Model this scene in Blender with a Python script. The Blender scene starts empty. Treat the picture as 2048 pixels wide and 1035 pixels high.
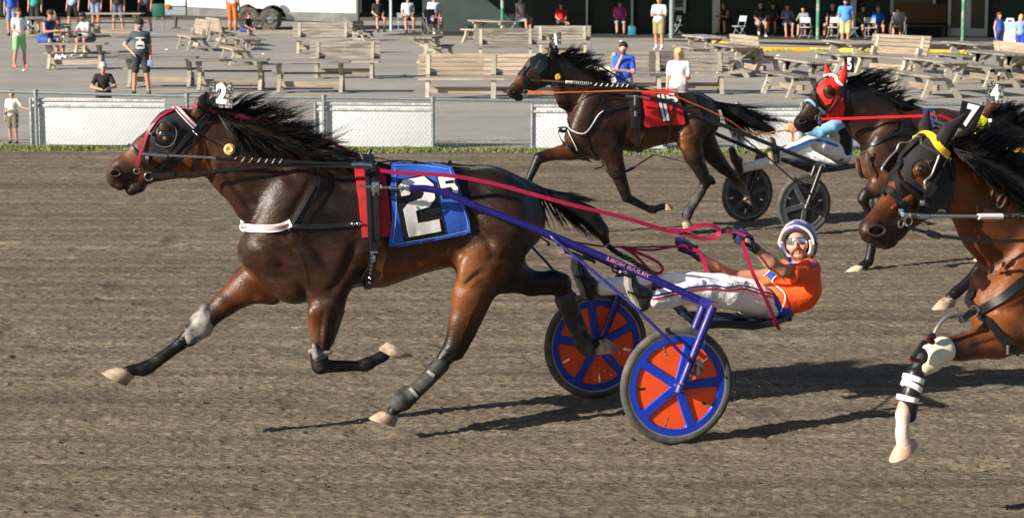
import bpy, bmesh, math, random
import numpy as np
from mathutils import Vector, Matrix
from mathutils.bvhtree import BVHTree
random.seed(7); rng = np.random.default_rng(7)
R = math.radians
SC = bpy.context.scene
# ---------------------------------------------------------------- camera, sky, sun, exposure
F, CX, CY = 4255.0, 1024.0, 517.5
TH = math.atan(587.5/F)
CAMH = math.cos(TH)/0.335
cam_d = bpy.data.cameras.new('camera'); cam = bpy.data.objects.new('camera', cam_d)
SC.collection.objects.link(cam); SC.camera = cam
cam.location = (0, 0, CAMH); cam.rotation_euler = (math.pi/2-TH, 0, 0)
cam_d.sensor_width = 36; cam_d.lens = 36*F/2048; cam_d.clip_start = 0.5; cam_d.clip_end = 400
cam_d.dof.use_dof = True; cam_d.dof.focus_distance = 13.6; cam_d.dof.aperture_fstop = 7
SC.render.resolution_x = 1024; SC.render.resolution_y = 517
SUN_ELEV, SUN_DIR = 23.5, (-0.83, -0.56)     # horizontal direction towards the sun
W = bpy.data.worlds.new("World"); SC.world = W; W.use_nodes = True
nt = W.node_tree; bg = nt.nodes['Background']
sky = nt.nodes.new('ShaderNodeTexSky'); sky.sky_type = 'NISHITA'; sky.sun_disc = False
sky.sun_elevation = R(SUN_ELEV)
sky.sun_rotation = math.atan2(SUN_DIR[0], SUN_DIR[1])
nt.links.new(sky.outputs[0], bg.inputs[0]); bg.inputs[1].default_value = 0.05
sl = bpy.data.lights.new('sun', 'SUN'); so = bpy.data.objects.new('sun', sl); SC.collection.objects.link(so)
sl.energy = 5.0; sl.angle = R(0.5); sl.color = (1.0, 0.9, 0.76)
hn = math.hypot(*SUN_DIR); ce = math.cos(R(SUN_ELEV))
sv = Vector((SUN_DIR[0]/hn*ce, SUN_DIR[1]/hn*ce, math.sin(R(SUN_ELEV))))
so.rotation_euler = sv.to_track_quat('Z', 'Y').to_euler(); so.location = (-6, -4, 8)
SC.view_settings.view_transform = 'Standard'; SC.view_settings.look = 'None'
SC.view_settings.gamma = 1; SC.view_settings.exposure = 0.82
SC.render.engine = 'CYCLES'
# ---------------------------------------------------------------- photo pixel -> world
def ray(px, py):
    xc = (px-CX)/F; yc = -(py-CY)/F
    return Vector((xc, math.cos(TH)+yc*math.sin(TH), -math.sin(TH)+yc*math.cos(TH)))
CAM = Vector((0, 0, CAMH))
def G(px, py, z=0.0):
    d = ray(px, py); t = (z-CAMH)/d.z
    return CAM+d*t
def atY(px, py, y):
    d = ray(px, py); return CAM+d*(y/d.y)
def toPx(p):
    d = Vector(p)-CAM
    zc = d.y*math.cos(TH)-d.z*math.sin(TH); yc = d.y*math.sin(TH)+d.z*math.cos(TH)
    return (CX+F*d.x/zc, CY-F*yc/zc)
class Plane:      # a vertical sagittal plane: u = heading, v = left side, z up
    def __init__(s, O, psi):
        s.O = Vector((O[0], O[1], 0)); s.u = Vector((-math.cos(psi), -math.sin(psi), 0))
        s.v = Vector((-s.u.y, s.u.x, 0)); s.psi = psi
        s.M = np.array([s.u[:], s.v[:], (0, 0, 1)])
    def P(s, px, py, l=0.0):
        d = ray(px, py); t = (s.O+s.v*l-CAM).dot(s.v)/d.dot(s.v)
        return CAM+d*t
    def scale(s, p):
        d = Vector(p)-CAM; return F/(d.y*math.cos(TH)-d.z*math.sin(TH))
    def loc(s, w):
        d = Vector(w)-s.O; return np.array((d.dot(s.u), d.dot(s.v), d.z))
    def wld(s, t, l=None, z=None):
        if l is None: t, l, z = t
        return s.O+s.u*t+s.v*l+Vector((0, 0, z))
    def L(s, px, py, l=0.0): return s.loc(s.P(px, py, l))
# ---------------------------------------------------------------- materials
MATS = {}
def lin(c): return tuple(((x/12.92) if x <= .04045 else ((x+.055)/1.055)**2.4) for x in c)
def mat(name, col=(.5, .5, .5), rough=.6, metal=0, var=0.15, vs=12, bump=0.0, bs=60, attr=None, spec=.5,
        coat=0, sheen=0, stretch=(1, 1, 1), col2=None, c2s=4, c2lo=.45, c2hi=.6, alpha=1, rvar=0, bump2=0, bs2=20, rand=0):
    if name in MATS: return MATS[name]
    m = bpy.data.materials.new(name); m.use_nodes = True; t = m.node_tree; N = t.nodes; Lk = t.links
    b = N['Principled BSDF']; b.inputs['Roughness'].default_value = rough; b.inputs['Metallic'].default_value = metal
    b.inputs['Specular IOR Level'].default_value = spec; b.inputs['Coat Weight'].default_value = coat
    b.inputs['Sheen Weight'].default_value = sheen; b.inputs['Alpha'].default_value = alpha
    tc = N.new('ShaderNodeTexCoord'); mp = N.new('ShaderNodeMapping'); mp.inputs['Scale'].default_value = stretch
    Lk.new(tc.outputs['Object'], mp.inputs['Vector'])
    if attr:
        a = N.new('ShaderNodeAttribute'); a.attribute_name = attr; src = a.outputs['Color']
    else:
        a = N.new('ShaderNodeRGB'); a.outputs[0].default_value = (*col, 1); src = a.outputs[0]
    if col2:
        n2 = N.new('ShaderNodeTexNoise'); n2.inputs['Scale'].default_value = c2s; n2.inputs['Detail'].default_value = 6
        Lk.new(mp.outputs[0], n2.inputs['Vector'])
        mr = N.new('ShaderNodeMapRange'); mr.inputs['From Min'].default_value = c2lo; mr.inputs['From Max'].default_value = c2hi
        Lk.new(n2.outputs['Fac'], mr.inputs['Value'])
        mx = N.new('ShaderNodeMix'); mx.data_type = 'RGBA'; Lk.new(mr.outputs[0], mx.inputs['Factor'])
        Lk.new(src, mx.inputs['A']); mx.inputs['B'].default_value = (*col2, 1); src = mx.outputs['Result']
    n = N.new('ShaderNodeTexNoise'); n.inputs['Scale'].default_value = vs; n.inputs['Detail'].default_value = 5
    Lk.new(mp.outputs[0], n.inputs['Vector'])
    if var:
        mr = N.new('ShaderNodeMapRange'); mr.inputs['From Min'].default_value = .25; mr.inputs['From Max'].default_value = .75
        mr.inputs['To Min'].default_value = 1-var; mr.inputs['To Max'].default_value = 1+var
        Lk.new(n.outputs['Fac'], mr.inputs['Value'])
        vm = N.new('ShaderNodeVectorMath'); vm.operation = 'SCALE'; Lk.new(src, vm.inputs[0]); Lk.new(mr.outputs[0], vm.inputs['Scale'])
        src = vm.outputs[0]
    if rand:       # every object its own shade and its own stretch of grain
        oi = N.new('ShaderNodeObjectInfo'); mr = N.new('ShaderNodeMapRange'); mr.inputs['To Min'].default_value = 1-rand; mr.inputs['To Max'].default_value = 1+rand*.5
        Lk.new(oi.outputs['Random'], mr.inputs['Value']); vm = N.new('ShaderNodeVectorMath'); vm.operation = 'SCALE'; Lk.new(src, vm.inputs[0]); Lk.new(mr.outputs[0], vm.inputs['Scale']); src = vm.outputs[0]
        ad = N.new('ShaderNodeVectorMath'); ad.operation = 'ADD'; s3 = N.new('ShaderNodeMath'); s3.operation = 'MULTIPLY'; s3.inputs[1].default_value = 37; Lk.new(oi.outputs['Random'], s3.inputs[0])
        Lk.new(tc.outputs['Object'], ad.inputs[0]); Lk.new(s3.outputs[0], ad.inputs[1]); Lk.new(ad.outputs[0], mp.inputs['Vector'])
    Lk.new(src, b.inputs['Base Color'])
    if rvar:
        mr = N.new('ShaderNodeMapRange'); mr.inputs['From Min'].default_value = .3; mr.inputs['From Max'].default_value = .7
        mr.inputs['To Min'].default_value = rough-rvar; mr.inputs['To Max'].default_value = rough+rvar
        Lk.new(n.outputs['Fac'], mr.inputs['Value']); Lk.new(mr.outputs[0], b.inputs['Roughness'])
    if bump:
        nb = N.new('ShaderNodeTexNoise'); nb.inputs['Scale'].default_value = bs; nb.inputs['Detail'].default_value = 4
        Lk.new(mp.outputs[0], nb.inputs['Vector'])
        bp = N.new('ShaderNodeBump'); bp.inputs['Strength'].default_value = 1; bp.inputs['Distance'].default_value = bump
        Lk.new(nb.outputs['Fac'], bp.inputs['Height']); Lk.new(bp.outputs[0], b.inputs['Normal'])
    if bump2:      # a second, coarser relief under the fine one
        nb = N.new('ShaderNodeTexNoise'); nb.inputs['Scale'].default_value = bs2; nb.inputs['Detail'].default_value = 7; nb.inputs['Roughness'].default_value = .6
        Lk.new(mp.outputs[0], nb.inputs['Vector']); b2 = N.new('ShaderNodeBump'); b2.inputs['Distance'].default_value = bump2
        Lk.new(nb.outputs['Fac'], b2.inputs['Height']); Lk.new(b2.outputs[0], bp.inputs['Normal'])
    MATS[name] = m; return m
def cm(name, hexs, rough=.6, **k):     # material from an sRGB hex paint colour
    c = tuple(int(hexs[i:i+2], 16)/255 for i in (0, 2, 4)); return mat(name, lin(c), rough, **k)
# ---------------------------------------------------------------- objects
def org(parent):
    while parent is not None and parent.parent is not None: parent = parent.parent
    return Vector(parent['_o']) if parent is not None else Vector((0, 0, 0))
def mesh_obj(name, V, Fc, m, parent=None, smooth=True, cols=None, origin=None):
    me = bpy.data.meshes.new(name)
    o_ = org(parent) if parent is not None else (Vector(origin) if origin is not None else Vector((0, 0, 0)))
    V = np.asarray([tuple(v) for v in V] if not isinstance(V, np.ndarray) else V, dtype=np.float64).reshape(-1, 3)-np.array(o_[:])
    me.from_pydata(V.tolist(), [], [list(f) for f in Fc] if not isinstance(Fc, list) else Fc)
    if cols is not None:
        at = me.color_attributes.new('Col', 'FLOAT_COLOR', 'POINT')
        c4 = np.ones((len(V), 4), np.float32); c4[:, :3] = cols; at.data.foreach_set('color', c4.ravel())
    if smooth: me.polygons.foreach_set('use_smooth', [True]*len(me.polygons))
    for mm in (m if isinstance(m, (list, tuple)) else [m]): me.materials.append(mm)
    me.update()
    o = bpy.data.objects.new(name, me); SC.collection.objects.link(o)
    if parent is not None: o.parent = parent
    elif origin is not None: o.location = o_; o['_o'] = o_[:]
    else: o['_o'] = (0, 0, 0)
    return o
def thing(name, loc, label, cat, group=None, rz=0):
    o = bpy.data.objects.new(name, None); SC.collection.objects.link(o); o.location = loc; o.rotation_euler = (0, 0, rz)
    o.empty_display_size = .1; o['_o'] = tuple(loc); return tag(o, label, cat, group)
def tag(o, label=None, cat=None, group=None, kind=None):
    if label: o['label'] = label
    if cat: o['category'] = cat
    if group: o['group'] = group
    if kind: o['kind'] = kind
    return o
LOOSE = {'bit_ring', 'foot_rest', 'hobble_strap', 'skirt', 'girth_buckle', 'axle_bolt', 'boot_strap', 'bridle_buckle', 'strap_buckle', 'white_tape', 'clamp', 'harness_fitting', 'breast_chain', 'head_pole', 'helmet_flash', 'glove_cuff', 'pole_tape', 'fork_ornament', 'pole_studs', 'helmet_padding', 'breast_lining', 'seat_rail', 'plug_cord', 'boot_cord', 'harness_straps', 'shaft_tip', 'kerb'}
class MB:       # collects shapes, builds ONE mesh object
    def __init__(s): s.V = []; s.F = []; s.MI = []; s.mi = 0
    def add(s, V, Fc):
        b = len(s.V); s.V += [tuple(v) for v in V]; s.F += [[i+b for i in f] for f in Fc]; s.MI += [s.mi]*len(Fc); return s
    def box(s, c, size, M=None, bev=0):
        x, y, z = [k/2 for k in size]; c = Vector(c)
        if bev <= 0:
            vs = [Vector((a*x, b*y, d*z)) for a in (-1, 1) for b in (-1, 1) for d in (-1, 1)]
            fs = [(0, 1, 3, 2), (4, 6, 7, 5), (0, 4, 5, 1), (2, 3, 7, 6), (0, 2, 6, 4), (1, 5, 7, 3)]
        else:
            bm = bmesh.new(); bmesh.ops.create_cube(bm, size=1)
            for v in bm.verts: v.co = Vector((v.co.x*2*x, v.co.y*2*y, v.co.z*2*z))
            bmesh.ops.bevel(bm, geom=bm.edges[:], offset=bev, segments=2, affect='EDGES', profile=.5)
            vs = [v.co.copy() for v in bm.verts]; bm.verts.index_update(); fs = [[v.index for v in f.verts] for f in bm.faces]; bm.free()
        if M is not None: vs = [M @ v for v in vs]
        return s.add([v+c for v in vs], fs)
    def beam(s, a, b, w, h, up=(0, 0, 1), bev=0):   # box from a to b; w across, h along up
        a, b = Vector(a), Vector(b); d = (b-a); L = d.length; d.normalize(); up = Vector(up)
        if abs(d.dot(up)) > .98: up = Vector((0, 1, 0))
        x = d.cross(up).normalized(); z = x.cross(d)
        M = Matrix((x, d, z)).transposed(); return s.box((a+b)/2, (w, L, h), M, bev)
    def tube(s, pts, r, n=8, caps=True, flat=1.0, closed=False):
        pts = [Vector(p) for p in pts]; k = len(pts)
        rs = r if isinstance(r, (list, tuple)) else [r]*k
        V = []; prev = None
        for i in range(k):
            if closed: t = pts[(i+1) % k]-pts[i-1]
            else: t = pts[min(i+1, k-1)]-pts[max(i-1, 0)]
            if t.length < 1e-9: t = Vector((0, 0, 1))
            t.normalize()
            if prev is None:
                a = Vector((0, 0, 1)) if abs(t.z) < .9 else Vector((1, 0, 0)); x = t.cross(a).normalized()
            else: x = (prev-t*prev.dot(t)).normalized()
            prev = x; y = t.cross(x)
            for j in range(n):
                an = 2*math.pi*j/n; V.append(pts[i]+x*math.cos(an)*rs[i]+y*math.sin(an)*rs[i]*flat)
        Fc = []
        for i in range(k if closed else k-1):
            i2 = (i+1) % k
            for j in range(n): Fc.append((i*n+j, i*n+(j+1) % n, i2*n+(j+1) % n, i2*n+j))
        if caps and not closed: Fc += [tuple(range(n-1, -1, -1)), tuple((k-1)*n+j for j in range(n))]
        return s.add(V, Fc)
    def lathe(s, c, axis, prof, n=24):   # prof: list of (radius, height along axis)
        axis = Vector(axis).normalized(); a = Vector((0, 0, 1)) if abs(axis.z) < .9 else Vector((1, 0, 0))
        x = axis.cross(a).normalized(); y = axis.cross(x); c = Vector(c); V = []
        for (r, h) in prof:
            for j in range(n):
                an = 2*math.pi*j/n; V.append(c+axis*h+x*math.cos(an)*r+y*math.sin(an)*r)
        Fc = [(i*n+j, i*n+(j+1) % n, (i+1)*n+(j+1) % n, (i+1)*n+j) for i in range(len(prof)-1) for j in range(n)]
        Fc += [tuple(range(n-1, -1, -1)), tuple((len(prof)-1)*n+j for j in range(n))]
        return s.add(V, Fc)
    def ribbon(s, pts, nrm, w, th=.004):
        k = len(pts); V = []
        for i in range(k):
            t = (pts[min(i+1, k-1)]-pts[max(i-1, 0)]); t = t.normalized() if t.length > 1e-9 else Vector((1, 0, 0))
            n = nrm[i]; b = t.cross(n); b = b.normalized() if b.length > 1e-6 else Vector((0, 0, 1)); n2 = b.cross(t).normalized()
            if n2.dot(n) < 0: n2 = -n2
            ww = (w[i] if isinstance(w, (list, tuple)) else w)/2
            for sx, sn in ((-1, 0), (1, 0), (1, 1), (-1, 1)): V.append(pts[i]+b*sx*ww+n2*sn*th)
        Fc = [(i*4+j, i*4+(j+1) % 4, (i+1)*4+(j+1) % 4, (i+1)*4+j) for i in range(k-1) for j in range(4)]
        Fc += [(3, 2, 1, 0), tuple((k-1)*4+j for j in range(4))]
        return s.add(V, Fc)
    def ball(s, c, r, M=None, n=12, m=8):
        c = Vector(c); r = (r, r, r) if not isinstance(r, (list, tuple)) else r; V = [Vector((0, 0, r[2]))]
        for i in range(1, m):
            a = math.pi*i/m
            for j in range(n): b = 2*math.pi*j/n; V.append(Vector((r[0]*math.sin(a)*math.cos(b), r[1]*math.sin(a)*math.sin(b), r[2]*math.cos(a))))
        V.append(Vector((0, 0, -r[2]))); Fc = []
        for j in range(n): Fc.append((0, 1+j, 1+(j+1) % n)); Fc.append((len(V)-1, 1+(m-2)*n+(j+1) % n, 1+(m-2)*n+j))
        for i in range(m-2):
            for j in range(n): Fc.append((1+i*n+j, 1+(i+1)*n+j, 1+(i+1)*n+(j+1) % n, 1+i*n+(j+1) % n))
        if M is not None: V = [M @ v for v in V]
        return s.add([v+c for v in V], Fc)
    def comps(s, gap=.012):      # connected pieces, pieces whose boxes touch stay together
        n = len(s.V); p = list(range(n))
        def f(i):
            while p[i] != i: p[i] = p[p[i]]; i = p[i]
            return i
        for q in s.F:
            for v in q[1:]: p[f(v)] = f(q[0])
        g = {}
        for i in range(n): g.setdefault(f(i), []).append(i)
        C = [[set(v), np.min([s.V[i] for i in v], 0), np.max([s.V[i] for i in v], 0)] for v in g.values()]; ch = True
        while ch:
            ch = False
            for i in range(len(C)):
                for j in range(i+1, len(C)):
                    if (C[i][1]-gap < C[j][2]).all() and (C[j][1]-gap < C[i][2]).all():
                        C[i][0] |= C[j][0]; C[i][1] = np.minimum(C[i][1], C[j][1]); C[i][2] = np.maximum(C[i][2], C[j][2]); C.pop(j); ch = True; break
                if ch: break
        return [c[0] for c in C]
    def build(s, name, m, parent=None, smooth=True, origin=None, angle=40):
        if name in LOOSE and not isinstance(m, (list, tuple)):
            cs = s.comps()
            if len(cs) > 1:
                for c in cs:
                    idx = sorted(c); mp = {v: k for k, v in enumerate(idx)}; q = MB(); q.V = [s.V[i] for i in idx]; q.F = [[mp[v] for v in f] for f in s.F if f[0] in c]; q.MI = [0]*len(q.F)
                    o = q._build(name, m, parent, smooth, origin, angle)
                return o
        return s._build(name, m, parent, smooth, origin, angle)
    def _build(s, name, m, parent=None, smooth=True, origin=None, angle=40):
        o = mesh_obj(name, s.V, s.F, m, parent, smooth, origin=origin)
        if isinstance(m, (list, tuple)): o.data.polygons.foreach_set('material_index', s.MI)
        if smooth:
            me = o.data; bm = bmesh.new(); bm.from_mesh(me)
            bmesh.ops.recalc_face_normals(bm, faces=bm.faces)
            ca = math.radians(angle)
            for e in bm.edges:
                if len(e.link_faces) == 2 and e.calc_face_angle(0) > ca: e.smooth = False
            bm.to_mesh(me); bm.free()
        return o
def catmull(P, n=8):
    P = [np.array(p, float) for p in P]
    if len(P) < 3: return [P[0]+(P[-1]-P[0])*i/n for i in range(n+1)]
    Q = [2*P[0]-P[1]]+P+[2*P[-1]-P[-2]]; out = []
    for i in range(1, len(Q)-2):
        for k in range(n):
            t = k/n; a, b, c, d = Q[i-1:i+3]
            out.append(.5*((2*b)+(-a+c)*t+(2*a-5*b+4*c-d)*t*t+(-a+3*b-3*c+d)*t**3))
    out.append(P[-1]); return out
# ---------------------------------------------------------------- implicit surfaces (smooth union of round cones) -> one mesh
def rc_dist(P, a, b, r1, r2):
    ba = b-a; l2 = float(ba@ba); pa = P-a
    if l2 < 1e-10: return np.sqrt((pa*pa).sum(-1))-max(r1, r2)
    h = np.clip((pa@ba)/l2, 0, 1)
    q = pa-h[..., None]*ba
    return np.sqrt((q*q).sum(-1))-(r1+(r2-r1)*h)
class Prim:
    __slots__ = ('a', 'b', 'ra', 'rb', 'w', 'k', 'col', 'sub')
    def __init__(s, a, b, ra, rb, w=1., k=.03, col=(.5, .5, .5), sub=False):
        s.a = np.array(a, float); s.b = np.array(b, float); s.ra, s.rb, s.w, s.k, s.col, s.sub = ra, rb, w, k, col, sub
    def dist(s, P):      # lateral axis (index 1) scaled by w about the primitive
        Q = P.copy(); m = (s.a[1]+s.b[1])/2; a = s.a.copy(); b = s.b.copy()
        Q[..., 1] = m+(Q[..., 1]-m)/s.w; a[1] = m+(a[1]-m)/s.w; b[1] = m+(b[1]-m)/s.w
        return rc_dist(Q, a, b, s.ra, s.rb)*min(1., s.w**.5)
def sdf_mesh(prims, h, iso=0.0, smooth=1):
    lo = np.min([np.minimum(p.a, p.b)-max(p.ra, p.rb)*np.array([1, max(p.w, 1), 1]) for p in prims if not p.sub], 0)-3*h-.02
    hi = np.max([np.maximum(p.a, p.b)+max(p.ra, p.rb)*np.array([1, max(p.w, 1), 1]) for p in prims if not p.sub], 0)+3*h+.02
    n = np.ceil((hi-lo)/h).astype(int)+1
    Fd = np.full(n, .25, np.float32); ax = [lo[i]+h*np.arange(n[i]) for i in range(3)]
    for p in prims:
        R_ = max(p.ra, p.rb)*np.array([1, max(p.w, 1.), 1])+p.k+.03
        i0 = np.maximum(((np.minimum(p.a, p.b)-R_-lo)/h).astype(int), 0); i1 = np.minimum(((np.maximum(p.a, p.b)+R_-lo)/h).astype(int)+2, n)
        if (i1 <= i0).any(): continue
        X, Y, Z = np.meshgrid(ax[0][i0[0]:i1[0]], ax[1][i0[1]:i1[1]], ax[2][i0[2]:i1[2]], indexing='ij')
        d = p.dist(np.stack([X, Y, Z], -1)); sl_ = (slice(i0[0], i1[0]), slice(i0[1], i1[1]), slice(i0[2], i1[2]))
        f = Fd[sl_]; k = max(p.k, 1e-4)
        if p.sub:
            hh = np.maximum(k-np.abs(f+d), 0)/k; Fd[sl_] = np.maximum(f, -d)+hh*hh*k*.25
        else:
            hh = np.maximum(k-np.abs(f-d), 0)/k; Fd[sl_] = np.minimum(f, d)-hh*hh*k*.25
    Fd = Fd-iso; S = Fd < 0
    nx, ny, nz = [k-1 for k in n]
    cnt = np.zeros((nx, ny, nz), np.int8); acc = np.zeros((nx, ny, nz, 3), np.float32)
    offs = [(0, 0, 0), (1, 0, 0), (0, 1, 0), (1, 1, 0), (0, 0, 1), (1, 0, 1), (0, 1, 1), (1, 1, 1)]
    def g(A, o): return A[o[0]:o[0]+nx, o[1]:o[1]+ny, o[2]:o[2]+nz]
    for i in range(8):
        for j in range(i+1, 8):
            a, b = np.array(offs[i]), np.array(offs[j])
            if abs(a-b).sum() != 1: continue
            m = g(S, a) != g(S, b)
            fa = g(Fd, a)[m]; fb = g(Fd, b)[m]; t = fa/(fa-fb)
            cnt[m] += 1; acc[m] += a+(b-a)*t[:, None]
    act = cnt > 0; idx = np.full((nx, ny, nz), -1, np.int64); I = np.argwhere(act); idx[act] = np.arange(len(I))
    V = lo+h*(I+acc[act]/cnt[act][:, None])
    quads = []
    for a in range(3):
        b, c = (a+1) % 3, (a+2) % 3
        s0 = [slice(1, -1)]*3; s0[a] = slice(0, n[a]-1); s1 = list(s0); s1[a] = slice(1, n[a])
        s0[b] = slice(1, n[b]-1); s0[c] = slice(1, n[c]-1); s1[b] = s0[b]; s1[c] = s0[c]
        A = S[tuple(s0)]; B = S[tuple(s1)]; E = np.argwhere(A != B)
        if not len(E): continue
        inside = A[tuple(E.T)]; E = E.copy(); E[:, b] += 1; E[:, c] += 1
        def at(db, dc):
            q = E.copy(); q[:, b] += db; q[:, c] += dc; return idx[tuple(q.T)]
        Q = np.stack([at(-1, -1), at(0, -1), at(0, 0), at(-1, 0)], 1)
        Q[~inside] = Q[~inside][:, ::-1]; quads.append(Q)
    Q = np.concatenate(quads); Q = Q[(Q >= 0).all(1)]
    for _ in range(smooth):
        s_ = np.zeros_like(V); c_ = np.zeros(len(V))
        for e in range(4):
            i, j = Q[:, e], Q[:, (e+1) % 4]
            for x in range(3):
                s_[:, x] += np.bincount(i, V[j, x], len(V))+np.bincount(j, V[i, x], len(V))
            c_ += np.bincount(i, minlength=len(V))+np.bincount(j, minlength=len(V))
        V = .4*V+.6*s_/np.maximum(c_, 1)[:, None]
    return V, Q
def prim_cols(V, prims, sig=.02):
    ps = [p for p in prims if p.col is not None]
    D = np.stack([p.dist(V) for p in ps], 1); C = np.array([p.col for p in ps])
    w = np.exp(-(D-D.min(1, keepdims=True))/sig); w /= w.sum(1, keepdims=True)
    return w@C
# ---------------------------------------------------------------- 2D shapes -> faceted sheets mapped on to surfaces
def sheet(loops, step, fmap, thick=0.0, nmap=None):
    """loops: list of closed 2D polygons (first outer, others holes); fmap(x,y)->Vector; returns V,F"""
    bm = bmesh.new(); eds = []
    for lp in loops:
        vs = [bm.verts.new((p[0], p[1], 0)) for p in lp]
        for i in range(len(vs)): eds.append(bm.edges.new((vs[i], vs[(i+1) % len(vs)])))
    bmesh.ops.triangle_fill(bm, edges=eds, use_beauty=True, use_dissolve=False)
    xs = [p[0] for p in loops[0]]; ys = [p[1] for p in loops[0]]
    if step:
        for ax_, a, b in ((0, min(xs), max(xs)), (1, min(ys), max(ys))):
            k = math.floor(a/step)+1
            while k*step < b:
                co = [0, 0, 0]; no = [0, 0, 0]; co[ax_] = k*step; no[ax_] = 1
                bmesh.ops.bisect_plane(bm, geom=bm.verts[:]+bm.edges[:]+bm.faces[:], plane_co=co, plane_no=no); k += 1
    bmesh.ops.recalc_face_normals(bm, faces=bm.faces)
    for f in bm.faces:
        if f.normal.z < 0: f.normal_flip()
    bm.verts.index_update(); P2 = [(v.co.x, v.co.y) for v in bm.verts]; Fc = [[v.index for v in f.verts] for f in bm.faces]
    bd = [[v.index for v in e.verts] for e in bm.edges if len(e.link_faces) == 1]; bm.free()
    V = [fmap(x, y) for x, y in P2]
    if thick:
        N = [nmap(x, y) for x, y in P2]; n = len(V); V2 = [v-nn*thick for v, nn in zip(V, N)]
        Fc = Fc+[[i+n for i in f[::-1]] for f in Fc]+[[a, b, b+n, a+n] for a, b in bd]; V = V+V2
    return V, Fc
def text_loops(txt, size=1.0, bold=0.0):
    cu = bpy.data.curves.new('t', 'FONT'); cu.body = txt; cu.size = size; cu.offset = bold; cu.resolution_u = 3
    cu.align_x = 'CENTER'; cu.align_y = 'CENTER'
    o = bpy.data.objects.new('t', cu); SC.collection.objects.link(o)
    dg = bpy.context.evaluated_depsgraph_get(); me = o.evaluated_get(dg).to_mesh()
    V = [(v.co.x, v.co.y) for v in me.vertices]; Fc = [list(p.vertices) for p in me.polygons]
    o.evaluated_get(dg).to_mesh_clear(); bpy.data.objects.remove(o); bpy.data.curves.remove(cu); return V, Fc
def text_on(mb, txt, fmap, size=1., bold=0., sx=1., step=None):
    V, Fc = text_loops(txt, size, bold)
    if step:
        bm = bmesh.new(); vs = [bm.verts.new((x, y, 0)) for x, y in V]
        for f in Fc:
            try: bm.faces.new([vs[i] for i in f])
            except ValueError: pass
        X = [v[0] for v in V]; Y = [v[1] for v in V]
        for ax_, a, b in ((0, min(X), max(X)), (1, min(Y), max(Y))):
            k = math.floor(a/step)+1
            while k*step < b:
                co = [0, 0, 0]; no = [0, 0, 0]; co[ax_] = k*step; no[ax_] = 1
                bmesh.ops.bisect_plane(bm, geom=bm.verts[:]+bm.edges[:]+bm.faces[:], plane_co=co, plane_no=no); k += 1
        bm.verts.index_update(); V = [(v.co.x, v.co.y) for v in bm.verts]; Fc = [[v.index for v in f.verts] for f in bm.faces]; bm.free()
    mb.add([fmap(x*sx, y) for x, y in V], Fc)
# ---------------------------------------------------------------- shared paints
DK, BR, RD, BK = (.010, .0058, .0048), (.032, .0125, .0068), (.135, .042, .0115), (.006, .0055, .0055)
GR = (.16, .14, .12); TN = (.30, .12, .045)
M_COAT = mat('horse_coat', rough=.40, var=.5, vs=7, bump=.0022, bs=150, attr='Col', spec=.38, stretch=(.5, 1, 1), rvar=.12, bump2=.012, bs2=9, col2=(.075, .058, .045), c2s=11, c2lo=.60, c2hi=.86)
M_HAIR = mat('horse_hair', (.009, .008, .008), .5, var=.5, vs=9, spec=.3)
M_BLACK = mat('black_leather', (.012, .012, .013), .38, var=.4, vs=25, bump=.0006, bs=200)
M_CHROME = mat('chrome', (.72, .73, .75), .18, 1, var=.1, vs=30)
M_WHITE = mat('white_vinyl', (.90, .90, .90), .4, var=.06, vs=20)
M_PAD = mat('red_pad', (.42, .012, .02), .75, var=.15, vs=20, bump=.001, bs=150)
M_MAG = mat('magenta_strap', (.33, .012, .055), .4, var=.2, vs=20)
M_HOOF = mat('hoof_horn', (.42, .33, .24), .6, var=.35, vs=26, bump=.0015, bs=60, col2=(.22, .17, .13), c2s=14)
M_BOOT = mat('dusty_boot', (.02, .02, .021), .7, var=.4, vs=30, col2=(.11, .10, .09), c2s=10, c2lo=.42, c2hi=.8, bump=.002, bs=80)
M_HOOD = mat('black_hood', (.010, .009, .013), .82, var=.25, vs=30, bump=.0008, bs=260, sheen=.1)
M_EYE = mat('eye', (.006, .004, .003), .06, var=0, coat=1)
M_SHEEP = mat('fleece', (.62, .42, .2), .9, var=.3, vs=60, bump=.004, bs=120, sheen=.4)
def PR(pl, rows, shift=0.0):
    out = []
    for r in rows:
        (x0, y0, r0), (x1, y1, r1), (l0, l1), w, k, col = r[:6]
        A = pl.P(x0, y0, l0+shift); B = pl.P(x1, y1, l1+shift)
        out.append(Prim(pl.loc(A), pl.loc(B), r0/pl.scale(A), r1/pl.scale(B), w, k, col, len(r) > 6))
    return out
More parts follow.
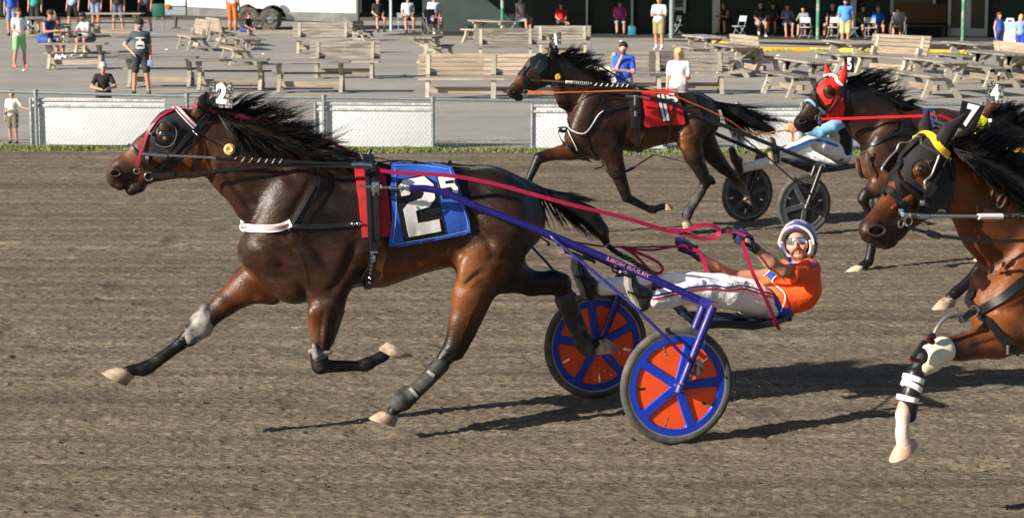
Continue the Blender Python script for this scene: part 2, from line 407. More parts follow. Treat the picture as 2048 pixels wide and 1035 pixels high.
class Horse:
    def __init__(s, pl, rows, base_px, name, label, group, h=.011, creases=()):
        s.pl = pl; t, l, z = pl.L(*base_px); s.org = pl.wld(t, 0, 0)
        s.root = thing(name, s.org, label, 'horse', group)
        prims = PR(pl, rows); s.prims = prims
        V, Q = sdf_mesh(prims, h, smooth=2); C = prim_cols(V, prims)
        V = s.carve(V, Q, creases)
        Wd = np.array(pl.O[:])+V@pl.M
        s.body = mesh_obj('body', Wd, Q.tolist(), M_COAT, s.root, cols=C)
        s.bvh = BVHTree.FromPolygons([Vector(v) for v in Wd], Q.tolist())
        s.parts = {}
    def carve(s, V, Q, creases):
        """grooves (depth > 0) and ridges (< 0) along px poly-lines; side +1 near, -1 far, 0 both"""
        if not creases: return V
        fn = np.cross(V[Q[:, 2]]-V[Q[:, 0]], V[Q[:, 3]]-V[Q[:, 1]]); N = np.zeros_like(V)
        for j in range(4):
            for x in range(3): N[:, x] += np.bincount(Q[:, j], fn[:, x], len(V))
        N /= np.linalg.norm(N, axis=1, keepdims=True)+1e-12
        for pts, w, dep, side in creases:
            for sd in ((1, -1) if side == 0 else (side,)):
                C = [s.pl.L(p[0], p[1], .15) for p in catmull(pts, 6)]; sc_ = s.pl.scale(s.pl.P(*pts[0], .15)); best = np.full(len(V), 9.)
                n_ = len(C)
                for i in range(n_-1):
                    a, b = C[i][[0, 2]], C[i+1][[0, 2]]; P = V[:, [0, 2]]-a; ba = b-a; t = np.clip((P@ba)/(ba@ba+1e-12), 0, 1); best = np.minimum(best, np.hypot(*(P-t[:, None]*ba).T)+.0*t)
                e = np.minimum(1, np.minimum(np.hypot(*(V[:, [0, 2]]-C[0][[0, 2]]).T), np.hypot(*(V[:, [0, 2]]-C[-1][[0, 2]]).T))/(w*2.2/sc_)) if n_ > 2 else 1
                fac = np.exp(-(best*sc_/w)**2)*np.clip(N[:, 1]*sd*1.6, 0, 1)*(V[:, 1]*sd > .02)*(.25+.75*e)
                V = V-N*(dep*fac)[:, None]
        return V
    def hit(s, px, py, off=.006, l=.0):
        d = ray(px, py).normalized(); h, n, i, _ = s.bvh.ray_cast(CAM, d)
        if h is None: h, n, i, _ = s.bvh.find_nearest(s.pl.P(px, py, l))
        if n.dot(d) > .1: n = -n
        return h+n*off, n
    def path(s, pts, off=.006, n=8, sm=2):
        c = catmull(pts, n); H = [s.hit(p[0], p[1], off) for p in c]; P = [h[0] for h in H]; N = [h[1] for h in H]
        for _ in range(sm):
            P = [P[0]]+[(P[i-1]+P[i]*2+P[i+1])/4 for i in range(1, len(P)-1)]+[P[-1]]
            N = [N[0]]+[(N[i-1]+N[i]*2+N[i+1]).normalized() for i in range(1, len(N)-1)]+[N[-1]]
        return P, N
    def mir(s, P):    # mirror across the sagittal plane
        return [p-s.pl.v*(2*(p-s.pl.O).dot(s.pl.v)) for p in P]
    def strap(s, mb, pts, w, off=.006, n=8, mirror=False, th=.004, sm=2):
        P, N = s.path(pts, off, n, sm); mb.ribbon(P, N, w, th)
        if mirror:
            N2 = [n_-s.pl.v*(2*n_.dot(s.pl.v)) for n_ in N]; mb.ribbon(s.mir(P), N2, w, th)
    def cloth(s, loops, name, m, parent=None, off=.012, th=.008, step=9):
        V, Fc = sheet(loops, step, lambda x, y: s.hit(x, y, off)[0], th, lambda x, y: s.hit(x, y, off)[1])
        o = mesh_obj(name, V, Fc, m, parent or s.root); nv = len(V)//2 if th else len(V); bm = bmesh.new(); bm.from_mesh(o.data)
        for e in bm.edges:
            if len(e.link_faces) == 2 and e.calc_face_angle(0) > .7: e.smooth = False
        bm.to_mesh(o.data); bm.free(); return o
    def hoof(s, cor, heel, toe, l, m=None, wd=.055):
        C, H, T = s.pl.P(*cor, l), s.pl.P(*heel, l), s.pl.P(*toe, l); mb = MB()
        S = (H+T)/2; f = (T-H)/2; ax = S-C; v = s.pl.v; V = []; n = 16
        lev = [(-.12, .62), (0, .74), (.12, .76), (.9, 1.0), (1.0, .99), (1.0, .6)]
        for (q, k) in lev:
            c = C+ax*min(q, 1)-(ax*0 if q < 1 else ax*(.06*(1-k)))
            for j in range(n):
                a = 2*math.pi*j/n; e = f*math.cos(a)*k*(1 if q > 0 else .9)
                V.append(c+e+v*(wd*k*math.sin(a)*(1.0 if math.cos(a) > -.3 else .86)))
        Fc = [(i*n+j, i*n+(j+1) % n, (i+1)*n+(j+1) % n, (i+1)*n+j) for i in range(len(lev)-1) for j in range(n)]
        Fc += [tuple(range(n-1, -1, -1)), tuple((len(lev)-1)*n+j for j in range(n))]
        mb.add(V, Fc); return mb.build('hoof', m or M_HOOF, s.root, angle=50)
    def strands(s, name, roots, tips, count, r=.0035, lat=.02, jit=6, wave=5, seg=7, nclump=40, lat2=.04, drop=0, m=None, parent=None, seed=1, lshift=(0, 0)):
        """hair: roots / tips are px poly-lines, matched by parameter; locks share a course"""
        g = random.Random(seed); mb = MB(); RC = catmull(roots, 10); TCs = [catmull(t, 10) for t in tips]
        def ev(C, u): x = u*(len(C)-1); i = min(int(x), len(C)-2); return C[i]+(C[i+1]-C[i])*(x-i)
        clumps = []
        for c in range(nclump):
            u = (c+g.random())/nclump; t = g.choice(TCs); clumps.append((u, t, g.gauss(0, 1), g.gauss(0, 1), g.random()*6.28, g.random()))
        for i in range(count):
            u0, t, ja, jb, ph, q = clumps[i % nclump]; u = min(max(u0+g.gauss(0, .012), 0), 1)
            a = ev(RC, u); b = ev(t, min(max(u0+g.gauss(0, .008), 0), 1))+np.array((ja, jb))*jit+np.array((g.gauss(0, 1), g.gauss(0, 1)))*jit*.35
            ln = 1-.35*g.random(); l0 = g.uniform(-lat, lat); l1 = l0+(q-.5)*lat2*2+g.gauss(0, .006); P = []
            d = b-a; L = math.hypot(*d)+1e-6; nrm = np.array((-d[1], d[0]))/L
            for k in range(seg+1):
                x = k/seg*ln; wv = math.sin(x*7+ph)*wave*x*(.4+.6*q)+math.sin(x*3+ph*2)*wave*.6*x
                p = a+d*x+nrm*wv+np.array((0, drop*x*x-(drop*.0))); P.append(s.pl.P(p[0], p[1], l0+(l1-l0)*x+lshift[0]+(lshift[1]-lshift[0])*min(1, x*1.5)))
            mb.tube(P, [r*(1-.85*k/seg) for k in range(seg+1)], 3, caps=False)
        o = mesh_obj(name, mb.V, mb.F, m or M_HAIR, parent or s.root); return o
# main plane from the two wheel contact points
c_near, c_far = G(1353, 887), G(1192, 795)
def plane_from(cn, cf):
    ax = cn-cf; mid = (cn+cf)/2; psi = math.atan2(-ax.x, -ax.y)     # v = (sin psi, -cos psi)
    v = Vector((ax.x, ax.y, 0)).normalized(); psi = math.atan2(v.x, -v.y)
    p = Plane(mid, psi); return p, ax.length/2
PM, WM = plane_from(c_near, c_far)
print('main psi', math.degrees(PM.psi), 'halfwidth', WM, 'O', PM.O)
rows2 = [
 # trunk
 ((600, 442, 108), (740, 449, 120), (0, 0), .70, .05, DK), ((740, 449, 120), (885, 434, 97), (0, 0), .72, .05, BR),
 ((885, 434, 97), (990, 428, 86), (0, 0), .72, .05, DK), ((980, 425, 84), (1025, 440, 68), (.05, .05), .8, .05, DK), ((980, 425, 84), (1020, 440, 66), (-.05, -.05), .8, .05, DK),
 ((640, 365, 40), (740, 372, 42), (0, 0), .6, .06, DK), ((690, 500, 70), (820, 485, 50), (.13, .12), .6, .05, BR), ((690, 500, 70), (820, 485, 50), (-.13, -.12), .6, .05, BR),
 ((760, 520, 52), (890, 486, 42), (.02, .02), 1.4, .04, RD),
 # breast, shoulder
 ((517, 500, 42), (590, 545, 58), (.05, .04), .9, .05, BR), ((517, 500, 42), (590, 545, 58), (-.06, -.04), .9, .05, RD), ((590, 545, 56), (680, 525, 55), (0, 0), 1.2, .05, BR),
 ((600, 390, 62), (560, 480, 62), (.12, .13), .55, .05, BR), ((600, 390, 62), (560, 480, 62), (-.12, -.13), .55, .05, BR),
 ((560, 490, 48), (640, 540, 50), (.17, .18), .5, .03, BR), ((560, 490, 48), (640, 540, 50), (-.17, -.18), .5, .03, BR),
 # neck
 ((420, 283, 58), (500, 330, 77), (0, 0), .42, .05, BR), ((500, 330, 78), (590, 400, 100), (0, 0), .5, .05, BR), ((590, 400, 90), (690, 400, 74), (0, 0), .62, .05, DK),
 ((450, 262, 34), (560, 308, 36), (0, 0), .55, .05, DK), ((440, 325, 22), (500, 415, 30), (.05, .06), .7, .035, BR),
 # head
 ((392, 248, 32), (350, 268, 48), (0, 0), .60, .03, BR), ((384, 306, 46), (372, 300, 46), (.018, .018), .55, .03, RD), ((384, 306, 46), (372, 300, 46), (-.018, -.018), .55, .03, RD),
 ((350, 268, 46), (300, 308, 38), (0, 0), .55, .03, BR), ((300, 308, 38), (246, 341, 25), (0, 0), .52, .03, RD), ((380, 318, 36), (300, 344, 22), (0, 0), .55, .03, RD),
 ((246, 342, 26), (234, 350, 22), (0, 0), .75, .02, (.016, .012, .011)), ((240, 366, 15), (228, 362, 12), (0, 0), 1.0, .015, BK), ((278, 372, 14), (262, 381, 11), (0, 0), .95, .01, BK), ((300, 345, 19), (268, 370, 13), (0, 0), .8, .012, BK),
 ((231, 346, 12), (233, 344, 11), (.052, .052), .6, .012, DK), ((231, 346, 12), (233, 344, 11), (-.052, -.052), .6, .012, DK),
 ((229, 347, 7.5), (234, 343, 6), (.066, .066), .9, .006, BK, 1), ((229, 347, 7.5), (234, 343, 6), (-.066, -.066), .9, .006, BK, 1),
 ((345, 322, 9), (300, 318, 6), (.085, .07), .6, .02, BR), ((333, 255, 16), (333, 255, 16), (.075, .075), .6, .02, BR),
 ((398, 224, 15), (404, 206, 14), (.055, .065), .55, .015, BR), ((404, 206, 14), (413, 184, 3.5), (.065, .07), .5, .012, BK),
 ((404, 222, 15), (412, 204, 13), (-.055, -.06), .55, .015, RD), ((412, 204, 13), (420, 184, 3.5), (-.06, -.065), .5, .012, BK),
 # near fore, folded
 ((660, 560, 46), (653, 615, 34), (.15, .16), .85, .05, BR), ((653, 615, 34), (645, 668, 25), (.16, .16), .9, .03, BR), ((645, 668, 25), (639, 705, 17.5), (.16, .16), .95, .02, DK),
 ((637, 712, 17), (640, 730, 18), (.16, .16), 1, .02, BK), ((645, 732, 14), (722, 731, 10.5), (.16, .15), .9, .015, BK), ((728, 730, 14), (736, 727, 14), (.15, .15), .95, .012, BK), ((736, 726, 12), (768, 711, 12), (.15, .15), .9, .015, BK),
 ((668, 620, 22), (655, 680, 15), (.13, .15), .8, .008, DK), ((634, 625, 20), (632, 690, 11), (.19, .18), .7, .008, RD),
 # far fore, reaching
 ((540, 545, 46), (500, 568, 38), (-.13, -.14), .9, .05, BR), ((500, 568, 38), (450, 606, 25), (-.14, -.14), .9, .03, RD), ((450, 606, 25), (415, 637, 20), (-.14, -.14), .95, .02, DK),
 ((415, 637, 20), (392, 655, 19), (-.14, -.14), 1, .02, BK), ((392, 655, 18), (360, 688, 13), (-.14, -.13), .95, .02, BK), ((360, 688, 12.5), (305, 728, 13), (-.13, -.12), .9, .015, BK), ((298, 732, 15), (286, 738, 15), (-.12, -.12), .95, .012, BK), ((284, 736, 12), (256, 742, 12), (-.12, -.12), .9, .012, BK),
 ((520, 585, 22), (545, 592, 18), (-.10, -.10), 1, .02, RD),
 # near hind, planted under
 ((1000, 450, 74), (965, 530, 46), (.13, .17), .75, .06, BR), ((965, 525, 48), (940, 590, 35), (.17, .17), .75, .05, RD), ((940, 590, 35), (924, 642, 27), (.17, .16), .8, .03, RD),
 ((945, 528, 26), (940, 548, 24), (.24, .24), .6, .03, TN), ((1030, 480, 38), (985, 570, 24), (.18, .17), .6, .03, DK), ((975, 575, 22), (938, 675, 10), (.16, .16), .8, .02, DK),
 ((924, 642, 27), (910, 690, 22), (.16, .15), .85, .02, DK), ((930, 685, 12), (915, 706, 14), (.15, .15), .9, .015, BK), ((908, 694, 21), (880, 728, 15), (.15, .14), .85, .02, BK), ((880, 728, 14), (836, 776, 12), (.14, .13), .9, .015, BK), ((828, 784, 15), (818, 794, 15), (.13, .13), .95, .012, BK), ((816, 794, 13), (786, 822, 12), (.13, .13), .9, .012, BK),
 # far hind, trailing
 ((1000, 470, 62), (1000, 540, 46), (-.13, -.15), .8, .05, BR), ((1000, 540, 44), (1062, 566, 25), (-.15, -.15), .8, .04, DK), ((1062, 566, 25), (1108, 566, 24), (-.15, -.14), .8, .02, BK), ((1105, 562, 24), (1122, 566, 22), (-.14, -.14), .75, .015, BK),
 ((1126, 584, 18), (1146, 640, 13), (-.14, -.13), .9, .02, BK), ((1146, 640, 13), (1168, 688, 14), (-.13, -.13), .9, .015, BK), ((1170, 692, 16), (1172, 692, 16), (-.13, -.13), .95, .012, BK), ((1175, 690, 12), (1202, 682, 12), (-.13, -.13), .9, .012, BK),
 # tail root, flank fold
 ((1040, 372, 18), (1080, 386, 14), (0, 0), .9, .03, BK), ((900, 500, 30), (950, 500, 40), (.15, .17), .5, .04, BR),
]
H2 = Horse(PM, rows2, (760, 850), 'racehorse', 'bay horse at front with blue number 2 saddle cloth, ahead of the orange-wheeled sulky', 'racehorses', h=.0095, creases=[
 ([(934, 424), (947, 452), (964, 476), (975, 500)], 9, .022, 0), ([(968, 478), (943, 484), (924, 494), (905, 500)], 7, .016, 0), ([(1005, 496), (994, 512), (968, 512), (955, 508)], 8, .012, 0), ([(956, 536), (936, 548), (916, 574)], 6, .010, 1),
 ([(1048, 480), (1030, 540), (1000, 585), (965, 640)], 11, .018, 1), ([(985, 560), (950, 620), (928, 672)], 6, .010, 1), ([(1060, 400), (1062, 450), (1052, 500)], 12, .010, 0), ([(955, 350), (960, 380), (975, 410)], 16, .010, 0),
 ([(628, 350), (598, 395), (572, 440), (560, 470)], 11, .016, 0), ([(600, 395), (640, 450), (672, 500), (690, 560)], 20, -.010, 0), ([(706, 470), (690, 520), (668, 560), (640, 590)], 11, .018, 0), ([(600, 470), (630, 500), (650, 540)], 11, .011, 0),
 ([(614, 598), (596, 565), (572, 540), (540, 528)], 8, .014, 1), ([(500, 470), (540, 500), (575, 545)], 10, .012, 1), ([(662, 610), (655, 660), (650, 700)], 4.5, .010, 1), ([(640, 612), (636, 660), (634, 695)], 4, .007, 1), ([(684, 610), (668, 660)], 4, .005, 1),
 ([(440, 326), (470, 372), (510, 425)], 9, .014, 0), ([(520, 300), (570, 340), (600, 385)], 14, .010, 0), ([(470, 290), (520, 345), (560, 400)], 20, -.006, 0),
 ([(404, 268), (410, 300), (398, 335), (380, 352)], 6, .010, 0), ([(352, 330), (372, 322), (392, 330)], 7, -.004, 0), ([(345, 310), (310, 318), (282, 330)], 4, -.006, 0), ([(262, 352), (275, 362), (262, 368), (240, 372), (222, 368)], 3.2, .007, 0), ([(243, 338), (246, 350), (238, 358)], 3.5, .005, 0), ([(350, 250), (330, 246), (312, 256)], 5, -.005, 0),
 ([(500, 565), (470, 590), (440, 618)], 5, .008, -1), ([(790, 440), (800, 500), (795, 540)], 7, .004, 0), ([(815, 440), (826, 495), (822, 530)], 7, .004, 0), ([(842, 435), (852, 485), (850, 520)], 7, .004, 0), ([(700, 560), (780, 552), (860, 520), (910, 498)], 9, -.006, 0),
 ([(640, 740), (690, 738), (722, 736)], 3, .005, 1), ([(905, 700), (870, 735), (830, 778)], 3.5, .006, 1), ([(370, 690), (330, 720), (305, 736)], 3, .005, -1), ([(560, 470), (590, 500), (605, 540), (612, 580)], 2.0, -.004, 1), ([(950, 590), (930, 640), (915, 680)], 2, -.004, 1), ([(770, 560), (820, 535), (880, 520)], 2, -.0035, 0), ([(478, 590), (450, 606), (430, 622)], 2, -.004, -1)])
print('horse2 verts', len(H2.body.data.vertices))
# ---------------------------------------------------------------- horse number 2: tack
def zt(x0, y0, k): return lambda x, y: (x0+x/k, y0+y/k)
def zp(z, pts): return [z(*p) for p in pts]
def ring(mb, c, n, r, t, seg=16):
    n = Vector(n).normalized(); a = Vector((0, 0, 1)) if abs(n.z) < .9 else Vector((1, 0, 0)); x = n.cross(a).normalized(); y = n.cross(x)
    mb.tube([Vector(c)+x*math.cos(i*2*math.pi/seg)*r+y*math.sin(i*2*math.pi/seg)*r for i in range(seg)], t, 6, closed=True)
def plate(h, quad, l, th, name, m, parent, step=None):
    V, Fc = sheet([quad], step, lambda x, y: h.pl.P(x, y, l), th, lambda x, y: h.pl.v)
    return mesh_obj(name, V, Fc, m, parent, smooth=False)
def bil(q, u, v):      # quad q (tl,tr,br,bl), u right 0..1, v down 0..1
    a = [q[0][i]+(q[1][i]-q[0][i])*u for i in (0, 1)]; b = [q[3][i]+(q[2][i]-q[3][i])*u for i in (0, 1)]
    return a[0]+(b[0]-a[0])*v, a[1]+(b[1]-a[1])*v
M_SCRIB = mat('scribbled_plate', (.02, .02, .022), .5, var=.3, col2=(.28, .28, .29), c2s=70, c2lo=.52, c2hi=.57)
def numplate(h, quad, l, digit, m=M_SCRIB, size=.95, sx=.9, yaw=-26):
    pq = Plane(h.pl.P(*bil(quad, .5, .5), l), h.pl.psi+R(yaw)); V, Fc = sheet([quad], None, lambda x, y: pq.P(x, y, 0), .006, lambda x, y: pq.v)
    p = mesh_obj('number_plate', V, Fc, m, h.root, smooth=False)
    mb = MB(); text_on(mb, digit, lambda x, y: pq.P(*bil(quad, .5+x, .5-y), .004), size*1.06, .05, sx)
    mb.build('numeral', M_WHITE, p, smooth=False); return p
def free(h, pts, ls, n=8):     # px path with lateral offsets -> world points
    c = catmull([(p[0], p[1], l) for p, l in zip(pts, ls)], n); return [h.pl.P(q[0], q[1], q[2]) for q in c]
h = H2; z2 = zt(200, 180, 4.703); z5 = zt(700, 300, 5.177)
# hooves
h.hoof((252, 742), (252, 771), (201, 745), -.12)
h.hoof((776, 706), (776, 683), (828, 712), .15)
h.hoof((778, 828), (789, 853), (737, 836), .13); h.hoof((1200, 680), (1192, 708), (1238, 700), -.13)
# boots
def boot(h, rows, name='leg_boot', m=M_BOOT, hh=.008):
    pr = PR(h.pl, rows); V, Q = sdf_mesh(pr, hh, smooth=1)
    return mesh_obj(name, np.array(h.pl.O[:])+V@h.pl.M, Q.tolist(), m, h.root)
boot(h, [((413, 628, 22), (402, 650, 25), (-.14, -.14), .95, .02, BK), ((402, 650, 25), (378, 674, 19), (-.14, -.14), .95, .02, BK), ((409, 622, 12), (409, 622, 12), (-.12, -.12), 1, .01, BK)], 'knee_boot', mat('knee_boot', (.03, .03, .031), .75, col2=(.34, .33, .31), c2s=9, c2lo=.4, c2hi=.6, bump=.003, bs=90))
boot(h, [((620, 702, 5), (660, 704, 5), (.20, .20), 1, .01, BK), ((638, 703, 17), (638, 711, 18), (.16, .16), 1, .01, BK), ((628, 690, 5), (633, 710, 8), (.21, .21), 1, .01, BK)], 'knee_strap', mat('knee_strap', (.2, .2, .2), .8, var=.5, vs=40))
boot(h, [((882, 728, 18), (848, 765, 16), (.14, .135), .95, .01, BK), ((848, 765, 15), (806, 803, 19), (.135, .13), 1, .01, BK), ((800, 800, 20), (796, 806, 17), (.13, .13), 1.1, .01, BK), ((790, 790, 10), (812, 776, 6), (.13, .13), .9, .01, BK)], 'tendon_boot')
boot(h, [((1130, 598, 21), (1158, 662, 18), (-.14, -.13), .95, .01, BK), ((1166, 682, 20), (1174, 696, 17), (-.13, -.13), 1, .01, BK)], 'tendon_boot')
mb = MB()
h.strap(mb, [(845, 735), (880, 758)], .02, .03); h.strap(mb, [(812, 768), (838, 798)], .02, .03); mb.build('boot_strap', cm('grey_strap', '8a8984'), h.root)
# hood, browband, cup
hood = h.cloth([[(296, 262), (306, 244), (322, 226), (345, 209), (366, 206), (380, 226), (395, 254), (388, 278), (372, 300), (352, 330), (326, 345), (322, 322), (318, 308), (304, 304), (300, 285)],
         [(328+19*math.cos(a), 270+25*math.sin(a)) for a in [i*2*math.pi/18 for i in range(18)]]], 'hood', M_HOOD, off=.007, th=.006, step=8)
c, n = h.hit(331, 275, -.004); mb = MB()
mb.ball(c, (.056, .056, .03), n.to_track_quat('Z', 'Y').to_matrix(), 18, 10)
cup = mb.build('eye_cup', mat('eye_cup', (.01, .01, .011), .12, var=.1, coat=.6), h.root)
mb = MB(); P, N = h.path([(335, 246), (349, 256), (352, 272), (345, 288), (328, 294), (311, 287)], .014, 6); mb.tube(P, .0042, 6)
mb.build('cup_rim', cm('grey_rim', '55565a', .35), cup)
c2, _ = h.hit(331, 274, .024); mb = MB(); mb.ball(c2, (.014, .014, .005), n.to_track_quat('Z', 'Y').to_matrix(), 12, 6); mb.build('cup_hole', mat('cup_hole', (.16, .08, .04), .5), cup)
mb = MB(); h.strap(mb, [(350, 216), (368, 234), (389, 254)], .035, .012, mirror=True, th=.006); bb = mb.build('browband', M_WHITE, h.root)
mb = MB()
for o_ in (-2.6, 2.6): h.strap(mb, [(350+o_, 216-o_), (368+o_, 234-o_), (389+o_, 254-o_)], .0035, .0195)
mb.build('browband_piping', M_MAG, bb)
mb = MB()
for pts, w in ((((420, 214), (400, 242), (386, 262), (366, 284), (340, 314), (312, 342), (299, 350)), .024), (((387, 270), (385, 300), (386, 345)), .010), (((262, 292), (272, 304), (284, 316), (294, 330), (297, 345)), .016),
               (((350, 286), (338, 305), (334, 318)), .012), (((424, 222), (410, 240), (394, 262)), .02), (((284, 312), (300, 310), (330, 312)), .02), (((300, 342), (296, 326), (296, 312)), .022), (((296, 350), (299, 366), (302, 379)), .014)):
    h.strap(mb, pts, w, .012, mirror=True, th=.005)
mb.build('bridle', M_BLACK, h.root)
mb = MB()
P, N = h.path([(396, 212), (378, 212), (354, 220), (327, 233), (309, 251), (297, 268), (289, 286), (280, 309), (274, 332)], .013, 6); mb.ribbon(P, N, .017, .005)
P = free(h, [(398, 206), (424, 223), (470, 228), (533, 243), (598, 262), (650, 280), (702, 304), (716, 309)], [.02, .03, .03, .02, .0, .0, 0, 0]); mb.ribbon(P, [h.pl.v]*len(P), .020, .005)
P = free(h, [(470, 232), (513, 237), (515, 231)], [.04, .04, .04]); mb.ribbon(P, [h.pl.v]*len(P), .02, .004)
mb.build('overcheck', M_MAG, h.root)
mb = MB()
for (x, y), r in (((272, 340), .017), ((297, 351), .025), ((744, 330), .024), ((304, 268), .006)):
    c, n = h.hit(x, y, .02); ring(mb, c, n, r, .0042)
P = free(h, [(716, 309), (728, 314), (736, 318)], [0, 0, 0]); mb.tube(P, .008, 6)
for i in range(5): c, n = h.hit(384+i*2, 263+i*2.2, .02); mb.ball(c, .005)
mb.tube([h.hit(222, 362, .012)[0], h.hit(220, 374, .012)[0], h.hit(231, 383, .012)[0]], .003, 5)
mb.build('bit_ring', M_CHROME, h.root)
# head pole
mb = MB(); P = free(h, [(283, 307), (310, 309), (334, 311)], [.14, .145, .15], 4); mb.tube(P, .0115, 10); mb.lathe(P[4], P[5]-P[4], [(.015, -.008), (.015, .008)], 12)
P = free(h, [(703, 329), (725, 329), (744, 331)], [.26, .27, .28], 3); mb.tube(P, .017, 10)
P = free(h, [(424, 315), (431, 316)], [.17, .17], 2); mb.tube(P, .0125, 10); hp = mb.build('head_pole', M_CHROME, h.root)
mb = MB(); P = free(h, [(334, 311), (426, 315.5)], [.15, .17], 4); mb.tube(P, .0075, 8); mb.build('pole_rod', mat('grey_rod', (.12, .12, .13), .35), hp)
mb = MB(); P = free(h, [(431, 316), (560, 323), (703, 329)], [.17, .22, .26], 12); mb.tube(P, .0115, 8); mb.build('pole_sleeve', M_BLACK, hp)
mb = MB(); P = free(h, [(470, 318), (520, 320.5), (565, 322.5)], [.187, .205, .222], 60)
mb.tube([p+(h.pl.v*math.cos(i*.33)+Vector((0, 0, 1))*math.sin(i*.33))*.0115 for i, p in enumerate(P)], .0042, 6); mb.build('pole_wrap', mat('spotted_wrap', (.5, .5, .5), .7, col2=(.02, .02, .02), c2s=140, c2lo=.48, c2hi=.52), hp)
# ear plug
mb = MB(); c, n = h.hit(459, 299, .014); ring(mb, c, n, .019, .017, 18); mb.build('ear_plug', cm('tan_foam', 'd9ab6c', .85, bump=.002, bs=60), h.root)
mb = MB(); mb.tube([h.hit(400+i*5, 271+i*2.6, .012)[0] for i in range(11)], .0028, 5); mb.tube([h.hit(x, y, .01)[0] for x, y in ((470, 296), (500, 284), (530, 270))], .002, 5); mb.build('plug_cord', M_BLACK, h.root)
numplate(h, [(420, 162), (467, 166), (464, 217), (418, 213)], .07, '2')
mb = MB(); P = free(h, [(300, 351), (340, 350), (400, 345), (478, 337), (583, 331), (704, 333), (742, 334)], [.11, .12, .14, .17, .21, .27, .30]); mb.ribbon(P, [h.pl.v]*len(P), .018, .005)
P = free(h, [(302, 351), (318, 350.5), (348, 349)], [.115, .118, .128]); mb.ribbon(P, [h.pl.v]*len(P), .028, .008); o = mb.build('driving_rein', M_BLACK, None, origin=h.pl.wld(2.4, .2, 1.3)); tag(o, 'black rein from the bit of the number 2 horse back to its harness saddle', 'reins')
# breast collar and shoulder strap
mb = MB(); h.strap(mb, [(475, 443), (489, 455), (515, 458), (548, 457), (583, 446)], .046, .010, mirror=True, th=.012); bc = mb.build('breast_collar', M_WHITE, h.root)
mb = MB()
for o_ in (-3, 0, 3): h.strap(mb, [(475, 443+o_), (489, 455+o_), (515, 458+o_), (548, 457+o_), (576, 449+o_)], .0028, .0225)
mb.build('collar_piping', M_MAG, bc)
mb = MB()
for pts, w in ((((578, 451), (620, 452), (680, 450), (724, 446)), .026), (((637, 340), (627, 372), (606, 414), (584, 450), (578, 463)), .016), (((634, 345), (637, 370), (622, 410), (606, 440)), .004)): h.strap(mb, pts, w, .012, mirror=True, th=.007)
h.strap(mb, [(745, 322), (800, 322), (860, 327), (935, 335), (990, 341), (1045, 365), (1075, 384)], .022, .02, th=.006)
h.strap(mb, [(800, 333), (850, 330), (900, 338), (960, 339)], .012, .025, th=.006)
for x in (782, 830, 898): P = [h.hit(x-3, 336, .02)[0], h.pl.P(x+3, 322, .02)]; mb.ribbon(P, [h.pl.v]*2, .022, .006)
mb.tube(free(h, [(745, 326), (800, 321), (850, 326), (905, 334), (940, 337)], [.05, .03, .03, .03, .02]), .005, 6)
mb.tube(free(h, [(740, 330), (736, 312), (742, 298)], [.0, 0, 0]), [.012]*16+[.008], 8)
mb.tube(free(h, [(720, 305), (728, 322), (733, 328)], [.05, .08, .12], 4), .008, 6)
mb.build('harness_straps', M_BLACK, h.root)
mb = MB()
for i in range(5): c, n = h.hit(700+i*5.5, 447, .026); ring(mb, c, n if i % 2 else Vector((0, 0, 1)), .009, .003, 10)
mb.build('breast_chain', M_CHROME, h.root)
pad = h.cloth([[(708, 335), (740, 330), (757, 337), (770, 358), (777, 410), (782, 471), (724, 474), (717, 400)]], 'saddle_pad', M_PAD, off=.018, th=.016)
mb = MB(); P, N = h.path([(733, 325), (738, 345), (742, 400), (744, 445), (745, 476)], .045, 6); mb.ribbon(P, N, .072, .014)
for o_ in (-7, 7): P, N = h.path([(733+o_, 335), (738+o_, 350), (742+o_, 400), (744+o_, 445), (745+o_, 476)], .058, 6); mb.ribbon(P, N, .022, .008)
P, N = h.path([(745, 470), (745, 500), (741, 530), (737, 560), (733, 584)], .026, 6); mb.ribbon(P, N, .046, .012); N2 = [n_-h.pl.v*(2*n_.dot(h.pl.v)) for n_ in N]; mb.ribbon(h.mir(P), N2, .046, .012)
P, N = h.path([(726, 540), (745, 545), (757, 550)], .03, 4); mb.ribbon(P, N, .09, .006)
mb.build('girth', M_BLACK, h.root)
mb = MB()
for (x, y, a, b) in ((747, 385, .045, .085), (745, 500, .05, .012), (745, 512, .012, .04)): c, n = h.hit(x, y, .066 if y < 450 else .045); mb.box(c, (a, .018, b), Matrix.Rotation(h.pl.psi, 3, 'Z'), .003)
for y in (505, 512, 519, 526, 533, 540, 548, 556):
    c, n = h.hit(742-(y-505)*.1, y, .04); ring(mb, c, n, .007, .0022, 8)
mb.build('girth_buckle', M_CHROME, h.root)
# blue cloth
cl = h.cloth([[(781, 333), (860, 334), (902, 341), (915, 375), (928, 418), (941, 464), (860, 480), (800, 491), (774, 489), (781, 440), (779, 385)]], 'saddle_cloth', cm('blue_cloth', '2f5fc8', .62, bump=.004, bs=14, var=.06), off=.03, th=.006)
bl = [(435, 420), (490, 340), (740, 290), (880, 360), (975, 850), (535, 940)]
h.cloth([zp(z5, bl)], 'number_patch', mat('black_vinyl', (.011, .011, .012), .45, var=.2), cl, .034, .003)
two = [(480, 400), (525, 345), (750, 312), (850, 385), (864, 515), (800, 595), (655, 635), (682, 752), (905, 712), (924, 825), (590, 886), (528, 620), (585, 555), (722, 515), (748, 470), (735, 425), (615, 430), (592, 482), (512, 496)]
h.cloth([zp(z5, two)], 'numeral', M_WHITE, cl, .040, .003, 12)
h.cloth([zp(z5, [(880, 297), (1078, 288), (1116, 480), (1060, 505), (945, 515)])], 'number_patch', MATS['black_vinyl'], cl, .034, .003)
